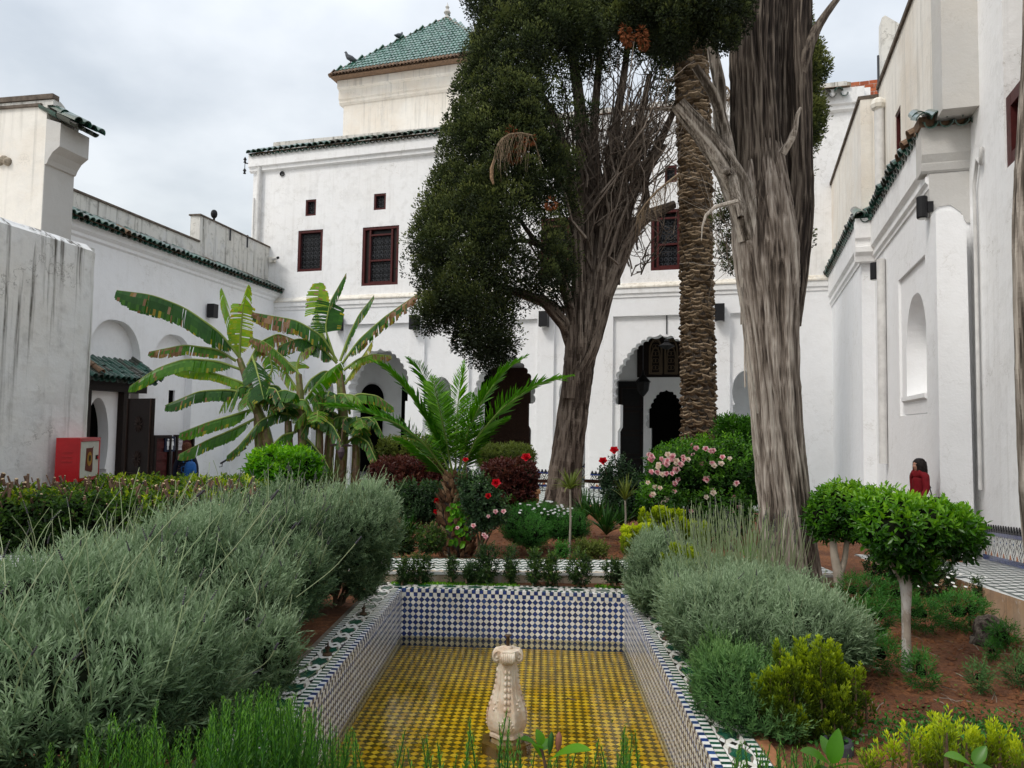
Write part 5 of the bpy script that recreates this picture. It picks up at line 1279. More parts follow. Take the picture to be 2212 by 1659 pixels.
# ================================================================== VEGETATION TOOLS
def nrmz(a): return a / (np.linalg.norm(a, axis=-1, keepdims=True) + 1e-9)
def perp(D):
    r = RNG.normal(size=D.shape); return nrmz(np.cross(D, r))
_K = RNG.normal(size=(14, 3)); _PH = RNG.uniform(0, 6.28, 14)
def wnoise(p, f=1.0):
    p = np.asarray(p) * f; return sum(np.sin(p @ _K[i] * (1 + .25 * i) + _PH[i]) / (1 + .3 * i) for i in range(10)) / 4.0
def leaf4(mb, Pb, D, Nn, L, W, tint, mi=0, fold=.18, pos=.5):
    """rhombic folded leaf: 2 triangles"""
    S = nrmz(np.cross(D, Nn)); Nn = np.cross(S, D); L = np.asarray(L).reshape(-1, 1); W = np.asarray(W).reshape(-1, 1)
    mid = Pb + D * L * pos + Nn * W * fold
    V = np.stack([Pb, mid + S * W / 2, Pb + D * L, mid - S * W / 2], 1); n = len(Pb); b = np.arange(n)[:, None] * 4
    f = np.concatenate([b + [0, 1, 2], b + [0, 2, 3]], 0); mb.add(V.reshape(-1, 3), f, mi, np.concatenate([tint, tint]))
def leaf6(mb, Pb, D, Nn, L, W, tint, mi=0, fold=.22, droop=.15):
    S = nrmz(np.cross(D, Nn)); Nn = np.cross(S, D); L = np.asarray(L).reshape(-1, 1); W = np.asarray(W).reshape(-1, 1)
    a = Pb + D * L * .28; c = Pb + D * L * .66 - Nn * L * droop * .35; tip = Pb + D * L - Nn * L * droop
    V = np.stack([Pb, a + S * W * .40 + Nn * W * fold, c + S * W * .42 + Nn * W * fold * .8, tip, c - S * W * .42 + Nn * W * fold * .8, a - S * W * .40 + Nn * W * fold], 1)
    n = len(Pb); b = np.arange(n)[:, None] * 6
    f = np.concatenate([b + [0, 1, 2, 3], b + [0, 3, 4, 5]], 0); mb.add(V.reshape(-1, 3), f, mi, np.concatenate([tint, tint]))
def twigs(mb, Pb, D, tl, nleaf, LL, LW, spread=.8, tint=None, jit=.15, six=False, mi=0, tj=.1, tip=.0, upb=0.0, whorl=False):
    """leafy twigs; LL/LW leaf length/width; tint per twig; tip raises the tint of the last leaves"""
    n = len(Pb); tl = np.broadcast_to(np.asarray(tl, float), (n,)); A = perp(D); B = np.cross(D, A); PP = []; DD = []; NN = []; TT = []; SZ = []
    if tint is None: tint = RNG.random(n)
    for j in range(nleaf):
        t = (j + .5) / nleaf; ph = j * 2.4 + RNG.uniform(0, .8, n); sp = spread * (1.25 - .85 * t) + RNG.uniform(-jit, jit, n)
        rad = A * np.cos(ph)[:, None] + B * np.sin(ph)[:, None]
        d = nrmz(D * np.cos(sp)[:, None] + rad * np.sin(sp)[:, None] + np.array([0, 0, upb])); PP.append(Pb + D * (tl * t)[:, None]); DD.append(d); NN.append(nrmz(np.cross(np.cross(d, D), d)) * 1.0 + 1e-4)
        TT.append(np.clip(tint + RNG.uniform(-tj, tj, n) + tip * (t - .5), 0, 1)); SZ.append(RNG.uniform(.7, 1.15, n) * (1.05 - .35 * t))
    PP, DD, NN, TT, SZ = (np.concatenate(x) for x in (PP, DD, NN, TT, SZ))
    (leaf6 if six else leaf4)(mb, PP, DD, NN, LL * SZ, LW * SZ, TT, mi)
class Blobs:
    """union of lumpy super-ellipsoids: sample the outer skin"""
    def __init__(s, lst, p=2.0, amp=.10, freq=3.0): s.b = [(np.array(c, float), np.array(r, float)) for c, r in lst]; s.p = p; s.amp = amp; s.freq = freq
    def rad(s, d, c, r):
        q = (np.abs(d / r) ** s.p).sum(-1) ** (-1 / s.p); return q * (1 + s.amp * wnoise(c + d * q[:, None], s.freq))
    def sample(s, dens, zmin=-9, inset=(0, .12), facecam=None):
        PT = []; NM = []
        for i, (c, r) in enumerate(s.b):
            area = 4 * math.pi * ((r[0] * r[1]) ** 1.6 / 3 + (r[0] * r[2]) ** 1.6 / 3 + (r[1] * r[2]) ** 1.6 / 3) ** (1 / 1.6) * (1.35 if s.p > 3 else 1)
            n = int(area * dens); g = RNG.normal(size=(n, 3)) * r; d = nrmz(g); q = s.rad(d, c, r); pt = c + d * q[:, None]
            nm = nrmz(np.sign(d) * np.abs(d / r) ** (s.p - 1) / r)
            keep = np.ones(n, bool)
            for j, (c2, r2) in enumerate(s.b):
                if j != i: dd = pt - c2; l = np.linalg.norm(dd, axis=1); keep &= l > s.rad(nrmz(dd), c2, r2) * .94
            pt = pt - nm * (RNG.uniform(inset[0], inset[1], n) * r.min())[:, None]
            keep &= pt[:, 2] > zmin
            if facecam is not None:
                keep &= ((np.array(CAM) - pt) * nm).sum(1) / np.linalg.norm(np.array(CAM) - pt, axis=1) > facecam
            PT.append(pt[keep]); NM.append(nm[keep])
        return np.concatenate(PT), np.concatenate(NM)
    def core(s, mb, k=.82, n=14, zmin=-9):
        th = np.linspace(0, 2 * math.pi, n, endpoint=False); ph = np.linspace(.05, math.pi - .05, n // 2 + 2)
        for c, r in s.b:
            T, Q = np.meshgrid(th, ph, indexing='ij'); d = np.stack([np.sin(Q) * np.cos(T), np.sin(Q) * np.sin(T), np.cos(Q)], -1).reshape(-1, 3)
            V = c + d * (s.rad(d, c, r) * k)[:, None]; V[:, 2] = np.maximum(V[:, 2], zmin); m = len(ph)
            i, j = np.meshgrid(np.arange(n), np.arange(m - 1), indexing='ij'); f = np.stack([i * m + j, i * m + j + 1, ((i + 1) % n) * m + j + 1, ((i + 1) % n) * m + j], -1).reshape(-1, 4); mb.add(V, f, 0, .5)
M['core'] = basic('dark_core', (.008, .011, .005), .95, var=.5, scale=30, bump=.3)  # near-black solid fill, foliage's inner shade put into its colour
M['stem'] = basic('brown_stems', (.11, .075, .045), .85, var=.4, scale=30)
M['palestem'] = basic('pale_stems', (.30, .27, .22), .8, var=.3, scale=20)
def bush(name, label, cat, blobs, mat, base=None, group=None, p=2.0, amp=.10, freq=3.0, dens=900, tl=.10, nleaf=8, LL=.05, LW=.02, spread=.9, six=True, outw=.8, up=.6, tint=(.2, .8), top_lit=.15, core=.8, zmin=.0, inset=(0, .15), tip=.15, stems=0, facecam=None, corem=None, rj=.42):
    B = Blobs(blobs, p, amp, freq); c0 = np.mean([b[0] for b in B.b], 0); base = base or (c0[0], c0[1], zmin)
    t = thing(name, label, cat, base, group)
    pt, nm = B.sample(dens, zmin, inset, facecam); D = nrmz(nm * outw + np.array([0, 0, up]) + RNG.normal(size=nm.shape) * rj)
    ti = tint[0] + (tint[1] - tint[0]) * (.5 + .35 * wnoise(pt, 6) + RNG.uniform(-.3, .3, len(pt))) + top_lit * nm[:, 2]  # upward-facing twigs tinted lighter: light and shade put into the leaf colour
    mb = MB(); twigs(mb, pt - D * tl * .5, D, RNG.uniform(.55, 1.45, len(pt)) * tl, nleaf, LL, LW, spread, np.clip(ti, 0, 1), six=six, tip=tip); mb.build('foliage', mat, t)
    if core: mb = MB(); B.core(mb, core, zmin=zmin); mb.build('dark_core', corem or M['core'], t)
    if stems:
        mb = MB()
        for _ in range(stems):
            c, r = random.choice(B.b); q = c + np.array([ru(-.5, .5) * r[0], ru(-.5, .5) * r[1], -.2 * r[2]]); b0 = Vector((base[0] + ru(-.12, .12) * r[0] * 2, base[1] + ru(-.1, .1), base[2]))
            tube(mb, [b0, b0.lerp(Vector(q), .5) + Vector((ru(-.03, .03), 0, .03)), Vector(q)], [.012, .009, .005], 5)
        mb.build('stems', M['stem'], t)
    t['n_'] = 0; del t['n_']
    return t, B
def px_blob(u, v, Y, ru_, rv, ry=None):
    p = P(u, v, Y); return ((p.x, p.y, p.z), (ru_ * Y / FPX, ry if ry else ru_ * Y / FPX, rv * Y / FPX))

# leaf materials
M['lav'] = leafmat('lavender_leaf', [(.022, .052, .020), (.065, .12, .052), (.15, .23, .115), (.29, .385, .23)], .6, .25)
M['lavdk'] = leafmat('green_lavender_leaf', [(.022, .060, .020), (.05, .125, .035), (.10, .21, .06), (.18, .31, .10)], .6, .25)
M['stalk'] = leafmat('lavender_stalk', [(.16, .22, .09), (.26, .33, .16), (.34, .40, .24)], .7, .1)
M['lavhead'] = basic('dried_lavender_head', (.085, .082, .095), .9, var=.5, scale=60)
M['rosemary'] = leafmat('rosemary_leaf', [(.015, .06, .008), (.05, .17, .018), (.13, .30, .04), (.24, .42, .09)], .5, .3)
M['cyp'] = leafmat('cypress_foliage', [(.012, .020, .007), (.042, .062, .018), (.115, .145, .038), (.24, .27, .07)], .7, .12)
M['cypdead'] = basic('dead_cypress_tuft', (.20, .07, .03), .9, var=.4, scale=20)
M['ficus'] = leafmat('ficus_leaf', [(.014, .055, .008), (.04, .13, .012), (.10, .26, .018), (.24, .46, .03)], .32, .35)
M['ficus_y'] = leafmat('clipped_ficus_leaf', [(.02, .045, .012), (.045, .10, .02), (.12, .22, .03), (.50, .58, .03)], .35, .35)
M['bright'] = leafmat('bright_green_leaf', [(.015, .06, .006), (.05, .18, .010), (.14, .38, .02), (.32, .60, .04)], .35, .4)
M['redleaf'] = leafmat('dark_red_leaf', [(.022, .010, .008), (.055, .016, .014), (.095, .026, .022), (.13, .05, .03)], .4, .25)
M['thuja'] = leafmat('golden_thuja_leaf', [(.025, .05, .006), (.10, .16, .008), (.32, .42, .010), (.66, .74, .02)], .55, .35)
M['roseleaf'] = leafmat('rose_leaf', [(.012, .030, .014), (.025, .058, .024), (.05, .10, .035), (.10, .20, .04)], .45, .3)
M['rosegreen'] = leafmat('climbing_rose_leaf', [(.012, .045, .008), (.04, .12, .015), (.10, .26, .02), (.26, .52, .03)], .45, .35)
M['fern'] = leafmat('fine_green_leaf', [(.015, .065, .012), (.035, .14, .022), (.07, .23, .035), (.13, .34, .06)], .5, .3)
M['box'] = leafmat('boxwood_leaf', [(.010, .026, .008), (.022, .052, .014), (.05, .10, .02), (.13, .22, .03)], .35, .25)
M['olive'] = leafmat('olive_green_leaf', [(.03, .05, .012), (.07, .10, .02), (.13, .17, .035), (.20, .24, .05)], .5, .3)
M['agap'] = leafmat('strap_leaf', [(.012, .04, .010), (.025, .08, .015), (.05, .13, .025), (.25, .30, .06)], .3, .3)
M['palm'] = leafmat('palm_leaflet', [(.022, .085, .010), (.055, .19, .016), (.12, .32, .022), (.24, .50, .04)], .35, .4)
M['rachis'] = basic('palm_rachis', (.16, .24, .05), .5, var=.3)
M['boot'] = tinted('palm_leaf_base', [(.055, .035, .018), (.14, .095, .055), (.24, .175, .11), (.33, .25, .17)], .85, var=.5, scale=26, bump=.6, spec=.2)
M['bootred'] = tinted('reddish_palm_base', [(.06, .03, .016), (.15, .075, .04), (.26, .15, .08), (.34, .22, .13)], .85, var=.5, scale=26, bump=.6, spec=.2)
def barkmat(name, cols, sc_=1.0):
    m, t, b, o = newmat(name); n = tnoise(t, 1, 6, .65, tpos(t, (48 * sc_, 48 * sc_, 2.6 * sc_)), .3); n2 = tnoise(t, 1.4, 5, .6, tpos(t))
    v = tmath(t, 'ADD', tmath(t, 'MULTIPLY', tattr(t), .55), tmath(t, 'SUBTRACT', tmath(t, 'MULTIPLY', n.outputs[0], 1.1), .28)); c = tramp(t, v, [(.25, cols[0]), (.45, cols[1]), (.62, cols[2]), (.85, cols[3])])
    c = tmix(t, tmath(t, 'MULTIPLY', tramp(t, n2.outputs[0], [(.45, 0), (.65, 1)]), .4), c, cols[1])
    t.links.new(c, b.inputs['Base Color']); b.inputs['Roughness'].default_value = .9; b.inputs['Specular IOR Level'].default_value = .15; tbump(t, b, n.outputs[0], .7, .015); return m
M['bark'] = barkmat('grey_cypress_bark', [(.035, .027, .022), (.15, .122, .10), (.28, .24, .205), (.44, .395, .345)])
M['bark_dk'] = barkmat('dark_cypress_bark', [(.012, .009, .008), (.035, .027, .022), (.085, .068, .055), (.19, .16, .13)])
M['bark2'] = barkmat('brown_cypress_bark', [(.020, .015, .011), (.07, .053, .042), (.15, .12, .096), (.26, .215, .175)])
M['deadwood'] = barkmat('weathered_dead_wood', [(.035, .028, .022), (.12, .10, .08), (.27, .235, .20), (.50, .45, .39)])

def bark_tube(mb, pts, rad, n=96, step=.04, amp=.12, seed=0, freq=1.0, mi=0, twist=.3, flare=None, swell=.06):
    pts = np.array([tuple(p) for p in pts], float); rad = np.asarray(rad, float)
    seg = np.r_[0, np.cumsum(np.linalg.norm(np.diff(pts, axis=0), axis=1))]; m = max(6, int(seg[-1] / step)); q = np.linspace(0, seg[-1], m)
    # smooth interpolation
    def cr(x):
        y = np.interp(q, seg, x); k = max(1, int(m / len(pts) / 2)); ker = np.ones(2 * k + 1) / (2 * k + 1); yp = np.r_[np.full(k, y[0]) - (y[k:0:-1] - y[0]) if k < m else y[:k], y, np.full(k, y[-1])]; return np.convolve(yp, ker, 'valid')[:m]
    C = np.stack([cr(pts[:, i]) for i in range(3)], 1); C[0] = pts[0]; Rr = cr(rad)
    T = nrmz(np.gradient(C, axis=0)); ref = np.array([0, 1., 0]); A = nrmz(np.cross(T, ref)); B = np.cross(T, A)
    th = np.linspace(0, 2 * np.pi, n, endpoint=False); rg = np.random.default_rng(seed); D = np.zeros((m, n)); TH = th[None] + twist * .25 * q[:, None]
    wob = sum(rg.uniform(.1, .35) * np.sin(q * rg.uniform(.6, 3.5) + rg.uniform(0, 6)) for _ in range(4))[:, None]
    for k_ in (2, 3, 5): D += swell * np.sin(k_ * TH + rg.uniform(0, 6) + q[:, None] * rg.uniform(-.8, .8)) * 6 / k_ / 3
    def lat(nc, nr):      # periodic value noise: nc cells round, nr rows up
        g = rg.random((nr + 3, nc)); x = (TH + .06 * np.sin(q[:, None] * 1.7 + 2 * TH) + .025 * np.sin(q[:, None] * 5.3 + 5 * TH)) / (2 * np.pi) * nc; y = np.broadcast_to((q / q[-1] * nr)[:, None], x.shape)
        xi = np.floor(x).astype(int); fx = x - xi; yi = np.floor(y).astype(int); fy = y - yi; fx = fx * fx * (3 - 2 * fx); fy = fy * fy * (3 - 2 * fy); x0, x1 = xi % nc, (xi + 1) % nc
        return (g[yi, x0] * (1 - fx) + g[yi, x1] * fx) * (1 - fy) + (g[yi + 1, x0] * (1 - fx) + g[yi + 1, x1] * fx) * fy
    circ = 2 * np.pi * float(Rr.mean()); nc = max(9, int(circ / .026 * freq)); rw_ = max(2, int(seg[-1] / .85))
    rdg = .45 * lat(nc // 2, rw_) + .45 * lat(nc, rw_ * 2) + .35 * (1 - np.abs(2 * lat(min(n // 2, int(nc * 1.6)), rw_ * 4) - 1))
    rr = Rr[:, None] * (1 + D * .5 + amp * (rdg - .62) * 1.5) 
    V = C[:, None] + rr[..., None] * (A[:, None] * np.cos(th)[None, :, None] + B[:, None] * np.sin(th)[None, :, None])
    i, j = np.meshgrid(np.arange(m - 1), np.arange(n), indexing='ij'); j2 = (j + 1) % n; f = np.stack([i * n + j, i * n + j2, (i + 1) * n + j2, (i + 1) * n + j], -1).reshape(-1, 4)
    lo, hi = np.percentile(rdg, (4, 96)); ti = np.clip((rdg - lo) / (hi - lo), 0, 1); mb.add(V.reshape(-1, 3), f, mi, ti[:-1].reshape(-1))
    mb.add(V[-1], [tuple(range(n))], mi, .6)
def pxpath(lst, Y, dys=None):
    """[(u,v,rpx)] -> points, radii at depth Y (+dy)"""
    pts = []; rr = []
    for k, a in enumerate(lst):
        y = Y + (dys[k] if dys else (a[3] if len(a) > 3 else 0)); pts.append(P(a[0], a[1], y)); rr.append(a[2] * y / FPX)
    return pts, rr
def inpoly(pts, poly):
    x, y = pts[:, 0], pts[:, 1]; c = np.zeros(len(pts), bool); n = len(poly)
    for i in range(n):
        x1, y1 = poly[i]; x2, y2 = poly[(i + 1) % n]; c ^= ((y1 > y) != (y2 > y)) & (x < (x2 - x1) * (y - y1) / (y2 - y1 + 1e-9) + x1)
    return c
def pdist(pts, poly):
    d = np.full(len(pts), 1e9); n = len(poly)
    for i in range(n):
        a = np.array(poly[i], float); b = np.array(poly[(i + 1) % n], float); ab = b - a; t = np.clip(((pts - a) @ ab) / (ab @ ab + 1e-9), 0, 1); d = np.minimum(d, np.linalg.norm(pts - a - t[:, None] * ab, axis=1))
    return d
def Pn(u, v, Y):
    """vectorised pixel ray at depth Y"""
    r = np.array(_f)[None] + np.array(_r2)[None] * ((u - CX) / FPX)[:, None] + np.array(_u2)[None] * ((CY - v) / FPX)[:, None]
    return np.array(CAM) + r * (Y / r[:, 1])[:, None]
def crown(mb, poly, Y, nclump, rc=.26, nspray=120, thick=1.6, sl=.075, sw=.034, tint=(.25, .6), shell=.65, back=True, upw=.35, skip=None, elong=1.3):
    x0, x1 = min(p[0] for p in poly), max(p[0] for p in poly); y0, y1 = min(p[1] for p in poly), max(p[1] for p in poly)
    pts = np.stack([RNG.uniform(x0, x1, nclump * 6), RNG.uniform(y0, y1, nclump * 6)], 1); pts = pts[inpoly(pts, poly)]
    if skip is not None:
        for (cx, cy, rx, ry, pr) in skip: pts = pts[~((((pts[:, 0] - cx) / rx) ** 2 + ((pts[:, 1] - cy) / ry) ** 2 < 1) & (RNG.random(len(pts)) < pr))]
    pts = pts[:nclump]
    d = pdist(pts, poly) * Y / FPX; h = np.sqrt(np.clip(d * (2 * thick) - d * d * .6, .01, thick * thick)); h = np.minimum(h, thick)
    s = np.where(RNG.random(len(pts)) < shell, -RNG.uniform(.55, 1, len(pts)), RNG.uniform(-.6, 1 if back else 0, len(pts))); C = Pn(pts[:, 0], pts[:, 1], Y + s * h)
    R0 = rc * RNG.uniform(.6, 1.3, len(pts)); ct = RNG.uniform(*tint, len(pts)); lum = .12 * wnoise(C, 1.1)
    n = nspray; dd = nrmz(RNG.normal(size=(len(C), n, 3)) + np.array([0, -.25, .1])); rr = R0[:, None] * RNG.uniform(.72, 1.0, (len(C), n)) * (1 + .25 * wnoise(dd.reshape(-1, 3) * 2.2 + np.repeat(C, n, 0), 1.6).reshape(len(C), n))
    PT = C[:, None] + dd * rr[..., None] * np.array([1, 1, elong]); D = nrmz(dd + np.array([0, 0, upw]) + RNG.normal(size=dd.shape) * .35)
    T = np.clip(ct[:, None] + lum[:, None] + .42 * dd[..., 2] + RNG.uniform(-.12, .12, (len(C), n)), 0, 1)  # clump normal shading in the tint: pale tops, dark undersides
    PT, D, T = PT.reshape(-1, 3), D.reshape(-1, 3), T.reshape(-1); k = RNG.uniform(.7, 1.3, len(PT)); leaf4(mb, PT, D, perp(D), sl * k, sw * k, T, fold=.3, pos=.6)
    return C

# ================================================================== CYPRESS (left, fanned)
YL = 16.8
lc = thing('cypress_tree', 'old cypress with drooping dark crown on its left and a fan of bare grey branches', 'tree', P(1218, 1104, YL))
q = MB()
def trk(q, lst, Y, n=60, step=.08, amp=.10, seed=0, mi=0, **k): a, r = pxpath(lst, Y); bark_tube(q, a, r, n, step, amp, seed, mi=mi, **k)
trk(q, [(1214, 1112, 44), (1216, 1090, 36), (1226, 980, 32), (1244, 860, 31), (1256, 760, 34), (1262, 690, 33), (1266, 600, 27), (1268, 480, 20), (1262, 380, 17), (1255, 250, 13), (1240, 130, 10), (1225, 30, 8), (1220, -40, 6)], YL, 90, .06, .16, 1, swell=.09)
trk(q, [(1244, 800, 26, -.12), (1268, 760, 24, -.12), (1300, 640, 24, -.1), (1335, 560, 20), (1360, 505, 18), (1385, 470, 15), (1420, 457, 12), (1464, 438, 8)], YL, 50, .07, .14, 2)
trk(q, [(1332, 580, 14), (1342, 520, 14), (1352, 450, 13), (1385, 380, 10), (1420, 320, 9), (1452, 250, 7), (1472, 195, 5)], YL, 36, .08, .12, 3)
trk(q, [(1262, 790, 20, -.1), (1282, 690, 20, -.2), (1300, 560, 18, -.2), (1310, 440, 15, -.2), (1318, 340, 12), (1335, 240, 9), (1352, 140, 7), (1360, 40, 5)], YL, 44, .08, .14, 4)
trk(q, [(1246, 780, 18, -.2), (1248, 700, 17, -.3), (1250, 560, 14, -.3), (1240, 440, 12, -.3), (1228, 350, 9), (1200, 250, 8), (1150, 180, 6), (1118, 135, 4)], YL, 40, .08, .14, 5)
trk(q, [(1238, 760, 14, -.15), (1224, 705, 15, -.3), (1200, 680, 13, -.5), (1178, 650, 12, -.6), (1140, 640, 10, -.7), (1100, 625, 8, -.7), (1060, 612, 5, -.7)], YL, 32, .06, .12, 6)
trk(q, [(1292, 640, 15, .1), (1290, 450, 12, .2), (1280, 300, 10, .2), (1290, 180, 8, .2), (1300, 60, 6, .2)], YL, 30, .08, .14, 7)
trk(q, [(1312, 600, 13, .1), (1330, 440, 12, .1), (1360, 330, 10, .1), (1390, 230, 7), (1404, 150, 5)], YL, 30, .08, .14, 8)
trk(q, [(1228, 860, 14, -.25), (1236, 760, 13, -.3), (1240, 700, 12, -.35), (1215, 600, 9, -.4), (1190, 540, 7, -.5), (1170, 500, 5, -.5)], YL, 26, .08, .12, 9)
trk(q, [(1385, 470, 9), (1400, 430, 8), (1390, 400, 8), (1405, 360, 7), (1440, 310, 5)], YL, 20, .08, .12, 10)
trk(q, [(1200, 560, 6, -.6), (1165, 530, 6, -.7), (1140, 500, 5, -.8), (1120, 470, 4, -.8), (1085, 470, 3, -.8)], YL, 16, .08, .1, 11)
trk(q, [(1165, 532, 5, -.7), (1140, 520, 5, -.8), (1110, 520, 4, -.8), (1088, 535, 3, -.8)], YL, 16, .08, .1, 12)
q.build('trunk', M['bark2'], lc, smooth=True)
# bare branches: random fans
q = MB()
def wig(p0, p1, n=7, j=.10):
    p0, p1 = Vector(p0), Vector(p1); L_ = (p1 - p0).length; out_ = []; o = Vector((0, 0, 0))
    for i in range(n): o += Vector((ru(-1, 1), ru(-1, 1), ru(-1, 1))) * L_ * j / 2; out_.append(p0.lerp(p1, i / (n - 1)) + o * (0 if i == 0 else 1))
    return out_
def fan(q, nbr, u0, v0, u1, v1, Y, r0, jit=.08, sub=2):
    for _ in range(nbr):
        a = P(ru(*u0), ru(*v0), Y + ru(-.5, .5)); b = P(ru(*u1), ru(*v1), Y + ru(-1.2, 1.2)); pts = wig(a, b, 8, jit); r = ru(*r0) * Y / FPX
        tube(q, pts, [r * (1 - .11 * i) for i in range(8)], 4, cap=False, tint=ru(.2, 1))
        for _ in range(sub):
            i = random.randrange(2, 7); c = pts[i] + Vector((ru(-.7, .7), ru(-.5, .5), ru(0, .9))); tube(q, wig(pts[i], c, 5, .12), [r * .5, r * .45, r * .4, r * .3, r * .15], 3, cap=False, tint=ru(.2, 1))
fan(q, 120, (1262, 1340), (430, 620), (1240, 1440), (90, 330), YL, (.9, 3.4), .10, 3)
fan(q, 60, (1300, 1400), (280, 480), (1340, 1475), (160, 360), YL, (1.2, 3.2), .12, 3)
fan(q, 45, (1210, 1270), (300, 560), (1080, 1230), (120, 420), YL - .3, (1.5, 4))
fan(q, 26, (1190, 1240), (560, 690), (1060, 1200), (440, 640), YL - .3, (1.2, 3), .14, 4)
fan(q, 20, (1340, 1400), (440, 600), (1380, 1470), (330, 560), YL, (1, 2.4), .16, 3)
q.build('bare_branches', M['bark2'], lc)
q = MB()
polyA = [(1018, -60), (1022, 10), (1040, 70), (1012, 120), (1006, 165), (985, 200), (978, 250), (960, 320), (948, 390), (925, 440), (908, 480), (886, 550), (892, 575), (918, 600), (922, 640), (905, 690), (925, 705), (958, 690), (985, 715), (992, 745), (1020, 757), (1040, 782), (1062, 792), (1088, 768), (1108, 745), (1112, 705), (1122, 690), (1118, 655), (1150, 640), (1205, 652), (1232, 615), (1240, 540), (1236, 420), (1250, 330), (1292, 260), (1285, 215), (1240, 190), (1250, 120), (1300, 90), (1310, 20), (1310, -60)]
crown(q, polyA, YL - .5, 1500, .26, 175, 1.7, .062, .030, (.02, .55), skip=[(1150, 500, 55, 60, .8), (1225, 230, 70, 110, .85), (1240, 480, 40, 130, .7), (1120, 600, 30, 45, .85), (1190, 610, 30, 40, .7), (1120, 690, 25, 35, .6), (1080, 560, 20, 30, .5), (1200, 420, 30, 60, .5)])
polyB = [(1290, -60), (1285, 40), (1300, 75), (1350, 60), (1400, 100), (1440, 120), (1480, 110), (1500, 90), (1500, -60)]
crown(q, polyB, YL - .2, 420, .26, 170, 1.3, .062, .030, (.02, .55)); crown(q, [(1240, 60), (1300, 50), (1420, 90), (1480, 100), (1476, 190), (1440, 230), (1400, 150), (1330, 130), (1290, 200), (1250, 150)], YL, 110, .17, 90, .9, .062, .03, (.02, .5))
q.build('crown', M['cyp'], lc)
q = MB()
for u, v in ((1105, 285), (1125, 315), (1190, 440), (1145, 300), (1110, 340)): 
    p = np.array(P(u, v, YL - 2.2)); dd = nrmz(RNG.normal(size=(60, 3))); leaf4(q, p + dd * .08, nrmz(dd + [0, 0, -.6]), perp(dd), np.full(60, .09), np.full(60, .03), RNG.random(60))
q.build('dead_tufts', M['cypdead'], lc)['kind'] = 'stuff'

# ================================================================== CYPRESS (right, close)
YR = 8.25
rc_ = thing('cypress_tree', 'massive close cypress trunk splitting into dark stems with a broken grey limb', 'tree', P(1711, 1262, YR))
q = MB()
trk(q, [(1716, 1300, 66), (1712, 1262, 60), (1703, 1180, 56), (1695, 1100, 54), (1678, 931, 52), (1669, 782, 54), (1664, 680, 58), (1658, 600, 65), (1652, 520, 69), (1646, 440, 62), (1640, 340, 50), (1636, 260, 40)], YR, 380, .02, .11, 21, swell=.05, freq=1.0)
q.build('trunk', M['bark'], rc_, smooth=True); q = MB()
trk(q, [(1644, 520, 40, .03), (1636, 480, 50, .01), (1632, 440, 52, 0), (1634, 357, 50), (1632, 250, 49), (1630, 100, 49), (1640, -60, 47)], YR, 320, .022, .13, 22, freq=1.0, swell=.08)
trk(q, [(1688, 700, 38, .02), (1700, 600, 40, .02), (1712, 520, 38, .02), (1724, 440, 32), (1727, 357, 28), (1727, 250, 27), (1724, 100, 27), (1730, -60, 25)], YR, 150, .03, .17, 23, freq=1.2, swell=.08)
trk(q, [(1670, 560, 36, .08), (1684, 430, 30, .1), (1692, 330, 24, .1), (1690, 200, 24, .12), (1696, 60, 26, .1), (1700, -60, 26, .1)], YR, 120, .03, .17, 24, freq=1.2, swell=.08)
trk(q, [(1726, 180, 16, -.05), (1742, 110, 14, -.1), (1766, 58, 10, -.1), (1790, 22, 8, -.1), (1816, -12, 6, -.1)], YR, 40, .03, .1, 25)
q.build('trunk_stems', M['bark_dk'], rc_, smooth=True)
q = MB()
trk(q, [(1622, 520, 26, -.12), (1608, 455, 30, -.14), (1588, 395, 31, -.16), (1560, 345, 27, -.2), (1530, 305, 25, -.22), (1500, 268, 22, -.25), (1476, 240, 19, -.28), (1460, 220, 17, -.3)], YR, 70, .025, .24, 26, swell=.14)
trk(q, [(1580, 380, 16, -.1), (1572, 320, 15, -.1), (1562, 270, 13, -.1), (1548, 215, 12, -.15), (1520, 170, 10, -.2), (1500, 140, 8, -.2)], YR, 40, .03, .2, 27, swell=.14)
trk(q, [(1562, 330, 12, .05), (1552, 260, 13, .05), (1556, 190, 13, .05), (1540, 120, 12, .05), (1535, 60, 10, .1)], YR, 40, .03, .2, 28)
trk(q, [(1530, 310, 12, -.2), (1505, 270, 12, -.18), (1498, 248, 10, -.15), (1494, 240, 7, -.12)], YR, 20, .03, .2, 29)
trk(q, [(1690, 332, 9, -.42), (1708, 305, 9, -.48), (1718, 275, 7, -.52), (1722, 250, 5, -.54), (1731, 230, 2.5, -.55)], YR, 24, .02, .2, 30)
trk(q, [(1462, 234, 5, -.28), (1440, 236, 4, -.3), (1410, 236, 1, -.34)], YR, 10, .02, .1, 31)
trk(q, [(1600, 470, 8, -.5), (1580, 372, 10, -.3), (1566, 368, 8, -.42), (1556, 370, 5, -.5)], YR, 14, .03, .2, 32)
q.build('broken_limb', M['deadwood'], rc_, smooth=True)
q = MB()
for (u0, v0, u1, v1) in ((1598, 560, 1612, 840), (1600, 620, 1618, 760), (1604, 600, 1600, 700), (1610, 700, 1640, 900), (1616, 760, 1644, 980), (1690, 1200, 1700, 1100)):
    pts = wig(P(u0, v0, YR - .5), P(u1, v1, YR - .44), 9, .02)
    tube(q, pts, [.010] * 9, 5, tint=.9, cap=False)
q.build('peeling_strips', M['deadwood'], rc_)['kind'] = 'stuff'
q = MB()
polyC = [(1300, -80), (1305, 40), (1330, 75), (1370, 60), (1390, 90), (1420, 110), (1445, 118), (1470, 108), (1492, 92), (1510, 70), (1540, 95), (1560, 110), (1585, 90), (1600, 60), (1620, 30), (1630, -80)]
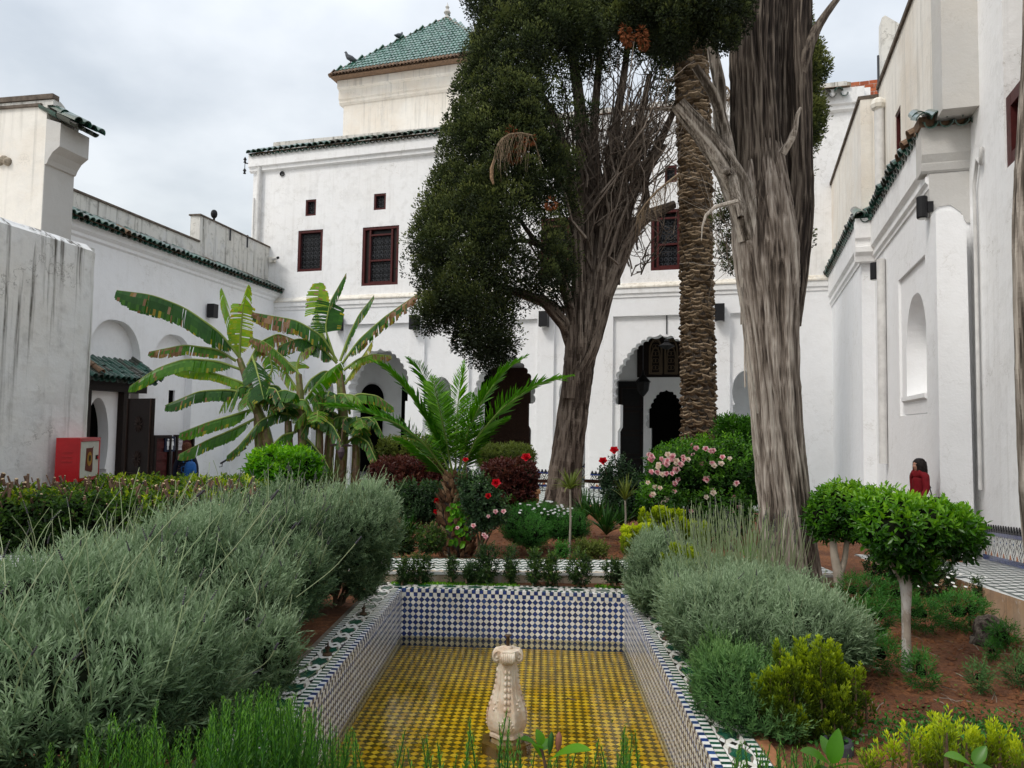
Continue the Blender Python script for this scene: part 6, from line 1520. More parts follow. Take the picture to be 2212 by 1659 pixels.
crown(q, polyC, YR - .7, 520, .085, 120, .55, .036, .016, (.1, .6))
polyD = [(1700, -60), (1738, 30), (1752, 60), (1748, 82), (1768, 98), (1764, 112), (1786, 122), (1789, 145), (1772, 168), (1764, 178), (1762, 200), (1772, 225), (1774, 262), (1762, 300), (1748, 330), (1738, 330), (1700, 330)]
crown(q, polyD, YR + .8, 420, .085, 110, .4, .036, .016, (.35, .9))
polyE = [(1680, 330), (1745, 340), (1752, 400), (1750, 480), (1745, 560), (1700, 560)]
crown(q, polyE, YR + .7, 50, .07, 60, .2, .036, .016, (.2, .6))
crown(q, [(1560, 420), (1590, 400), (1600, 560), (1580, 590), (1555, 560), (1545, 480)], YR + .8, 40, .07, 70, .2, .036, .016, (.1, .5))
q.build('crown', M['cyp'], rc_)
q = MB()
for u, v in ((1356, 82), (1386, 75), (1350, 70), (1390, 90)): 
    p = np.array(P(u, v, YR - 1.3)); dd = nrmz(RNG.normal(size=(70, 3))); leaf4(q, p + dd * [.03, .03, .06], nrmz(dd + [0, 0, -.6]), perp(dd), np.full(70, .05), np.full(70, .016), RNG.random(70))
q.build('dead_tufts', M['cypdead'], rc_)['kind'] = 'stuff'
q = MB(); fan(q, 18, (1540, 1590), (420, 560), (1550, 1620), (330, 620), YR + .5, (.8, 1.6), .18, 3); tube(q, [P(*a, YR - .6) for a in ((1594, 434), (1570, 440), (1545, 447), (1525, 465), (1517, 490), (1515, 520))], [.022, .024, .02, .016, .010, .004], 6, tint=.9); q.build('bare_branches', M['deadwood'], rc_)
# bark edge of a third trunk at the right picture edge
et = thing('old_tree', 'pale flaking tree trunk cut by the right edge of the picture', 'tree', P(2235, 1500, 4.4))
q = MB(); trk(q, [(2290, 1640, 40), (2272, 1300, 38), (2244, 1040, 36), (2228, 700, 32), (2225, 450, 32), (2232, 250, 28), (2238, 100, 24), (2240, -80, 22)], 4.4, 90, .03, .16, 41, swell=.1); q.build('trunk', M['deadwood'], et, smooth=True)

# ================================================================== tall palm trunk
YP = 16.2
tp = thing('palm_tree', 'tall straight palm trunk covered in rough brown leaf scars', 'tree', P(1510, 1080, YP))
ctr = [(1512, 1090, 37), (1510, 961, 36), (1507, 780, 35), (1505, 600, 34), (1503, 476, 34), (1500, 298, 35), (1494, 150, 35), (1488, 60, 36), (1480, -60, 38)]
cp, cr_ = pxpath(ctr, YP); q = MB(); tube(q, cp, [r * .93 for r in cr_], 20); q.build('trunk', M['bark_dk'], tp, smooth=True)
bt = Tiler('leaf_base', [M['boot']])
def bootmesh(w, h, pr):
    n = 6; v = []; 
    for k in range(n + 1):
        a = k / n * 2 - 1; v.append((a * w / 2, 0.0, -h * .5 + h * .7 * abs(a) ** 1.5)); v.append((a * w / 2 * .96, -pr * (1 - a * a) ** .6 - .004, h * .28 * (1 - abs(a) ** 2) * 0 + h * .05 + h * .5 * abs(a) ** 2)); v.append((a * w / 2 * .9, -pr * .85 * (1 - a * a) ** .6, h * .30 + h * .2 * abs(a)))
    f = []
    for k in range(n): b = k * 3; f += [(b, b + 3, b + 4, b + 1), (b + 1, b + 4, b + 5, b + 2), (b + 2, b + 5, b + 3, b)]
    return v, f
for i in range(3): v, f = bootmesh(.20 + .02 * i, .11, .055 + .012 * i); bt.proto('b%d' % i, v, f)
zs_ = np.array([p.z for p in cp]); 
def palm_boots(bt, cp, cr_, z0, z1, dz, ncol, kk=1.0, nproto=3):
    zs_ = [p.z for p in cp]; o = np.argsort(zs_); zz = np.array(zs_)[o]; xs_ = np.array([p.x for p in cp])[o]; ys_ = np.array([p.y for p in cp])[o]; rs_ = np.array(cr_)[o]; k = 0; z = z0
    while z < z1:
        for j in range(ncol):
            a = 2 * math.pi * (j + .5 * (k % 2)) / ncol + .12 * k + ru(-.05, .05); z_ = z + ru(-.035, .035) * kk
            x, y, r = np.interp(z_, zz, xs_), np.interp(z_, zz, ys_), np.interp(z_, zz, rs_)
            m = Matrix.Translation((x + math.sin(a) * r * .93, y - math.cos(a) * r * .93, z_)) @ Matrix.Rotation(a, 4, 'Z') @ Matrix.Rotation(ru(-.3, .3), 4, 'Y') @ Matrix.Scale(kk * ru(.7, 1.25), 4)
            bt.put('b%d' % random.randrange(nproto), m)
        z += dz; k += 1
palm_boots(bt, cp, cr_, .2, P(1480, -50, YP).z, .098, 12)
# only those facing the garden are worth being objects
bt.items.sort(key=lambda k: 0)
front = [it for it in bt.items if (it[1].to_3x3() @ Vector((0, -1, 0))).y < -.35 and it[1].translation.z > 1.5]; rest = [it for it in bt.items if it not in front]
bt.items = front; bt.finish(tp, 290, 'leaf_bases'); bt.items = rest; bt.finish(tp, 0, 'leaf_bases')
# dead fronds caught on the trees
def deadfrond(name, label, path, Y, ll, n, par=None):
    t = thing(name, label, 'palm frond', P(*path[0], Y)); q = MB(); pts = [P(a, b, Y - .02 * i) for i, (a, b) in enumerate(path)]; tube(q, pts, [.03 * (1 - .7 * i / len(pts)) for i in range(len(pts))], 5, tint=.8); q.build('rachis', M['boot'], t)
    q = MB()
    for k in range(n):
        f = k / n * (len(pts) - 1); i = int(f); p = pts[i].lerp(pts[min(i + 1, len(pts) - 1)], f - i); e = Vector((ru(-.4, .4), ru(-.3, .1), -1)).normalized() * ll * ru(.5, 1)
        tube(q, [p, p + e * .3 + Vector((ru(-.05, .05), 0, .03)), p + e], [.008, .006, .002], 3, cap=False, tint=ru(.5, 1))
    q.build('leaflets', M['boot'], t)
deadfrond('dead_palm_frond', 'dry grey palm frond arching over the dark cypress crown', [(1075, 315), (1085, 300), (1100, 290), (1125, 287), (1150, 292)], 14.4, .75, 46)
deadfrond('dead_palm_frond', 'dry palm frond hanging between the bare branches and the palm trunk', [(1468, 375), (1445, 392), (1420, 412), (1395, 440), (1375, 470)], 15.6, .6, 60)
deadfrond('dead_palm_frond', 'dry brown palm frond wedged beside the big broken limb', [(1555, 180), (1572, 190), (1585, 215), (1596, 250)], 15.6, .9, 50)
tube_ = MB(); tube(tube_, [P(*a, 14.4) for a in ((1067, 345), (1062, 365), (1062, 385), (1066, 398))], [.02, .04, .04, .02], 6, tint=.9); tag(tube_.build('dry_palm_sheath', M['bootred']), 'narrow brown palm sheath hanging in the dark cypress crown', 'palm sheath')
# ================================================================== young date palm
YS = 10.0
yp = thing('young_palm', 'young date palm with bright arching fronds and a short shaggy trunk', 'palm', P(985, 1187, YS))
cp2, cr2 = pxpath([(985, 1195, 36), (984, 1150, 40), (985, 1100, 36), (986, 1060, 29), (986, 1030, 22)], YS); q = MB(); tube(q, cp2, [r * .8 for r in cr2], 16); q.build('trunk', M['bark_dk'], yp)
b2 = Tiler('leaf_base', [M['bootred']])
for i in range(3):
    w, h, pr = .075, .12, .05; v = [(-w / 2, 0, -h * .4), (w / 2, 0, -h * .4), (w * .45, -.02, h * .2), (-w * .45, -.02, h * .2), (-w * .3, -pr, h * .42), (w * .3, -pr, h * .42), (0, -pr * (1 + .4 * i), h * .62), (0, -.035, -h * .1)]
    b2.proto('b%d' % i, v, [(0, 1, 7), (1, 2, 5, 7), (0, 7, 4, 3), (7, 5, 6, 4), (3, 4, 6, 5, 2)])
palm_boots(b2, cp2, cr2, cp2[0].z + .03, cp2[-1].z + .02, .062, 13, 1.0)
b2.finish(yp, 260)
def frond(parent, path, Y, dys, ll, np_, wid=.017, rr=.016, tb=.5, sag=.15, name='frond'):
    pts = [P(a, b, Y + d) for (a, b), d in zip(path, np.linspace(0, dys, len(path)))]; A = np.array([tuple(p) for p in pts]); seg = np.r_[0, np.cumsum(np.linalg.norm(np.diff(A, axis=0), axis=1))]
    tt = np.linspace(0, 1, 40); 
    # catmull-ish smoothing through dense interpolation
    C = np.stack([np.interp(tt * seg[-1], seg, A[:, i]) for i in range(3)], 1)
    for _ in range(6): C[1:-1] = (C[:-2] + C[1:-1] * 2 + C[2:]) / 4
    mb = MB(); tube(mb, C, [rr * (1 - .85 * t) for t in tt], 6, tint=.6); fo_ = mb.build(name, M['rachis'], parent, smooth=True)
    T = nrmz(np.gradient(C, axis=0)); mb = MB(); PP = []; DD = []; NN = []; LL_ = []; TT = []
    for k in range(np_):
        t = .16 + .84 * (k + .5) / np_; f = t * 39; i = min(38, int(f)); p = C[i] + (C[i + 1] - C[i]) * (f - i); tg = T[i]; side = nrmz(np.cross(tg, [0, 0, 1])[None])[0]; upv = np.cross(side, tg)
        l = 1.12 * ll * (math.sin(math.pi * min(1, .18 + t * .80)) ** .6) * (1 if t < .9 else .75)
        for e in (-1, 1):
            d = tg * (.38 + .42 * t) + side * e * (1.15 - .35 * t) + upv * ru(.05, .5) + RNG.normal(size=3) * .06; PP.append(p); DD.append(d); NN.append(upv + side * e * -.3); LL_.append(l * ru(.85, 1.1)); TT.append(np.clip(tb + ru(-.2, .2), 0, 1))
    PP, DD, NN = np.array(PP), nrmz(np.array(DD)), np.array(NN); leaf6(mb, PP, DD, NN, np.array(LL_), np.full(len(PP), wid), np.array(TT), fold=.35, droop=sag); mb.build('leaflets', M['palm'], fo_)
fr = [([(972, 1035), (925, 965), (860, 915), (780, 885), (690, 872)], -.9, .36, .4), ([(975, 1030), (935, 930), (885, 850), (840, 800), (800, 778)], -.2, .36, .5), ([(980, 1030), (955, 920), (930, 840), (905, 795), (880, 772)], .4, .34, .35),
      ([(984, 1030), (985, 940), (990, 860), (1003, 780)], .1, .30, .75), ([(990, 1030), (1010, 930), (1045, 860), (1090, 800), (1140, 768)], -.1, .36, .55), ([(992, 1035), (1025, 950), (1085, 880), (1160, 830), (1238, 812)], -.5, .38, .6),
      ([(978, 1030), (962, 940), (946, 870), (935, 815)], -.5, .32, .8), ([(994, 1040), (1020, 970), (1055, 925), (1100, 900)], .5, .26, .4), ([(980, 1040), (965, 960), (955, 900), (957, 850)], .6, .3, .45), ([(988, 1040), (1000, 960), (1012, 900), (1020, 850)], .6, .3, .4),
      ([(974, 1045), (935, 1000), (895, 965), (850, 945)], .5, .25, .35)]
for path, dy, l, tb in fr: frond(yp, path, YS, dy, l, 92, wid=.0115, tb=tb)

# ================================================================== bananas
M['banana'] = leafmat('banana_leaf', [(.020, .072, .016), (.042, .13, .024), (.10, .26, .03), (.22, .40, .04), (.50, .44, .04), (.22, .11, .05), (.40, .25, .15)], .38, .42)
M['bstem'] = tinted('banana_stem', [(.10, .13, .03), (.20, .22, .05), (.16, .09, .04), (.34, .24, .15)], .6, var=.4, scale=9)
M['bananarib'] = basic('banana_midrib', (.26, .34, .08), .5, var=.3)
def banleaf(parent, path, Y, dy, wpx, tb=.22, brown=0.0, droop=.35, tear=.16):
    pts = [P(a, b, Y + d) for (a, b), d in zip(path, np.linspace(0, dy, len(path)))]; A = np.array([tuple(p) for p in pts]); seg = np.r_[0, np.cumsum(np.linalg.norm(np.diff(A, axis=0), axis=1))]; n = 54; tt = np.linspace(0, 1, n)
    C = np.stack([np.interp(tt * seg[-1], seg, A[:, i]) for i in range(3)], 1)
    for _ in range(14): C[1:-1] = (C[:-2] + C[1:-1] * 2 + C[2:]) / 4
    T = nrmz(np.gradient(C, axis=0)); mb = MB(); tube(mb, C, [.028 * (1 - .85 * t) for t in tt], 6, tint=.5); rib = mb.build('leaf', M['bananarib'], parent, smooth=True)
    W = 1.35 * wpx * Y / FPX; mb = MB(); tocam = np.array(CAM) - C[n // 2]; tocam /= np.linalg.norm(tocam)
    for e in (-1, 1):
        off = ru(-.1, .1); tilt = 0
        for i in range(6, n - 1):
            t = tt[i]; w = W * min(1, ((t - .10) / .16)) ** .5 * (1 if t < .72 else math.sqrt(max(0, 1 - ((t - .72) / .29) ** 2))) if t > .10 else 0
            if w <= .004: continue
            if rnd() < tear: tilt = ru(-.5, .5); gap = 1
            else: gap = 0
            side = np.cross(T[i], [0, 0, 1.]); ls_ = np.linalg.norm(side); side = side / ls_ if ls_ > .25 else nrmz(np.cross(T[i], tocam)[None])[0]
            upv = np.cross(side, T[i])
            if upv @ (np.array([0, 0, 1.]) + tocam * .6) < 0: upv = -upv
            a, b = C[i], C[i + 1] - (C[i + 1] - C[i]) * (.30 * gap); s = side * e; P0 = [a, b]; rows = [(a, b)]
            dr = droop + .25 * tilt
            for k, fr_ in enumerate((.4, .75, 1.0)):
                ww = w * fr_ * (1 + (.06 * ru(-1, 1) if fr_ == 1 else 0)); h = -dr * ww * (fr_ ** 1.3) + .22 * ww * (1 - fr_) ; phi = .25 + 1.0 * abs(side @ tocam) + .3 * dr * fr_ + .2 * tilt; o = s * ww * math.cos(phi) - np.array([0, 0, 1.]) * ww * math.sin(phi) * (.55 + .45 * fr_) + T[i] * ww * (.16 + tilt * .1) + upv * .10 * ww
                rows.append((a + o, b + o - (T[i] * .012 * gap)))
            base = 0
            for k in range(3):
                br = brown * (1 if t > .62 or (k == 2 and rnd() < .5) else 0.0); ti = tb + ru(-.05, .06) + (.12 if k == 2 and rnd() < .3 else 0)
                if rnd() < br: ti = ru(.78, 1.0)
                elif k == 2 and rnd() < .10 + brown * .3: ti = ru(.62, .8)
                if ti > .75 and k == 2 and rnd() < .25: continue
                mb.add([rows[k][0], rows[k][1], rows[k + 1][1], rows[k + 1][0]], [(0, 1, 2, 3)], 0, float(np.clip(ti, 0, 1)))
    mb.build('blade', M['banana'], rib)
def banana(name, label, stems, leaves_, Y, base):
    t = thing(name, label, 'banana plant', base, 'banana plants at the back of the garden')
    for st in stems:
        a, r = pxpath(st, Y); q = MB(); bark_tube(q, a, r, 20, .12, .10, int(st[0][0])); q.build('stem', M['bstem'], t, smooth=True)
    for L_ in leaves_: banleaf(t, L_[0], Y, L_[1], L_[2], *(L_[3:]))
    for st in stems[1:]:
        u, v = st[-1][:2]
        for k in range(9):
            e = ru(-1, 1); r_ = ru(45, 85); banleaf(t, [(u, v + 8), (u + e * r_ * .3, v - r_ * .45), (u + e * r_ * .75, v - r_ * .45), (u + e * r_ * 1.1, v - r_ * ru(-.2, .3))], Y, ru(-.6, .3), ru(15, 22), ru(.1, .45), .12)
    return t
YB = 14.0
banana('banana_plant', 'left banana plant whose longest leaf reaches far out to the left', [[(600, 1080, 13), (585, 980, 12), (570, 920, 12), (545, 860, 10), (530, 810, 8), (515, 770, 6)], [(570, 1080, 11), (562, 980, 10), (556, 930, 8), (555, 870, 6)]],
 [([(520, 775), (475, 718), (400, 665), (330, 637), (252, 627)], -.8, 36, .12, .15), ([(517, 775), (503, 710), (488, 660), (478, 622)], .1, 25, .45, 0, .1), ([(517, 780), (520, 715), (526, 660), (537, 615)], -.2, 19, .52, .05, .2), ([(510, 780), (470, 755), (400, 745), (322, 760)], -.4, 17, .3, .7, .6),
  ([(525, 800), (470, 780), (400, 775), (340, 795), (280, 835)], -.7, 22, .3, .05), ([(560, 850), (520, 825), (460, 805), (372, 798)], -.2, 15, .45, 0), ([(545, 850), (490, 842), (430, 845), (356, 876)], -.5, 20, .15, .1), ([(560, 880), (510, 895), (450, 912), (388, 936)], -.6, 20, .3, .1),
  ([(560, 900), (510, 925), (450, 950), (386, 982)], -.5, 20, .25, .08), ([(545, 770), (552, 790), (560, 820), (570, 862)], -.5, 28, .12, 0, .1), ([(565, 870), (590, 850), (615, 842), (640, 850)], -.5, 24, .15, 0), ([(570, 900), (545, 930), (515, 965), (490, 985)], -.3, 17, .2, .1), ([(560, 840), (590, 800), (580, 760), (545, 735)], .4, 22, .35, .6, .5), ([(535, 790), (560, 740), (600, 720), (640, 735)], .5, 24, .3, .8, .5)], YB, P(585, 1100, YB))
banana('banana_plant', 'right banana plant with upright leaves and a shredded brown leaf tip', [[(730, 1080, 14), (738, 980, 13), (742, 900, 11), (736, 830, 9), (730, 780, 6)], [(705, 1080, 12), (712, 960, 10), (718, 880, 8)], [(765, 1080, 10), (770, 980, 9), (768, 930, 7)]],
 [([(728, 780), (700, 730), (684, 680), (690, 610)], .3, 20, .5, .1, .2), ([(725, 780), (702, 710), (714, 650), (748, 590)], 0, 24, .14, .05, .15), ([(735, 780), (752, 730), (775, 680), (808, 638)], .2, 21, .18, .12, .3), ([(740, 785), (775, 735), (830, 685), (900, 636)], -.3, 22, .16, .75, .5),
  ([(725, 775), (695, 725), (640, 692), (545, 675)], -.5, 26, .2, .8, .5), ([(728, 785), (690, 745), (645, 730), (600, 748)], -.3, 24, .14, .2), ([(742, 800), (775, 775), (805, 765), (845, 768)], .1, 15, .45, .6), ([(745, 830), (770, 790), (790, 760), (805, 735)], .3, 15, .6, .1),
  ([(740, 870), (775, 850), (815, 855), (850, 880)], .2, 18, .3, .2), ([(745, 900), (780, 920), (800, 950), (812, 990)], -.3, 18, .15, .15), ([(735, 900), (700, 880), (670, 900), (650, 940)], -.5, 20, .15, .1), ([(745, 960), (770, 940), (795, 955), (815, 1000)], -.5, 16, .2, .2)], YB + .4, P(738, 1105, YB + .4))
banana('banana_plant', 'middle banana plant with many broad hanging leaves between its two neighbours', [[(655, 1080, 13), (655, 960, 11), (650, 880, 9), (645, 800, 6)], [(630, 1080, 11), (625, 980, 9), (622, 900, 7)], [(680, 1080, 11), (690, 980, 9), (690, 920, 7)]],
 [([(648, 810), (610, 770), (575, 740), (540, 728)], -.2, 22, .35, .75, .4), ([(650, 880), (680, 835), (705, 805), (738, 782)], -.7, 22, .3, 0, .3), ([(648, 850), (615, 800), (600, 760), (612, 735)], .2, 22, .45, .4), ([(645, 900), (600, 890), (560, 910), (530, 950)], -.4, 20, .16, .1), ([(650, 930), (610, 940), (585, 965), (565, 1005)], -.6, 20, .25, .05),
  ([(655, 920), (690, 900), (720, 920), (740, 960)], -.5, 20, .12, .1), ([(650, 960), (630, 985), (610, 1000), (585, 1020)], -.5, 16, .15, .1), ([(650, 860), (670, 820), (700, 800), (745, 810)], .3, 20, .18, .3), ([(655, 940), (675, 960), (700, 990), (715, 1020)], -.3, 17, .12, .2), ([(648, 880), (625, 850), (600, 845), (570, 870)], -.2, 22, .12, .1), ([(652, 840), (640, 790), (650, 760), (680, 745)], .1, 20, .5, .5)], YB + .1, P(655, 1104, YB + .1))
# banana blossom hanging
bb = thing('banana_blossom', 'purple banana blossom hanging on a dark stalk beside the right plant', 'flower', P(737, 965, 13.6)); q = MB(); tube(q, [P(742, 905, 13.8), P(738, 945, 13.6), P(737, 962, 13.6)], .012, 5); q.build('stalk', M['stem'], bb)
q = MB(); c = P(737, 978, 13.6); lathe(q, [(.001, .13), (.05, .09), (.07, .02), (.05, -.07), (.001, -.15)], Matrix.Translation(c), 10); q.build('bud', basic('purple_bract', (.10, .07, .085), .5, var=.3), bb); q = MB()
for e in (-1, 1): q.add([c + Vector((0, 0, .13)), c + Vector((e * .12, -.05, .17)), c + Vector((e * .24, 0, .12)), c + Vector((e * .12, .06, .11))], [(0, 1, 2, 3)])
q.build('bract', basic('pale_purple_bract', (.22, .18, .22), .5), bb)

# ================================================================== lavender
def lavender(label, blobs, dens=1100, mat='lav', tint=(.1, .72), group='lavender bushes round the pool', zmin=.02, LL=.046, LW=.0075, tl=.13, nleaf=14, facecam=-.35, core=.68, top_lit=.34):  # pale tops over darker sides: shading painted into the lavender tint
    return bush('lavender_bush', label, 'lavender', blobs, M[mat], group=group, amp=.24, freq=6.5, dens=dens * .72, tl=tl, nleaf=nleaf, LL=LL * 1.12, LW=LW * 1.3, spread=.75, rj=.55, six=False, outw=.7, up=.85, tint=tint, top_lit=top_lit, core=core, zmin=zmin, stems=14, inset=(0, .36), tip=.45, facecam=facecam)
def stalks(parent, B, n, lean=(0, 0, 1), L0=(.25, .55), heads=.5, zfilter=.4, spread=.35, bend=.25, r=.0022):
    pt, nm = B.sample(60 + n, .3, (0, .1), None); idx = [i for i in range(len(pt)) if nm[i][2] > zfilter]; random.shuffle(idx); q = MB(); h = MB(); lean = Vector(lean)
    for i in idx[:n]:
        p = Vector(pt[i]); d = (lean + Vector((ru(-spread, spread), ru(-spread, spread), 0)) + Vector(nm[i]) * .3).normalized(); l = ru(*L0); bd = Vector((ru(-bend, bend), ru(-bend, bend), ru(-bend, bend) * .6)); pts = [p + d * l * t + bd * l * t * t for t in np.linspace(-.15, 1, 7)]
        tube(q, pts, [r * (1.15 - .3 * k / 6) for k in range(7)], 3, cap=False, tint=ru(.2, 1))
        if rnd() < heads:
            e = pts[-1]; dd = (pts[-1] - pts[-2]).normalized(); m = random.randrange(5, 9)
            for k in range(m): ball(h, e - dd * (.009 * (m - k)), .0042 * (1 - .4 * k / m) + .0008, n=3, tint=rnd())
    q.build('flower_stalks', M['stalk'], parent)['kind'] = 'stuff'
    if h.v: h.build('flower_heads', M['lavhead'], parent)['kind'] = 'stuff'
def wb(x, y, z, rx, ry, rz): return ((x, y, z), (rx, ry, rz))
t, B = lavender('rounded grey green lavender bush nearest the back corner of the pool', [px_blob(795, 1150, 7.1, 72, 105, .50), px_blob(720, 1160, 7.0, 90, 110, .55), px_blob(785, 1230, 7.0, 44, 60, .32), wb(-1.95, 6.9, .35, .36, .55, .42)], dens=1500, tint=(.3, .9)); stalks(t, B, 60, (.1, 0, 1), (.12, .28), .2)
t, B = lavender('middle lavender bush on the left with dark dried flower heads', [px_blob(610, 1175, 6.2, 105, 110, .6), px_blob(500, 1190, 5.9, 110, 115, .6), px_blob(628, 1250, 5.8, 84, 92, .42), wb(-2.03, 5.7, .40, .42, .5, .45), wb(-2.5, 5.9, .45, .7, .6, .52)], dens=1300); stalks(t, B, 300, (.0, 0, 1), (.10, .30), .85, .3, .25)
t, B = lavender('widest lavender bush on the left, long pale stalks leaning right', [px_blob(430, 1230, 5.0, 130, 130, .6), px_blob(525, 1310, 4.7, 110, 105, .46), px_blob(330, 1290, 4.6, 150, 115, .6), wb(-1.98, 4.6, .38, .36, .5, .42), wb(-2.5, 4.7, .45, .7, .6, .5), px_blob(580, 1420, 4.3, 60, 85, .3)], dens=1200, tint=(.2, .85)); stalks(t, B, 130, (.2, -.1, .9), (.15, .42), .5, .3, .4, bend=.35)
t, B = lavender('nearest lavender bush filling the lower left corner', [px_blob(170, 1340, 3.7, 190, 120, .55), px_blob(60, 1330, 3.4, 170, 110, .5), px_blob(330, 1440, 3.5, 170, 130, .5), px_blob(150, 1500, 2.9, 230, 150, .45), px_blob(410, 1520, 3.6, 120, 95, .36), px_blob(10, 1480, 2.8, 150, 130, .4)], dens=1100, tint=(.15, .75)); stalks(t, B, 70, (.1, 0, .9), (.15, .4), .4, .2, .35, bend=.4)
# hand placed long stalks arching over
q = MB(); h = MB()
for path in ([(300, 1420), (430, 1270), (520, 1170), (600, 1060)], [(500, 1360), (560, 1260), (600, 1180), (640, 1130)], [(210, 1300), (300, 1200), (380, 1110), (440, 1060)], [(640, 1290), (720, 1230), (780, 1160)], [(530, 1230), (560, 1290), (545, 1330), (530, 1340)], [(470, 1480), (530, 1460), (580, 1430), (600, 1390)], [(640, 1480), (700, 1440), (745, 1390)]):
    Yq = 3.6 if path[0][0] < 480 else 4.4; pts = [P(a, b, Yq - .12 * i) for i, (a, b) in enumerate(path)]; A = np.array([tuple(p) for p in pts]); tt = np.linspace(0, len(pts) - 1, 14); C = np.stack([np.interp(tt, range(len(pts)), A[:, i]) for i in range(3)], 1)
    for _ in range(3): C[1:-1] = (C[:-2] + 2 * C[1:-1] + C[2:]) / 4
    tube(q, C, .0026, 4, cap=False, tint=.9); e = Vector(C[-1]); dd = (Vector(C[-1]) - Vector(C[-2])).normalized()
    for k in range(7): ball(h, e - dd * .009 * k, .0055, n=4)
q.build('long_stalks', M['stalk'], t)['kind'] = 'stuff'; h.build('stalk_heads', M['lavhead'], t)['kind'] = 'stuff'
# right side
t, B = lavender('large silver lavender mound on the right of the pool', [px_blob(1590, 1350, 5.4, 130, 95, .5), px_blob(1720, 1350, 5.3, 130, 85, .5), px_blob(1500, 1330, 5.7, 80, 80, .4), px_blob(1800, 1380, 5.2, 60, 55, .3), px_blob(1640, 1290, 5.9, 120, 60, .4)], dens=1600, tint=(.35, .95), LL=.05); stalks(t, B, 40, (.2, 0, 1), (.15, .3), .3)
t, B = lavender('greener low lavender growing under the silver mound beside the right rim', [px_blob(1580, 1510, 4.6, 80, 100, .4), px_blob(1650, 1540, 4.5, 90, 90, .4), px_blob(1560, 1440, 5.0, 60, 60, .3), px_blob(1680, 1470, 4.9, 110, 70, .4)], dens=1500, mat='lavdk', tint=(.15, .7), LL=.042)
t, B = lavender('small silvery lavender at the back right corner of the pool', [px_blob(1415, 1235, 7.1, 62, 78, .35), px_blob(1465, 1270, 6.6, 50, 60, .3), px_blob(1410, 1280, 6.9, 50, 40, .3)], dens=1900, tint=(.4, 1.0)); 
t2, B2 = lavender('lavender with tall thin upright stalks in front of the close cypress trunk', [px_blob(1560, 1265, 6.6, 90, 50, .4), px_blob(1640, 1270, 6.8, 70, 45, .35)], dens=1700, tint=(.35, .9)); stalks(t2, B2, 260, (-.05, 0, 1), (.35, .62), .5, .1, .12, .08, .003)
t2, B2 = lavender('leggy lavender with upright stalks behind the small silvery one', [px_blob(1480, 1215, 7.3, 60, 35, .3)], dens=1500, tint=(.4, .9)); stalks(t2, B2, 70, (-.1, 0, 1), (.3, .5), .4, .1, .15, .1, .003)

# ================================================================== rosemary in the foreground
M['budpink'] = basic('pink_bud', (.25, .10, .07), .5, var=.3); M['budgreen'] = basic('green_bud', (.03, .10, .02), .4, var=.3)
def rosemary(label, spots, Y, hpx_top, seed=0, hgt=(.22, .42), n=60, w=.0042, spr=.10):
    p0 = P(*spots[0], Y); t = thing('rosemary_bush', label, 'rosemary', (p0.x, p0.y, .05), 'rosemary along the near edge'); mb = MB(); st = MB()
    for (u, v, wd, k) in hpx_top:
        for _ in range(max(3, int(k * .62))):
            uu = u + ru(-wd, wd); y = Y + ru(-.25, .25); top = P(uu, v - 30 + ru(0, 55) + abs(uu - u) * .45, y); l = ru(*hgt); d = Vector((ru(-spr, spr) * 2, ru(-.15, .15), 1)).normalized(); b = top - d * l; bend = Vector((ru(-.06, .06), ru(-.05, .05), 0))
            m = 34; tt = np.linspace(0, 1, m); B_ = np.array(b); D_ = np.array(d); PP = B_ + D_ * (tt * l)[:, None] + np.array(bend) * (tt * (1 - tt))[:, None]
            for rep in range(2):
                ph = np.arange(m) * 2.4 + rep * 3.1 + ru(0, 6); rad = np.stack([np.cos(ph), np.sin(ph), np.zeros(m)], 1); dd = nrmz(rad * .8 + D_ * (.65 + .8 * tt[:, None])); sz = (1 - .6 * tt ** 3) * RNG.uniform(.75, 1.15, m)
                leaf4(mb, PP, dd, nrmz(np.cross(np.cross(dd, D_[None]), dd)) + 1e-4,   .033 * sz, 1.45 * w * sz + 0 * tt, np.clip(.12 + .6 * tt + RNG.uniform(-.12, .12, m), 0, 1))
            tube(st, [Vector(PP[0]), Vector(PP[m // 2]), Vector(PP[-1])], [.003, .0025, .0015], 4, cap=False)
    mb.build('foliage', M['rosemary'], t); st.build('stems', M['budgreen'], t); return t
rosemary('bright green rosemary at the bottom left corner, left clump', [(230, 1600)], 2.5, [(160, 1610, 60, 26), (250, 1570, 70, 60), (320, 1590, 40, 30), (330, 1540, 30, 8)], n=80)
rosemary('large bright green rosemary in front of the near left pool wall', [(540, 1600)], 2.5, [(430, 1590, 60, 50), (500, 1520, 50, 60), (570, 1500, 50, 70), (640, 1530, 60, 70), (720, 1580, 50, 34), (390, 1640, 30, 20), (500, 1620, 110, 60), (620, 1620, 100, 60)])
rosemary('row of thin rosemary sprigs below the fountain', [(950, 1640)], 2.4, [(880, 1600, 8, 5), (925, 1615, 20, 8), (1015, 1580, 6, 4), (960, 1625, 30, 8), (1090, 1560, 12, 9), (1110, 1600, 14, 6), (1230, 1630, 60, 16), (1300, 1620, 40, 14), (1345, 1590, 8, 4), (1370, 1610, 14, 6), (1160, 1640, 50, 12)])
rosemary('rosemary tips in front of the right pool rim', [(1620, 1640)], 2.4, [(1600, 1600, 20, 8), (1650, 1620, 50, 30), (1720, 1630, 50, 26), (1800, 1640, 40, 18)])
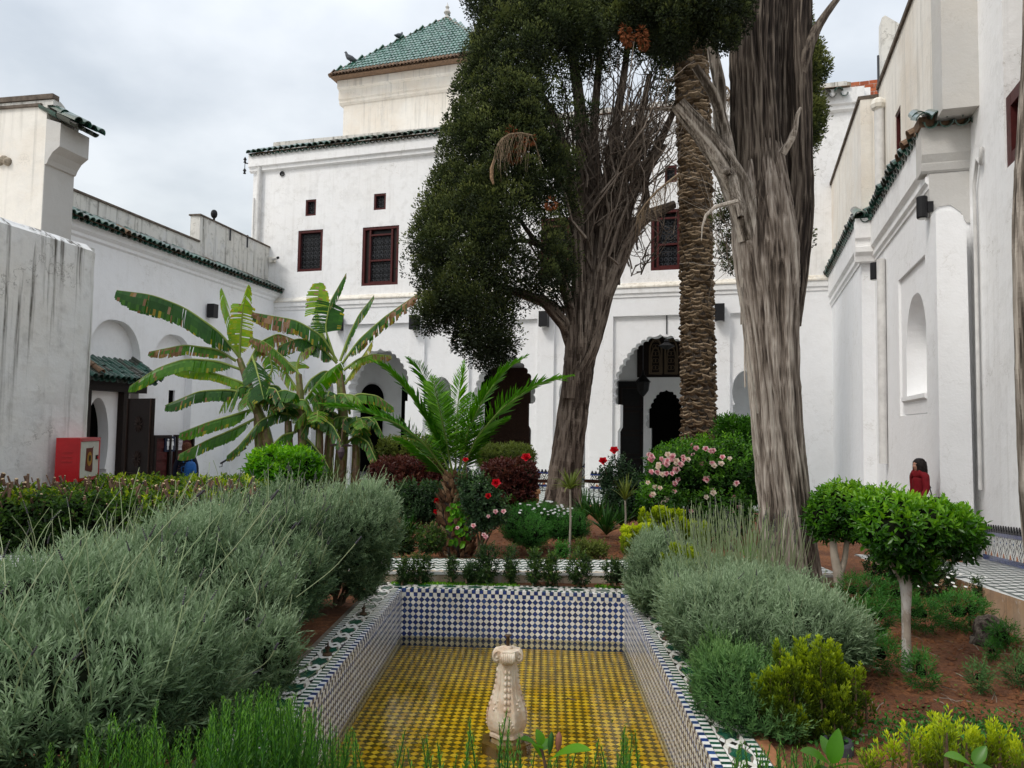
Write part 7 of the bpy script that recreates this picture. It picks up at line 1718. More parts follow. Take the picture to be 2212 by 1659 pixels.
# broad leaved pepper-like plants poking in
def bigleafplant(label, stem, leaves_, buds, Y):
    t = thing('leafy_seedling', label, 'plant', P(*stem[0], Y)); q = MB(); tube(q, [P(a, b, Y) for a, b in stem], [.006, .005, .004, .003][:len(stem)], 6); q.build('stem', M['stem'], t, smooth=True)
    for (a, b, wd, dy) in leaves_:
        pa_, pb_ = np.array(P(*a, Y)), np.array(P(*b, Y + dy)); D = pb_ - pa_; L_ = np.linalg.norm(D); D /= L_; Nn = np.array([0, -.5, 1.]); S = nrmz(np.cross(D, Nn)[None])[0]; N2 = np.cross(S, D); W = wd * Y / FPX; mb = MB(); k = 12; V = []
        for i in range(k + 1):
            f = i / k; w_ = W * math.sin(math.pi * f ** .8) ** .75 * .5; c = pa_ + D * L_ * f - N2 * .12 * L_ * f * f; V += [c - S * w_ + N2 * w_ * .35, c, c + S * w_ + N2 * w_ * .35]
        mb.add(V, [(3 * i + j, 3 * i + j + 1, 3 * i + j + 4, 3 * i + j + 3) for i in range(k) for j in range(2)], 0, ru(.35, .7)); mb.build('leaf', M['bright'] if wd > 30 else M['ficus'], t, smooth=True)
    for (a, b, r_, mt) in buds:
        q = MB(); A_, B_ = P(*a, Y), P(*b, Y); tube(q, [A_, A_.lerp(B_, .4), A_.lerp(B_, .8), B_], [.002, r_, r_ * .9, .001], 8); q.build('bud', mt, t, smooth=True)
    return t
bigleafplant('broad leaved seedling with pink bud in front of the fountain', [(1180, 1700), (1178, 1655), (1172, 1625), (1160, 1600)], [((1168, 1618), (1132, 1585), 34, -.1), ((1170, 1610), (1160, 1575), 22, 0), ((1190, 1640), (1265, 1602), 46, -.15), ((1172, 1622), (1188, 1590), 22, .05), ((1175, 1640), (1150, 1600), 12, 0)], [((1187, 1630), (1192, 1580), .008, M['budgreen']), ((1205, 1625), (1208, 1580), .009, M['budpink'])], 2.0)
bigleafplant('broad leaved seedling at the bottom right in front of the golden thuja', [(1800, 1720), (1798, 1680), (1795, 1655)], [((1795, 1655), (1740, 1610), 40, -.1), ((1797, 1650), (1812, 1575), 34, 0), ((1795, 1640), (1775, 1585), 26, .05), ((1800, 1660), (1850, 1640), 22, -.1), ((1795, 1665), (1760, 1660), 24, -.1)], [], 2.1)
bigleafplant('broad leaved seedling among the golden thuja tips', [(2110, 1720), (2105, 1680), (2100, 1655)], [((2100, 1655), (2050, 1620), 34, -.1), ((2104, 1650), (2130, 1610), 26, 0), ((2100, 1660), (2080, 1680), 22, 0), ((2104, 1662), (2150, 1660), 24, 0)], [], 2.1)

# ================================================================== golden thuja
def thuja(label, plumes, Y, tint=(.1, .95), sl=.024, sw=.009, n=520, base=None, core=None):
    """plumes: (u, v_top, v_bottom, halfwidth px, dy)"""
    p0 = P(plumes[0][0], plumes[0][2], Y); t = thing('golden_thuja', label, 'conifer shrub', base or (p0.x, p0.y, 0), 'golden thuja shrubs'); mb = MB(); st = MB()
    for (u, vt, vb, hw, dy) in plumes:
        y = Y + dy; a, b = np.array(P(u + ru(-5, 5), vb, y)), np.array(P(u, vt, y)); L_ = np.linalg.norm(b - a); ax = (b - a) / L_; R0 = hw * y / FPX; m = int(n * (L_ / .25) * (R0 / .05))
        R0 *= .72; nb_ = max(6, int(m / 26)); tb_ = RNG.uniform(.05, 1, nb_) ** .8; ang = RNG.uniform(0, 6.28, nb_); rad = np.stack([np.cos(ang), np.sin(ang) * .9, np.zeros(nb_)], 1); prof_ = (np.sin(np.pi * np.clip(tb_ * .82 + .12, 0, 1)) ** .6)
        C = a + ax * (tb_ * L_)[:, None] + rad * (R0 * prof_ * RNG.uniform(.35, 1, nb_))[:, None]; bd = nrmz(rad * .4 + ax * 1.2 + RNG.normal(size=(nb_, 3)) * .12)
        for k in range(26):
            f = RNG.random(nb_); sp = perp(bd) * (RNG.uniform(0, .02, nb_) * (1.2 - f))[:, None] * (Y / 5) ** .2; pt = C + bd * (f * .065)[:, None] + sp; d = nrmz(bd * 1.4 + nrmz(sp + 1e-6) * .7 + RNG.normal(size=(nb_, 3)) * .2)
            ti = np.clip(tint[0] + (tint[1] - tint[0]) * (.02 + .75 * tb_ ** 1.4 + .45 * (f - .3)) + RNG.uniform(-.1, .12, nb_), 0, 1); leaf4(mb, pt, d, perp(d), sl * RNG.uniform(.7, 1.2, nb_), sw * RNG.uniform(.8, 1.2, nb_), ti, fold=.3)
        tube(st, [Vector(a), Vector((a + b) / 2), Vector(b)], [.008, .006, .002], 5)
    mb.build('foliage', M['thuja'], t); st.build('stems', M['stem'], t)['kind'] = 'stuff'
    return t
def plumes(u0, u1, vt, vb, n, hw, var=40, arch=60): 
    out_ = []
    for i in range(n): f = (i + .5) / n; u = u0 + (u1 - u0) * f + ru(-8, 8); out_.append((u, vt + arch * (2 * f - 1) ** 2 + ru(-var, var), vb + ru(-20, 20), hw * ru(.7, 1.25), ru(-.12, .12)))
    return out_
thuja('golden green thuja shrub in front of the silver lavender', plumes(1650, 1850, 1420, 1560, 13, 24, 30, 50) + plumes(1660, 1840, 1480, 1610, 14, 24, 25, 40) + plumes(1690, 1820, 1540, 1640, 10, 22, 20, 20) + [(1870, 1500, 1560, 18, 0), (1640, 1480, 1560, 16, 0), (1730, 1395, 1500, 20, .05), (1800, 1410, 1520, 20, .1), (1685, 1400, 1500, 18, 0)], 4.3, base=tuple(P(1750, 1640, 4.3)), tint=(-.05, .66))
thuja('bright yellow green thuja tips at the bottom right corner', plumes(1960, 2212, 1600, 1700, 18, 22, 25, 20) + [(2040, 1570, 1680, 22, 0), (2070, 1590, 1680, 20, 0), (2160, 1600, 1700, 20, 0), (2212, 1640, 1700, 22, 0), (2020, 1625, 1700, 20, 0), (1900, 1640, 1700, 14, 0), (1930, 1630, 1700, 12, 0), (1880, 1650, 1700, 12, 0)], 2.4, tint=(.1, .85), sl=.018, sw=.006, n=420)
thuja('small olive gold thuja between the two silvery lavenders', plumes(1440, 1510, 1195, 1270, 7, 18, 15, 20) + plumes(1440, 1500, 1230, 1290, 6, 16, 10, 10), 6.7, tint=(0, .75))
thuja('yellow green thuja beside the pink rose bush', plumes(1385, 1470, 1105, 1160, 9, 16, 12, 20) + plumes(1400, 1480, 1130, 1180, 9, 15, 10, 10) + plumes(1480, 1530, 1140, 1190, 5, 14, 10, 10), 9.6, tint=(.05, .8), sl=.03, sw=.012)
thuja('low golden shrub at the right end of the red earth bed', plumes(1345, 1400, 1140, 1185, 7, 13, 8, 10) + plumes(1345, 1385, 1160, 1200, 5, 12, 5, 5), 9.3, tint=(.15, .95), sl=.03, sw=.012)

# ================================================================== clipped ficus trees (right)
M['limed'] = plaster('limewashed_trunk', (.30, .25, .20), grime=(.10, .075, .055), amt=1.0, streak=.9)
def ficus(label, blobs, trunks, Y, base):
    t, B = bush('ficus_tree', label, 'small tree', blobs, M['ficus'], base=base, group='clipped ficus trees beside the walk', amp=.14, freq=5, dens=330, tl=.09, nleaf=6, LL=.072, LW=.032, spread=1.0, tint=(.05, .75), top_lit=.32, core=.74, zmin=-9, inset=(0, .22), tip=.25)
    q = MB()
    for tr in trunks: a, r = pxpath([(x_, y_, r_ * .66) for x_, y_, r_ in tr], Y); bark_tube(q, a, r, 28, .03, .05, int(tr[0][0]), swell=.05)
    q.build('trunk', M['limed'], t, smooth=True); return t
ficus('clipped ficus tree with single pale trunk and wide flat crown', [px_blob(1985, 1135, 5.5, 112, 52, .36), px_blob(1925, 1150, 5.45, 62, 62, .3), px_blob(2048, 1150, 5.5, 54, 54, .3), px_blob(1960, 1205, 5.5, 46, 45, .22), px_blob(1915, 1098, 5.6, 62, 34, .3)], [[(1959, 1450, 16), (1958, 1400, 14), (1957, 1330, 13), (1958, 1290, 15), (1956, 1250, 20), (1950, 1200, 18)], [(1955, 1265, 11), (1935, 1235, 9), (1915, 1200, 7)], [(1960, 1265, 10), (1985, 1235, 8), (2010, 1200, 6)]], 5.5, tuple(P(1957, 1436, 5.5)))
ficus('clipped ficus tree with forked pale trunk beside the close cypress', [px_blob(1820, 1090, 7.6, 60, 46, .42), px_blob(1870, 1092, 7.7, 50, 38, .4), px_blob(1790, 1120, 7.6, 40, 45, .3), px_blob(1850, 1120, 7.5, 50, 45, .35)], [[(1810, 1320, 17), (1812, 1280, 14), (1812, 1240, 16), (1802, 1200, 12), (1798, 1150, 10)], [(1813, 1245, 11), (1825, 1210, 9), (1830, 1160, 8)]], 7.5, tuple(P(1810, 1295, 7.5)))

# ================================================================== hedges and balls on the left
hz = [px_blob(u, 1100, 9.3, 75, 62, .55) for u in (20, 120, 220, 320, 420, 510)]
t, B = bush('clipped_hedge', 'clipped ficus hedge on the left with cut woody stems on top', 'hedge', [(c, (r[0], .55, .42)) for c, r in [((P(u, 1098, 9.6).x, 9.6, .37), (.62, .5, .42)) for u in (-60, 40, 140, 240, 340, 430, 520)]], M['ficus_y'], p=4, amp=.14, freq=4, dens=190, tl=.11, nleaf=6, LL=.08, LW=.045, spread=1.1, tint=(-.1, .7), top_lit=.22, core=.72, zmin=0.0, inset=(0, .2), tip=.3, facecam=-.5)
q = MB(); e = MB()
for _ in range(300):
    u = ru(-40, 560); y = ru(9.1, 10.1); z = ru(.62, .92) if y > 9.3 else ru(.4, .85); p = P(u, 1050, y); p.z = z; d = Vector((ru(-.5, .5), ru(-.5, .1), 1)).normalized(); r = ru(.006, .022); l = ru(.06, .2); tube(q, [p - d * l * .5, p + d * l * .5], [r * 1.1, r], 7, tint=rnd()); tube(e, [p + d * l * .5, p + d * (l * .5 + .003)], [r * .95, r * .93], 7)
q.build('cut_stems', basic('cut_brown_stem', (.20, .12, .08), .8, var=.4, scale=25), t)['kind'] = 'stuff'; e.build('cut_ends', basic('fresh_cut_wood', (.60, .45, .27), .8), t)['kind'] = 'stuff'
t, B = bush('clipped_hedge', 'farther part of the left hedge with bright yellow green shoots', 'hedge', [((P(u, 1060, 11.6).x, 11.6, .27), (.5, .5, .52)) for u in (250, 320, 390, 460, 530)], M['ficus_y'], p=4, amp=.14, freq=4, dens=200, tl=.11, nleaf=6, LL=.09, LW=.042, spread=1.1, tint=(.0, .75), top_lit=.35, core=.8, zmin=0.0, facecam=-.5)
t, B = bush('round_topiary', 'bright green rounded bush below the banana plants', 'topiary bush', [px_blob(590, 1010, 12.3, 48, 40, .5), px_blob(640, 1012, 12.3, 46, 40, .5), px_blob(612, 1030, 12.2, 70, 30, .5)], M['bright'], base=tuple(P(610, 1110, 12.3)), amp=.12, freq=3, dens=200, tl=.13, nleaf=6, LL=.12, LW=.05, spread=1.0, tint=(.0, .8), top_lit=.25, core=.78, zmin=-9)
q = MB()
for _ in range(9): a = P(ru(580, 640), 1110, 12.3 + ru(-.2, .2)); a.z = -.1; tube(q, [a, P(ru(575, 650), 1050, 12.3)], [.045, .035], 7)
q.build('trunk', M['stem'], t)
def strap(label, u, v, Y, n, l, w, mat='agap', spread=1.0, name='strap_leaf_plant', cat='plant', tint=(.1, .7), up=.9, z=None, group=None, stemh=0, droop=.5):
    p = P(u, v, Y); 
    if z is not None: p.z = z
    t = thing(name, label, cat, p, group); top = p + Vector((0, 0, stemh))
    if stemh: q = MB(); tube(q, [p - Vector((0, 0, .05)), p + Vector((.01, 0, stemh * .5)), top], [.017, .014, .013], 8); q.build('trunk', M['palestem'], t, smooth=True)
    mb = MB()
    for k in range(n):
        a = ru(0, 6.283); sp = ru(.15, 1) * spread; d = np.array([math.cos(a) * sp, math.sin(a) * sp, up]); d /= np.linalg.norm(d); L_ = l * ru(.6, 1.1); side = np.cross(d, [0, 0, 1.]); side /= np.linalg.norm(side) + 1e-6; m = 7; V = []; 
        for i in range(m + 1):
            f = i / m; c = np.array(top) + d * L_ * f - np.array([0, 0, 1]) * droop * L_ * f * f * sp; ww = w * (1 - f ** 2.5) * (.6 + .4 * min(1, f * 4)) / 2; V += [c - side * ww, c + np.cross(side, d) * -ww * .5, c + side * ww]
        mb.add(V, [(3 * i + j, 3 * i + j + 1, 3 * i + j + 4, 3 * i + j + 3) for i in range(m) for j in range(2)], 0, float(np.clip(ru(*tint) + (.3 if rnd() < .08 else 0), 0, 1)))
    mb.build('leaves', M[mat], t); return t
for u, v, Y, n, lab in ((700, 1055, 12.6, 60, 'dark grassy tuft behind the round bright bush'), (560, 1050, 12.4, 40, 'spiky grassy tuft left of the round bright bush'), (655, 1075, 12.2, 50, 'dark strappy undergrowth right under the round bright bush')): strap(lab, u, v + 15, Y, n, .75, .03, 'box', 1.0, tint=(.1, .9), group='strappy tufts under the bananas')

# ================================================================== middle bed
bush('round_shrub', 'yellow green clipped shrub behind the dark red hedge, left of the young palm', 'shrub', [px_blob(858, 972, 14.6, 34, 22, .5), px_blob(905, 970, 14.6, 40, 22, .5)], M['olive'], p=3, dens=340, tl=.12, nleaf=6, LL=.08, LW=.035, tint=(.45, 1.0), zmin=-9, base=tuple(P(880, 1070, 14.6)))
bush('round_shrub', 'olive clipped shrub behind the right dark red hedge', 'shrub', [px_blob(1070, 988, 14.0, 36, 22, .5), px_blob(1115, 990, 14.0, 34, 24, .5)], M['olive'], p=2.6, dens=420, tl=.12, nleaf=8, LL=.09, LW=.022, tint=(.2, .75), zmin=-9, base=tuple(P(1090, 1075, 14.0)))
bush('red_leaf_hedge', 'dark red leaved shrub left of the young palm', 'shrub', [px_blob(845, 1030, 13.0, 42, 36, .45), px_blob(905, 1028, 13.0, 50, 36, .45), px_blob(870, 1060, 12.8, 60, 40, .4)], M['redleaf'], p=2.8, dens=420, tl=.10, nleaf=6, LL=.085, LW=.042, tint=(.2, .9), top_lit=.2, zmin=-9, group='dark red shrubs', base=tuple(P(870, 1108, 13)))
bush('red_leaf_hedge', 'taller dark red leaved shrub right of the young palm', 'shrub', [px_blob(1078, 1035, 12.6, 36, 38, .45), px_blob(1118, 1035, 12.6, 38, 40, .45), px_blob(1105, 1075, 12.5, 46, 50, .4)], M['redleaf'], p=2.6, dens=420, tl=.10, nleaf=6, LL=.085, LW=.042, tint=(.15, .85), top_lit=.2, zmin=-9, group='dark red shrubs', base=tuple(P(1100, 1115, 12.6)))
# flowers
def flowerproto(name, r, mat, np_=14):
    mb = MB()
    for k in range(np_):
        ring = k // 5; a = k * 2.4; tilt = .25 + .45 * ring; d = np.array([[math.cos(a) * math.cos(tilt), math.sin(a) * math.cos(tilt), math.sin(tilt)]]); n_ = np.array([[-math.cos(a) * math.sin(tilt), -math.sin(a) * math.sin(tilt), math.cos(tilt)]]); leaf6(mb, d * r * .05, d, n_, [r * (1.05 - .12 * ring)], [r * 1.0], np.array([ru(0, 1)]), fold=.3, droop=-.25)
    return mb.mesh(name, mat)
pink = leafmat('pink_petal', [(.62, .16, .26), (.78, .38, .44), (.85, .62, .62), (.90, .80, .76)], .5, .3)
red = leafmat('red_petal', [(.45, .004, .012), (.62, .008, .02), (.70, .02, .04)], .45, .25); white = leafmat('white_petal', [(.75, .75, .72), (.85, .85, .83)], .5, .3)
paleyl = leafmat('cream_petal', [(.85, .72, .60), (.88, .82, .74)], .5, .3)
def place_flowers(t, B, n, r, mats, name='rose_flower', pts=None, size=(.8, 1.2)):
    protos = [flowerproto(name, r, m) for m in mats for _ in range(2)]
    if pts is None: pt, nm = B.sample(400, -9, (-.06, .0), .05); idx = RNG.permutation(len(pt))[:n]; pts = [(Vector(pt[i]), Vector(nm[i])) for i in idx]
    for p, d in pts:
        q_ = (d + (CAM - p).normalized() * .6 + Vector((ru(-.3, .3), 0, ru(-.2, .4)))).normalized(); m = Matrix.Translation(p) @ q_.to_track_quat('Z', 'Y').to_matrix().to_4x4() @ Matrix.Scale(ru(*size), 4); link_mesh(name, random.choice(protos), t, m)
rb_, Bq = bush('pink_rose_bush', 'big rambling rose bush full of pink and white blooms below the palm trunk', 'rose bush', [px_blob(1450, 1020, 11.6, 60, 52, .6), px_blob(1520, 1030, 11.6, 62, 62, .6), px_blob(1590, 1010, 11.8, 45, 60, .6), px_blob(1430, 1080, 11.3, 55, 45, .5), px_blob(1540, 1100, 11.3, 80, 55, .5), px_blob(1520, 975, 11.9, 40, 25, .4), px_blob(1470, 985, 11.8, 34, 24, .4)], M['rosegreen'], amp=.28, freq=2.6, dens=210, tl=.18, nleaf=8, LL=.075, LW=.04, spread=1.2, tint=(-.15, .65), top_lit=.25, core=.7, zmin=-9, inset=(-.05, .3), base=tuple(P(1500, 1140, 11.6)))
place_flowers(rb_, Bq, 12, .06, [pink], size=(.6, 1.1))
PT_ = []
for (u, v, k) in ((1405, 990, 5), (1430, 1000, 6), (1445, 985, 6), (1465, 1000, 5), (1415, 1015, 3), (1478, 985, 3), (1440, 1030, 3), (1425, 1060, 3), (1432, 1070, 3), (1400, 1075, 2), (1435, 1095, 3), (1510, 972, 1), (1530, 965, 2), (1550, 970, 2), (1545, 1000, 3), (1565, 990, 2), (1535, 1068, 3), (1575, 1070, 1), (1590, 1105, 3), (1545, 1120, 1), (1470, 1110, 2), (1500, 1135, 2), (1390, 1045, 1), (1410, 1115, 2), (1600, 1040, 2), (1505, 1010, 1), (1470, 1040, 2)):
    for _ in range(k):
        uu, vv = u + ru(-12, 12), v + ru(-9, 9); Yb = 11.0 + ru(-.15, .1); PT_.append((P(uu, vv, Yb), Vector((ru(-.6, .6), -1, ru(-.1, .9)))))
place_flowers(rb_, Bq, 0, .045, [pink, pink, paleyl], pts=PT_)
bush('laurel_shrub', 'dense dark green shrub between palm trunk and close cypress', 'shrub', [px_blob(1600, 960, 13.2, 42, 50, .6), px_blob(1575, 930, 13.3, 24, 26, .3), px_blob(1625, 935, 13.4, 24, 30, .3), px_blob(1610, 1030, 13, 50, 60, .5)], M['ficus'], amp=.22, freq=3, dens=330, tl=.16, nleaf=7, LL=.11, LW=.04, tint=(-.1, .6), zmin=-9, base=tuple(P(1600, 1130, 13.2)))
rz, Bz = bush('rose_bush', 'dark leaved rose bush with large red bloom beside the young palm', 'rose bush', [px_blob(1035, 1075, 9.4, 38, 40, .25), px_blob(1062, 1105, 9.4, 34, 34, .22), px_blob(1015, 1050, 9.5, 26, 30, .2), px_blob(1040, 1125, 9.4, 30, 22, .2)], M['roseleaf'], amp=.25, freq=5, dens=430, tl=.12, nleaf=7, LL=.055, LW=.034, spread=1.2, tint=(.1, .8), core=.6, zmin=-9, stems=9, base=tuple(P(1035, 1195, 9.4)), inset=(-.1, .35))
place_flowers(rz, Bz, 0, .055, [red], pts=[(P(1071, 1043, 9.0), Vector((0, -1, .2)))], size=(1.1, 1.15)); place_flowers(rz, Bz, 0, .04, [red], pts=[(P(1006, 995, 9.4), Vector((0, -.5, 1))), (P(1055, 1072, 9.0), Vector((0, -1, .2)))]); place_flowers(rz, Bz, 0, .03, [pink], pts=[(P(u, v, 9.0), Vector((0, -1, .2))) for u, v in ((1023, 1135), (1045, 1155), (1050, 1160), (1088, 1105), (1070, 1105), (1055, 1115), (988, 1140))])
q = MB(); tube(q, [P(1006, 1000, 9.4), P(1010, 1040, 9.4)], [.005, .007], 5); q.build('tall_stem', M['stem'], rz)
rz, Bz = bush('rose_bush', 'low dark rose bush with one red bloom left of the young palm', 'rose bush', [px_blob(890, 1078, 10.8, 40, 32, .3), px_blob(935, 1080, 10.8, 36, 34, .3), px_blob(910, 1105, 10.7, 44, 22, .3)], M['roseleaf'], amp=.25, freq=5, dens=380, tl=.12, nleaf=7, LL=.06, LW=.036, spread=1.2, tint=(.05, .7), core=.65, zmin=-9, stems=8, base=tuple(P(910, 1150, 10.8)))
place_flowers(rz, Bz, 0, .05, [red], pts=[(P(945, 1082, 10.4), Vector((0, -1, .2))), (P(942, 1105, 10.4), Vector((0, -1, .2)))])
for (u, v, lab, fl) in ((1375, 1060, 'leggy rose bush with two red blooms left of the pink one', [(1327, 974), (1303, 997)]), (1345, 1070, 'dark rose bush standing before the veranda step', [(1137, 990)])):
    b_ = [px_blob(u - 10, v, 12.4, 30, 36, .3), px_blob(u - 30, v - 35, 12.5, 16, 28, .2), px_blob(u - 5, v + 30, 12.3, 34, 24, .3)]
    rz, Bz = bush('rose_bush', lab, 'rose bush', b_, M['roseleaf'], amp=.3, freq=5, dens=300, tl=.15, nleaf=7, LL=.06, LW=.036, spread=1.2, tint=(.0, .6), core=.5, zmin=-9, stems=8, base=tuple(P(u, 1125, 12.4)), inset=(-.2, .4))
    for (a, c) in fl:
        place_flowers(rz, Bz, 0, .075, [red], pts=[(P(a, c, 12.2), Vector((0, -.8, .6)))])
        q = MB(); tube(q, [P(a, c + 3, 12.22), P(a + (8 if a < 1320 else 4), c + 30, 12.3), P(min(u - 20, a + 30) if a > 1200 else a, c + 60, 12.4)], [.006, .008, .009], 5); q.build('tall_stem', M['stem'], rz)
        pts_ = np.array([tuple(P(a + ru(-12, 12), c + ru(15, 50), 12.3)) for _ in range(12)]); mb = MB(); twigs(mb, pts_, nrmz(RNG.normal(size=(12, 3)) + [0, 0, .3]), .12, 6, .055, .034, 1.2, np.full(12, .3), six=True); mb.build('upper_leaves', M['roseleaf'], rz)
# daisy cushions
for k, (bl, lab, ndz) in enumerate((([px_blob(1125, 1135, 10.3, 40, 40, .4), px_blob(1150, 1150, 10.0, 36, 34, .35)], 'fine leaved green cushion right of the red bloomed rose', 6), ([px_blob(1185, 1125, 10.8, 46, 34, .4), px_blob(1160, 1115, 11.0, 40, 28, .4)], 'cushion of fine green leaves dotted with small white daisies', 40), ([px_blob(1240, 1135, 10.6, 34, 30, .35), px_blob(1215, 1140, 10.5, 30, 30, .3)], 'plain fine leaved cushion behind the small dracaena', 3))):
    t, B = bush('daisy_cushion', lab, 'flower cushion', bl, M['fern'], amp=.10, freq=5, dens=900, tl=.09, nleaf=9, LL=.04, LW=.009, six=False, spread=.9, tint=(.1, .75), core=.82, zmin=-9, group='fine leaved cushions in the red bed', facecam=-.3)
    pt, nm = B.sample(300, -9, (-.05, 0), .0); idx = [i for i in range(len(pt)) if nm[i][2] > .35][:ndz]; mb = MB()
    for i in idx:
        M4 = Matrix.Translation(Vector(pt[i]) + Vector((0, 0, .05))) @ Matrix.Rotation(ru(.2, .7), 4, 'X'); lathe(mb, [(.001, .006), (.02, .0), (.001, -.004)], M4, 8)
    if idx: mb.build('daisy_flowers', white, t)
# agapanthus clumps and small palms
for u, v, Y, n, l, lab in ((880, 1160, 9.6, 46, .45, 'strap leaved clump with yellowing tips beside the rear lavender'), (1120, 1100, 12.2, 50, .5, 'pale grassy clump behind the daisy cushions'), (1262, 1120, 12.2, 44, .6, 'dark strap leaved clump in front of the forked cypress'), (1290, 1125, 11.8, 44, .6, 'dark strap leaved clump right of the small dracaena'), (1310, 1155, 10.8, 50, .6, 'nearest dark strap leaved clump under the rose bushes'), (1345, 1140, 11.2, 34, .5, 'strap leaved clump at the foot of the second dracaena')):
    strap(lab, u, v, Y, n, l, .045, 'agap', .9, tint=(.05, .6), group='strap leaved clumps in the red bed', droop=.6)
strap('small dracaena on a thin bare trunk in the red bed', 1230, 1196, 9.6, 60, .40, .022, 'olive', 1.3, 'dracaena', 'plant', (.35, 1), .7, group='dracaenas', stemh=.82, droop=.45)
strap('second dracaena behind the golden shrub', 1350, 1150, 10.6, 36, .42, .022, 'olive', 1.0, 'dracaena', 'plant', (.4, 1), 1.0, group='dracaenas', stemh=.45, droop=.3)
strap('pale spider plant in the strip behind the pool rim', 1040, 1256, 8.1, 60, .22, .009, 'lavdk', 1.1, 'spider_plant', 'plant', (.6, 1), .8, droop=.6)
strap('heart leaved yam vine at the foot of the young palm', 995, 1180, 9.55, 1, .1, .02, 'bright', .5, 'vine', 'plant')
vn = [o for o in bpy.data.objects if o.get('label', '') == 'heart leaved yam vine at the foot of the young palm'][0]
mb = MB(); pts_ = np.array([tuple(P(995 + ru(-22, 14), 1130 + ru(-45, 45), 9.5)) for _ in range(46)]); d = nrmz(RNG.normal(size=(46, 3)) * .5 + [0, -.5, -.5]); leaf6(mb, pts_, d, np.tile([0, -1., .4], (46, 1)), np.full(46, .085), np.full(46, .075), RNG.uniform(.2, .8, 46)); mb.build('leaf_cluster', M['bright'], vn)
# low plants in the red bed
for u, v, Y, s, lab, mt in ((1213, 1205, 9.35, .09, 'tiny broad leaved seedling left of the dracaena stem', 'fern'), (1268, 1205, 9.4, .11, 'small olive sapling right of the dracaena stem', 'olive'), (1293, 1203, 9.4, .10, 'second small olive sapling right of the dracaena stem', 'olive'), (1250, 1190, 9.7, .07, 'tiny olive sapling close to the dracaena stem', 'olive'), (870, 1195, 9.5, .17, 'low dark bush at the left end of the red bed', 'box'), (930, 1192, 9.4, .16, 'low dark bush in front of the young palm trunk', 'box')):
    p = P(u, v, Y); bush('small_shrub', lab, 'shrub', [wb(p.x, p.y, p.z + s * .9, s, s, s)], M[mt], base=tuple(p), dens=900 if s < .2 else 600, tl=.09, nleaf=7, LL=.04, LW=.02, tint=(.2, .9), core=.4 if s < .2 else .7, zmin=-9, stems=4, amp=.3, freq=8, group='small shrubs in the red bed')
# box row along the path
for u, v, Y, wd, hg, lab in ((872, 1262, 8.05, 20, 26, 'leftmost boxwood of the row behind the pool'), (910, 1256, 8.1, 26, 32, 'bright tipped boxwood second from the left of the row'), (975, 1254, 8.1, 12, 28, 'slim single boxwood between two wider ones'), (1010, 1256, 8.1, 16, 20, 'low boxwood left of the spider plant'), (1055, 1252, 8.12, 34, 40, 'tallest boxwood of the row, just behind the spider plant'), (1100, 1254, 8.1, 18, 38, 'boxwood mixed with feathery shoots right of the tallest one'), (1160, 1258, 8.08, 24, 36, 'boxwood in the middle of the row right of the gap'), (1190, 1258, 8.08, 20, 36, 'boxwood touching its left neighbour in the middle of the row'), (1250, 1260, 8.06, 34, 34, 'wide boxwood second from the right of the row'), (1325, 1262, 8.06, 30, 26, 'rightmost boxwood of the row beside the silvery lavender')):
    p = P(u, v, Y); k = Y / FPX; bush('boxwood', lab, 'boxwood', [wb(p.x + ru(-.3, .3) * wd * k, p.y, p.z + hg * k * ru(.6, 1), wd * k * .6, .10, hg * k * ru(.8, 1)) for _ in range(3)], M['box'], base=tuple(p), dens=900, tl=.08, nleaf=8, LL=.028, LW=.018, tint=(.05, .85), core=0, zmin=-9, stems=5, amp=.35, freq=11, group='boxwoods behind the pool')
mb = MB(); n = 3200; x = RNG.uniform(-1.25, 1.3, n); y = RNG.uniform(8.02, 8.14, n); kp = (wnoise(np.stack([x, y, x * 0], 1), 5) > -.1); x, y = x[kp], y[kp]; pt = np.stack([x, y, np.full(len(x), -.01)], 1); d = nrmz(RNG.normal(size=pt.shape) * .6 + [0, 0, .9]); leaf4(mb, pt, d, perp(d), RNG.uniform(.015, .04, len(x)), RNG.uniform(.01, .018, len(x)), RNG.uniform(.3, 1, len(x))); tag(mb.build('ground_cover', M['bright']), 'yellow green creeping ground cover behind the pool rim', 'ground cover', kind='stuff')
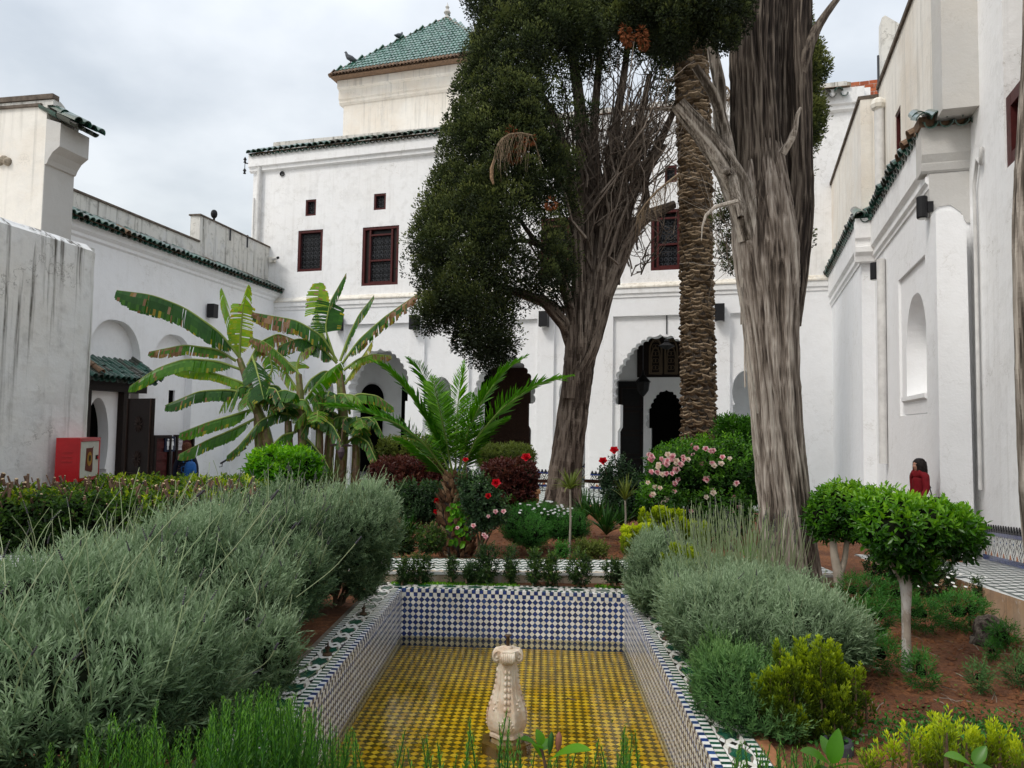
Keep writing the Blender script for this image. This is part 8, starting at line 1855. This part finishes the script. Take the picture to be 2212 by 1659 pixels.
# right bed shrubs
for k, (u, v, s, hs, mt, lab) in enumerate(((1990, 1490, .13, .15, 'fern', 'small feathery green shrub right of the pale single trunk'), (1900, 1455, .20, .17, 'fern', 'feathery shrub left of the pale single trunk'), (2120, 1495, .10, .12, 'lavdk', 'small dark tuft in the right bed under the stump'), (2205, 1480, .12, .13, 'lavdk', 'dark tuft at the right picture edge'), (2170, 1400, .13, .13, 'fern', 'low green tuft in front of the stump'), (2140, 1430, .06, .09, 'fern', 'tiny green tuft between two larger ones'), (1880, 1380, .20, .22, 'fern', 'feathery shrub beside the silver lavender mound'), (1870, 1320, .24, .22, 'fern', 'feathery shrub under the forked ficus tree'), (1990, 1365, .22, .2, 'fern', 'dense feathery shrub right behind the single trunk'), (2070, 1360, .26, .2, 'fern', 'feathery shrub dotted with white daisies in front of the walk'), (1935, 1320, .2, .2, 'fern', 'feathery shrub farther back beside the pale trunk'), (2020, 1290, .24, .26, 'box', 'tall boxwood against the ochre wall'), (1960, 1270, .22, .24, 'box', 'boxwood behind the pale single trunk'), (1900, 1260, .18, .2, 'box', 'boxwood at the corner of the walk'), (2110, 1320, .07, .2, 'box', 'slim boxwood sprig against the ochre wall'))):
    p = G(u, v, 0); t, B = bush('bed_shrub', lab, 'shrub', [wb(p.x, p.y, hs * .8, s * .78, s * .78, hs * .8), wb(p.x + ru(-.5, .5) * s, p.y + ru(-.3, .3) * s, hs * .9, s * .55, s * .55, hs * .65)], M[mt], base=tuple(p), dens=900, tl=.08, nleaf=8, LL=.042 if mt != 'box' else .026, LW=.008 if mt != 'box' else .016, six=False, tint=(.1, .75), core=.3, zmin=.0, amp=.3, freq=7, group='shrubs in the right bed')
    if 'daisies' in lab or 'dense feathery' in lab:
        mb = MB()
        for _ in range(8): lathe(mb, [(.001, .008), (.016, .0), (.001, -.004)], Matrix.Translation((p.x + ru(-.25, .3), p.y + ru(-.2, .2), hs * 2 + ru(-.02, .07))) @ Matrix.Rotation(ru(.1, .5), 4, 'X'), 8)
        mb.build('daisy_flowers', white, t)
strap('feathery young palm seedling in front of the pink rose bush', 1620, 1215, 8.8, 30, .5, .02, 'palm', .9, 'palm_seedling', 'palm', (.2, .7), .8, droop=.5)
mb = MB(); n = 3000; c = G(2090, 1590, 0); x = RNG.normal(c.x, .42, n); y = RNG.normal(c.y - .05, .18, n); pt = np.stack([x, y, np.full(n, .0)], 1) + RNG.uniform(0, .05, (n, 1)) * [0, 0, 1]; d = nrmz(RNG.normal(size=pt.shape) * .8 + [0, 0, .5]); leaf4(mb, pt, d, perp(d), RNG.uniform(.015, .035, n), RNG.uniform(.008, .02, n), RNG.uniform(0, .8, n)); tag(mb.build('creeping_weeds', M['fern']), 'low creeping weeds on the red soil at lower right', 'weeds', kind='stuff')
# fallen twigs and leaves
mb = MB()
for _ in range(150): x, y = ru(1.9, 4.8), ru(3.3, 7.5); z = soil_h(x, y) + .012; a = ru(0, 6.3); l = ru(.05, .22); tube(mb, [(x, y, z), (x + l * .5 * math.cos(a) + ru(-.01, .01), y + l * .5 * math.sin(a), z + .006), (x + l * math.cos(a), y + l * math.sin(a), z)], ru(.0012, .003), 3, tint=rnd())
tag(mb.build('fallen_twigs', M['palestem']), 'dry twigs fallen on the red soil of the right bed', 'twigs', kind='stuff')
mb = MB(); n = 500; x = RNG.uniform(1.9, 4.9, n); y = RNG.uniform(3.3, 8, n); pt = np.stack([x, y, np.array([soil_h(a, b) for a, b in zip(x, y)]) + .02], 1); d = nrmz(RNG.normal(size=pt.shape) * [1, 1, .15]); leaf4(mb, pt, d, np.tile([0, 0, 1.], (n, 1)) + RNG.normal(size=(n, 3)) * .3, RNG.uniform(.02, .05, n), RNG.uniform(.01, .02, n), RNG.uniform(.3, 1, n)); tag(mb.build('fallen_leaves', M['olive']), 'fallen leaves on the red soil of the right bed', 'leaves', kind='stuff')
n = 42; x = RNG.uniform(-.9, 1.1, n); y = RNG.uniform(4.9, 7.6, n); pt = np.stack([x, y, np.full(n, WZ + .004)], 1); d = nrmz(RNG.normal(size=pt.shape) * [1, 1, .02]); mb = MB(); leaf4(mb, pt, d, np.tile([0, 0, 1.], (n, 1)), RNG.uniform(.012, .04, n), RNG.uniform(.006, .014, n), RNG.uniform(0, 1, n), fold=.05)
for u, v, u2, v2 in ((1225, 1508, 1245, 1513), (1345, 1518, 1353, 1512), (1290, 1370, 1300, 1374)): tube(mb, [G(u, v, WZ + .004), G(u2, v2, WZ + .004)], .005, 4)
tag(mb.build('floating_leaves', M['stem']), 'small dead leaves and twigs floating on the pool water', 'leaves', kind='stuff')
# stump, hose hook, lamp ring
sp_ = G(2135, 1385, 0); st_ = thing('tree_stump', 'gnarled dark grey stump in front of the ochre wall', 'stump', tuple(sp_)); mb = MB(); bark_tube(mb, [sp_ + Vector((0, 0, -.05)), sp_ + Vector((.02, 0, .05)), sp_ + Vector((-.02, .02, .13)), sp_ + Vector((-.05, .02, .18))], [.15, .13, .10, .05], 40, .02, .35, 77, swell=.3); mb.build('wood', M['bark_dk'], st_, smooth=True)
hk = MB(); a = G(2095, 1352, 0); tube(hk, [a + Vector((0, 0, z)) + Vector((x, 0, 0)) for x, z in ((0, 0), (.0, .12), (.015, .22), (.05, .25), (.075, .24))], .013, 8); tag(hk.build('bent_pipe', M['rust'], smooth=True), 'bent dark irrigation pipe rising in front of the ochre wall', 'pipe')
lr = G(1810, 1612, 0); g_ = thing('ground_lamp', 'round grey sunken ground lamp beside the golden thuja', 'ground lamp', tuple(lr)); mb = MB(); lathe(mb, [(.055, -.03), (.055, .03), (.075, .035), (.08, .02), (.08, -.03)], Matrix.Translation(lr), 20); mb.build('ring', M['iron'], g_); mb = MB(); lathe(mb, [(.001, .022), (.054, .022), (.054, .01), (.001, .01)], Matrix.Translation(lr), 20); mb.build('glass', M['glass'], g_)
# veranda rail pieces and clay planter
def rail(label, u0, u1, v0, v1, Y0, Y1, wood=True):
    a, b = P(u0, v0, Y0), P(u1, v0, Y1); zt_, zb_ = a.z, P(u0, v1, Y0).z; t = thing('garden_railing', label, 'railing', (a.x, a.y, zb_), 'low railings before the veranda'); q = MB()
    if wood: quadbox(q, a, b, zt_ - .03, zt_ + .05, .09); q.build('handrail', basic('rail_wood', (.07, .03, .02), .6, var=.4), t)
    q = MB(); n = max(3, int((b - a).length / .12))
    for i in range(n + 1): p = a.lerp(b, i / n); tube(q, [Vector((p.x, p.y + .045, zb_)), Vector((p.x, p.y + .045, zt_ - .031))], .008, 4)
    for i in range(n): p = a.lerp(b, (i + .5) / n); tube(q, [Vector((p.x + .05 * math.cos(c_), p.y + .045, (zt_ + zb_) / 2 + .06 * math.sin(c_))) for c_ in np.linspace(0, 6.3, 8)], .006, 3, cap=False)
    d_ = (b - a); tube(q, [Vector((a.x, a.y + .045, zb_ + .03)), Vector((b.x, b.y + .045, zb_ + .03))], .01, 4); q.build('balusters', M['iron'], t)
rail('brown topped iron railing between the right red shrub and forked cypress', 1150, 1205, 1040, 1062, 18.2, 18.2)
rail('brown topped iron railing right of the forked cypress trunk', 1262, 1350, 1040, 1075, 18.0, 17.6)
rail('brown topped iron railing left of the dark red shrubs', 760, 840, 1040, 1068, 18.4, 18.4)
cpz = P(1140, 1075, 16.5); pt2 = thing('clay_planter', 'carved ochre clay planter beside the forked cypress trunk', 'planter', tuple(P(1140, 1100, 16.5))); q = MB(); box(q, Matrix.Translation(P(1140, 1100, 16.5)), -.24, .24, -.2, .2, -.1, .36); box(q, Matrix.Translation(P(1140, 1100, 16.5)), -.27, .27, -.23, .23, .361, .43); q.build('box', basic('ochre_clay', (.30, .16, .08), .9, var=.4), pt2); q = MB()
for e in (-.12, .12): c = P(1140, 1100, 16.5) + Vector((e, -.21, .18)); tube(q, [c + Vector((.09 * math.cos(a), 0, .11 * math.sin(a))) for a in np.linspace(0, 6.3, 12)], .018, 5)
q.build('carved_ring', bpy.data.materials['ochre_clay'], pt2)

# ================================================================== people
def skinbody(name, parent, V, E, Rv, mat, sub=2, root=0):
    me = bpy.data.meshes.new(name); org = ORG[parent.name]; me.from_pydata([tuple(Vector(v) - org) for v in V], E, []); o = bpy.data.objects.new(name, me); COL.objects.link(o); o.parent = parent; me.materials.append(mat)
    m = o.modifiers.new('Skin', 'SKIN'); m.use_smooth_shade = True
    if not me.skin_vertices: 
        bpy.context.view_layer.objects.active = o
        bpy.ops.mesh.customdata_skin_add()
    for i, r in enumerate(Rv): me.skin_vertices[0].data[i].radius = r if isinstance(r, tuple) else (r, r); me.skin_vertices[0].data[i].use_root = (i == root)
    s = o.modifiers.new('Subdivision', 'SUBSURF'); s.levels = sub; s.render_levels = sub; return o
skin = basic('skin', (.42, .22, .15), .5, var=.15, bump=.05); hairm = basic('dark_hair', (.015, .010, .008), .5, var=.5, scale=60, bump=.4); hairr = basic('reddish_curly_hair', (.14, .05, .025), .7, var=.5, scale=40, bump=.6)
redj = basic('red_jacket', (.20, .008, .014), .75, var=.35, scale=9, bump=.3); navy = basic('navy_quilted_jacket', (.010, .013, .030), .45, var=.3, scale=9, bump=.3); trous = basic('grey_trousers', (.10, .10, .10), .85, var=.2); blk = basic('black_trousers', (.012, .012, .014), .85); shoe = basic('black_shoe', (.02, .02, .02), .5)
def head(parent, c, fwd, s=1.0, hair=None, hairlen=.28, profile=True):
    """c = centre of head; fwd = facing direction"""
    fwd = Vector((fwd[0], fwd[1], 0)).normalized(); sd = Vector((-fwd.y, fwd.x, 0)); up = Vector((0, 0, 1)); M_ = Mxyz(c, sd, fwd, up) @ Matrix.Scale(s, 4)
    th = np.linspace(0, 2 * np.pi, 28, endpoint=False); zs__ = np.linspace(-1, 1, 26); V = []
    for z in zs__:
        for a in th:
            r = math.sqrt(max(0, 1 - z * z)); x, y = math.sin(a) * r * .078, math.cos(a) * r * .098; zz = z * .118
            if y > 0:
                f = zz / .118
                if f < -.1: y *= 1.0 - .12 * (-f); x *= 1 - .25 * (-f)
                front = max(0, math.cos(a)) ** 8; nose = math.exp(-((f + .12) / .16) ** 2) * math.exp(-(x / .014) ** 2) * .026 * (1 if f < .05 else .6); mouth = math.exp(-((f + .48) / .07) ** 2) * math.exp(-(x / .024) ** 2) * .008; chin = math.exp(-((f + .82) / .14) ** 2) * math.exp(-(x / .03) ** 2) * .014
                eye = -math.exp(-((f - .10) / .10) ** 2) * math.exp(-((abs(x) - .032) / .016) ** 2) * .010; brow = math.exp(-((f - .26) / .07) ** 2) * math.exp(-(x / .05) ** 2) * .006; y += nose + mouth + chin + eye + brow
            V.append((x, y, zz))
    n = 28; q = MB(); q.addm(V, [(i * n + k, i * n + (k + 1) % n, (i + 1) * n + (k + 1) % n, (i + 1) * n + k) for i in range(25) for k in range(n)], M_); h = q.build('head', skin, parent, smooth=True)
    q = MB()
    for e in (-1, 1): ball(q, M_ @ Vector((e * .032, .078, .012)), .010 * s, n=6)
    q.build('eye', basic('eye_white', (.5, .5, .5), .2) if 'eye_white' not in bpy.data.materials else bpy.data.materials['eye_white'], h); q = MB()
    for e in (-1, 1): ball(q, M_ @ Vector((e * .032, .085, .012)), .005 * s, n=5)
    q.build('iris', hairm, h); q = MB(); q.addm([(-.022, .098, -.058), (0, .104, -.052), (.022, .098, -.058), (0, .103, -.064)], [(0, 1, 2, 3)], M_); q.build('lips', basic('lips', (.35, .08, .07), .5) if 'lips' not in bpy.data.materials else bpy.data.materials['lips'], h)
    q = MB()
    for e in (-1, 1): lathe(q, [(.001, 0), (.02, .0), (.024, .008), (.012, .012)], M_ @ Matrix.Translation((e * .076, 0, -.005)) @ Matrix.Rotation(e * math.pi / 2, 4, 'Y'), 10)
    q.build('ear', skin, h)
    q = MB(); rg = np.random.default_rng(5)
    for _ in range(230):
        a = ru(-2.55, 2.55) + math.pi; zz = ru(.2, 1.0); r = math.sqrt(max(0, 1 - zz * zz)) if zz < 1 else 0; st = Vector((math.sin(a) * r * .084, math.cos(a) * r * .104, zz * .124)); a2 = a; pts = [st]
        for k in range(1, 7):
            f = k / 6; z_ = st.z - (st.z + hairlen) * f * ru(.85, 1.0); rr_ = .098 + .012 * math.sin(f * 3); back = -.02 * f; pts.append(Vector((math.sin(a2) * rr_ * .9 + ru(-.006, .006), math.cos(a2) * rr_ * (1.0 if math.cos(a2) < .3 else .75) + back, z_)))
        tube(q, [M_ @ p for p in pts], [.010 * s, .014 * s, .016 * s, .015 * s, .013 * s, .010 * s, .004 * s], 5, tint=rnd())
    lathe(q, [(.001, .132), (.045, .125), (.075, .10), (.09, .05), (.088, .01)], M_ @ Matrix.Translation((0, -.012, 0)) @ Matrix.Scale(1.12, 4, (0, 1, 0)), 16)
    q.build('hair', hair, h, smooth=True); return h
def hand(parent, w, d, s=1.0, sidev=Vector((0, 0, 1))):
    d = Vector(d).normalized(); w = Vector(w); q = MB(); sv = Vector(sidev); sv = (sv - d * sv.dot(d)).normalized(); nv = d.cross(sv)
    tube(q, [w, w + d * .04 * s, w + d * .085 * s], [.024 * s, .034 * s, .03 * s], 8)
    for i, l in enumerate((.07, .078, .072, .056)):
        b = w + d * .08 * s + sv * (.027 - .018 * i) * s; tube(q, [b, b + d * l * .5 * s + nv * .008 * s, b + d * l * .9 * s + nv * .03 * s], [.010 * s, .009 * s, .006 * s], 6)
    b = w + d * .025 * s + sv * .03 * s; tube(q, [b, b + (d * .6 + sv * .5) * .04 * s, b + (d * .9 + sv * .3 + nv * .3) * .075 * s], [.012 * s, .011 * s, .007 * s], 6); q.build('hand', skin, parent, smooth=True)
# woman in red on the walk, facing left
YW = 11.0; hc = P(1985, 1006, YW); fw = Vector((-1, -.12, 0)).normalized(); sd = Vector((-fw.y, fw.x, 0)); gz = zr(YW); pw = thing('person', 'woman with long dark hair in a red jacket walking left beside the right wall', 'person', (hc.x, hc.y, gz))
S_ = (hc.z - gz + .12) / 1.66; print('woman height', hc.z - gz + .12)
def W_(f, s, z): return Vector((hc.x, hc.y, gz)) + fw * f * S_ + sd * s * S_ + Vector((0, 0, z * S_))
def person_body(pt, W_, jacket, trouser, armpose, walk=.0, hem=.80, skirt=False, fat=1.0):
    V = [W_(0, 0, 1.04), W_(-.01, 0, 1.20), W_(0, 0, 1.34), W_(.0, 0, 1.41), W_(.01, 0, 1.50), W_(-.005, .165, 1.36), W_(-.005, -.165, 1.36), *armpose[0], *armpose[1], W_(.0, 0, .90), W_(0, 0, hem)]
    a = len(armpose[0]); E = [(0, 1), (1, 2), (2, 3), (3, 4), (3, 5), (3, 6)] + [(5 if i == 0 else 6 + i, 7 + i) for i in range(a)] + [(6 if i == 0 else 6 + a + i, 7 + a + i) for i in range(a)] + [(0, 7 + 2 * a), (7 + 2 * a, 8 + 2 * a)]
    Rv = [(.135, .105), (.155, .115), (.155, .115), (.085, .075), (.055, .055), .072, .072] + [.058, .046, .036][:a] + [.058, .046, .036][:a] + [(.155, .12), (.165, .13)]
    Rv = [tuple(x * S_ * fat for x in r) if isinstance(r, tuple) else r * S_ * fat for r in Rv]; b = skinbody('jacket', pt, V, E, Rv, jacket)
    for e in (-1, 1):
        skinbody('trouser_leg', pt, [W_(0, e * .085, .92), W_(e * walk * .35 + .03, e * .09, .50), W_(e * walk, e * .09, .09)], [(0, 1), (1, 2)], [.10 * S_, .07 * S_, .052 * S_], trouser, 1)
        q = MB(); c = W_(e * walk + .05, e * .09, .035); lathe(q, [(.001, -.035), (.045, -.03), (.048, 0), (.035, .035), (.001, .045)], Mxyz(c, sd_ * S_, fw_ * 2.6 * S_, Vector((0, 0, 1)) * S_), 12); q.build('shoe', shoe, pt)
    q = MB(); tube(q, [W_(0, 0, 1.42), W_(.015, 0, 1.52)], .05 * S_, 10); q.build('neck', skin, pt, smooth=True)
sd_, fw_ = sd, fw
person_body(pw, W_, redj, blk, ([W_(.02, .21, 1.12), W_(.14, .22, .98), W_(.20, .20, .95)], [W_(-.04, -.21, 1.12), W_(.0, -.24, .92), W_(.06, -.24, .86)]), .18, fat=.9)
head(pw, hc, fw, S_, hairm, .26); hand(pw, W_(.20, .20, .95), fw, S_); hand(pw, W_(.06, -.24, .86), fw * .4 + Vector((0, 0, -1)), S_, fw)
bg_ = thing('handbag', 'black shoulder bag hanging at the back of the woman in red', 'bag', tuple(W_(-.18, .14, .95))); q = MB(); box(q, Mxyz(W_(-.10, .20, .93), fw, sd, Vector((0, 0, 1))), -.10, .10, -.04, .04, -.11, .07); q.build('body', blk, bg_); q = MB(); tube(q, [W_(-.12, .16, 1.0), W_(-.06, .15, 1.25), W_(.0, .12, 1.45), W_(-.06, .02, 1.40), W_(-.14, .1, 1.15)], .008, 5); q.build('strap', blk, bg_)
# man with backpack by the doors, seen from behind
YM = 21.5; p0 = P(402, 1000, YM); gz = ZC; S_ = 1.11; fw_ = fw = Vector((-.35, .94, 0)).normalized(); sd_ = sd = Vector((-fw.y, fw.x, 0))
def W2(f, s, z): return Vector((p0.x, p0.y, gz)) + fw * f * S_ + sd * s * S_ + Vector((0, 0, z * S_))
pm = thing('person', 'person in a navy quilted jacket with curly hair walking towards the doors', 'person', (p0.x, p0.y, gz)); person_body(pm, W2, navy, trous, ([W2(.0, .25, 1.12), W2(.02, .27, .88), W2(.05, .27, .80)], [W2(-.02, -.25, 1.12), W2(.02, -.27, .88), W2(.06, -.27, .80)]), .14, hem=.78, fat=1.12)
head(pm, W2(.01, 0, 1.62), fw, S_, hairr, .12); hand(pm, W2(.05, .27, .80), Vector((0, 0, -1)), S_, fw); hand(pm, W2(.06, -.27, .80), Vector((0, 0, -1)), S_, fw)
q = MB()
for k in range(9): z = .86 + k * .06; lathe(q, [(.001, -.028), (.192 - .03 * (k > 6), -.022), (.205 - .03 * (k > 6), 0), (.192 - .03 * (k > 6), .022), (.001, .028)], Mxyz(W2(0, 0, z), sd * S_, fw * .78 * S_, Vector((0, 0, 1)) * S_), 20)
q.build('jacket_quilting', navy, pm, smooth=True)
bp_ = thing('backpack', 'bright blue backpack worn by the person near the doors', 'backpack', tuple(W2(-.2, -.1, 1.05))); bc = basic('blue_nylon', (.02, .12, .38), .5, var=.35, scale=6, bump=.3); q = MB(); Mb = Mxyz(W2(-.24, -.12, 1.06), sd, fw, Vector((0, 0, 1)))
V = []
for z, w_, d_ in ((-.24, .10, .06), (-.22, .15, .09), (-.05, .165, .11), (.12, .15, .10), (.20, .11, .07), (.23, .05, .03)):
    for a in np.linspace(0, 2 * np.pi, 16, endpoint=False): c_, s2 = math.cos(a), math.sin(a); V.append((w_ * np.sign(c_) * abs(c_) ** .6, d_ * np.sign(s2) * abs(s2) ** .6, z))
q.addm(V, [(i * 16 + k, i * 16 + (k + 1) % 16, (i + 1) * 16 + (k + 1) % 16, (i + 1) * 16 + k) for i in range(5) for k in range(16)] , Mb); q.addm(V, [tuple(range(80, 96))], Mb); q.addm(V, [tuple(range(15, -1, -1))], Mb); q.build('body', bc, bp_, smooth=True)
q = MB(); box(q, Mb, -.10, .10, -.15, -.095, -.18, .02); q.build('front_pocket', bc, bp_); q = MB(); tube(q, [Mb @ Vector((-.04, 0, .22)), Mb @ Vector((-.03, -.02, .28)), Mb @ Vector((.03, -.02, .28)), Mb @ Vector((.04, 0, .22))], .01, 5); tube(q, [Mb @ Vector((.14, -.03, .1)), Mb @ Vector((.24, -.05, .06)), Mb @ Vector((.22, -.05, -.06)), Mb @ Vector((.14, -.03, -.1))], .01, 5); q.build('strap', bc, bp_)
q = MB()
for e in (-1, 1): tube(q, [W2(-.14, e * .10 - .05, 1.22), W2(-.06, e * .11, 1.44), W2(.12, e * .11, 1.36), W2(.15, e * .12, 1.1)], .018, 5)
q.build('shoulder_strap', bc, bp_)
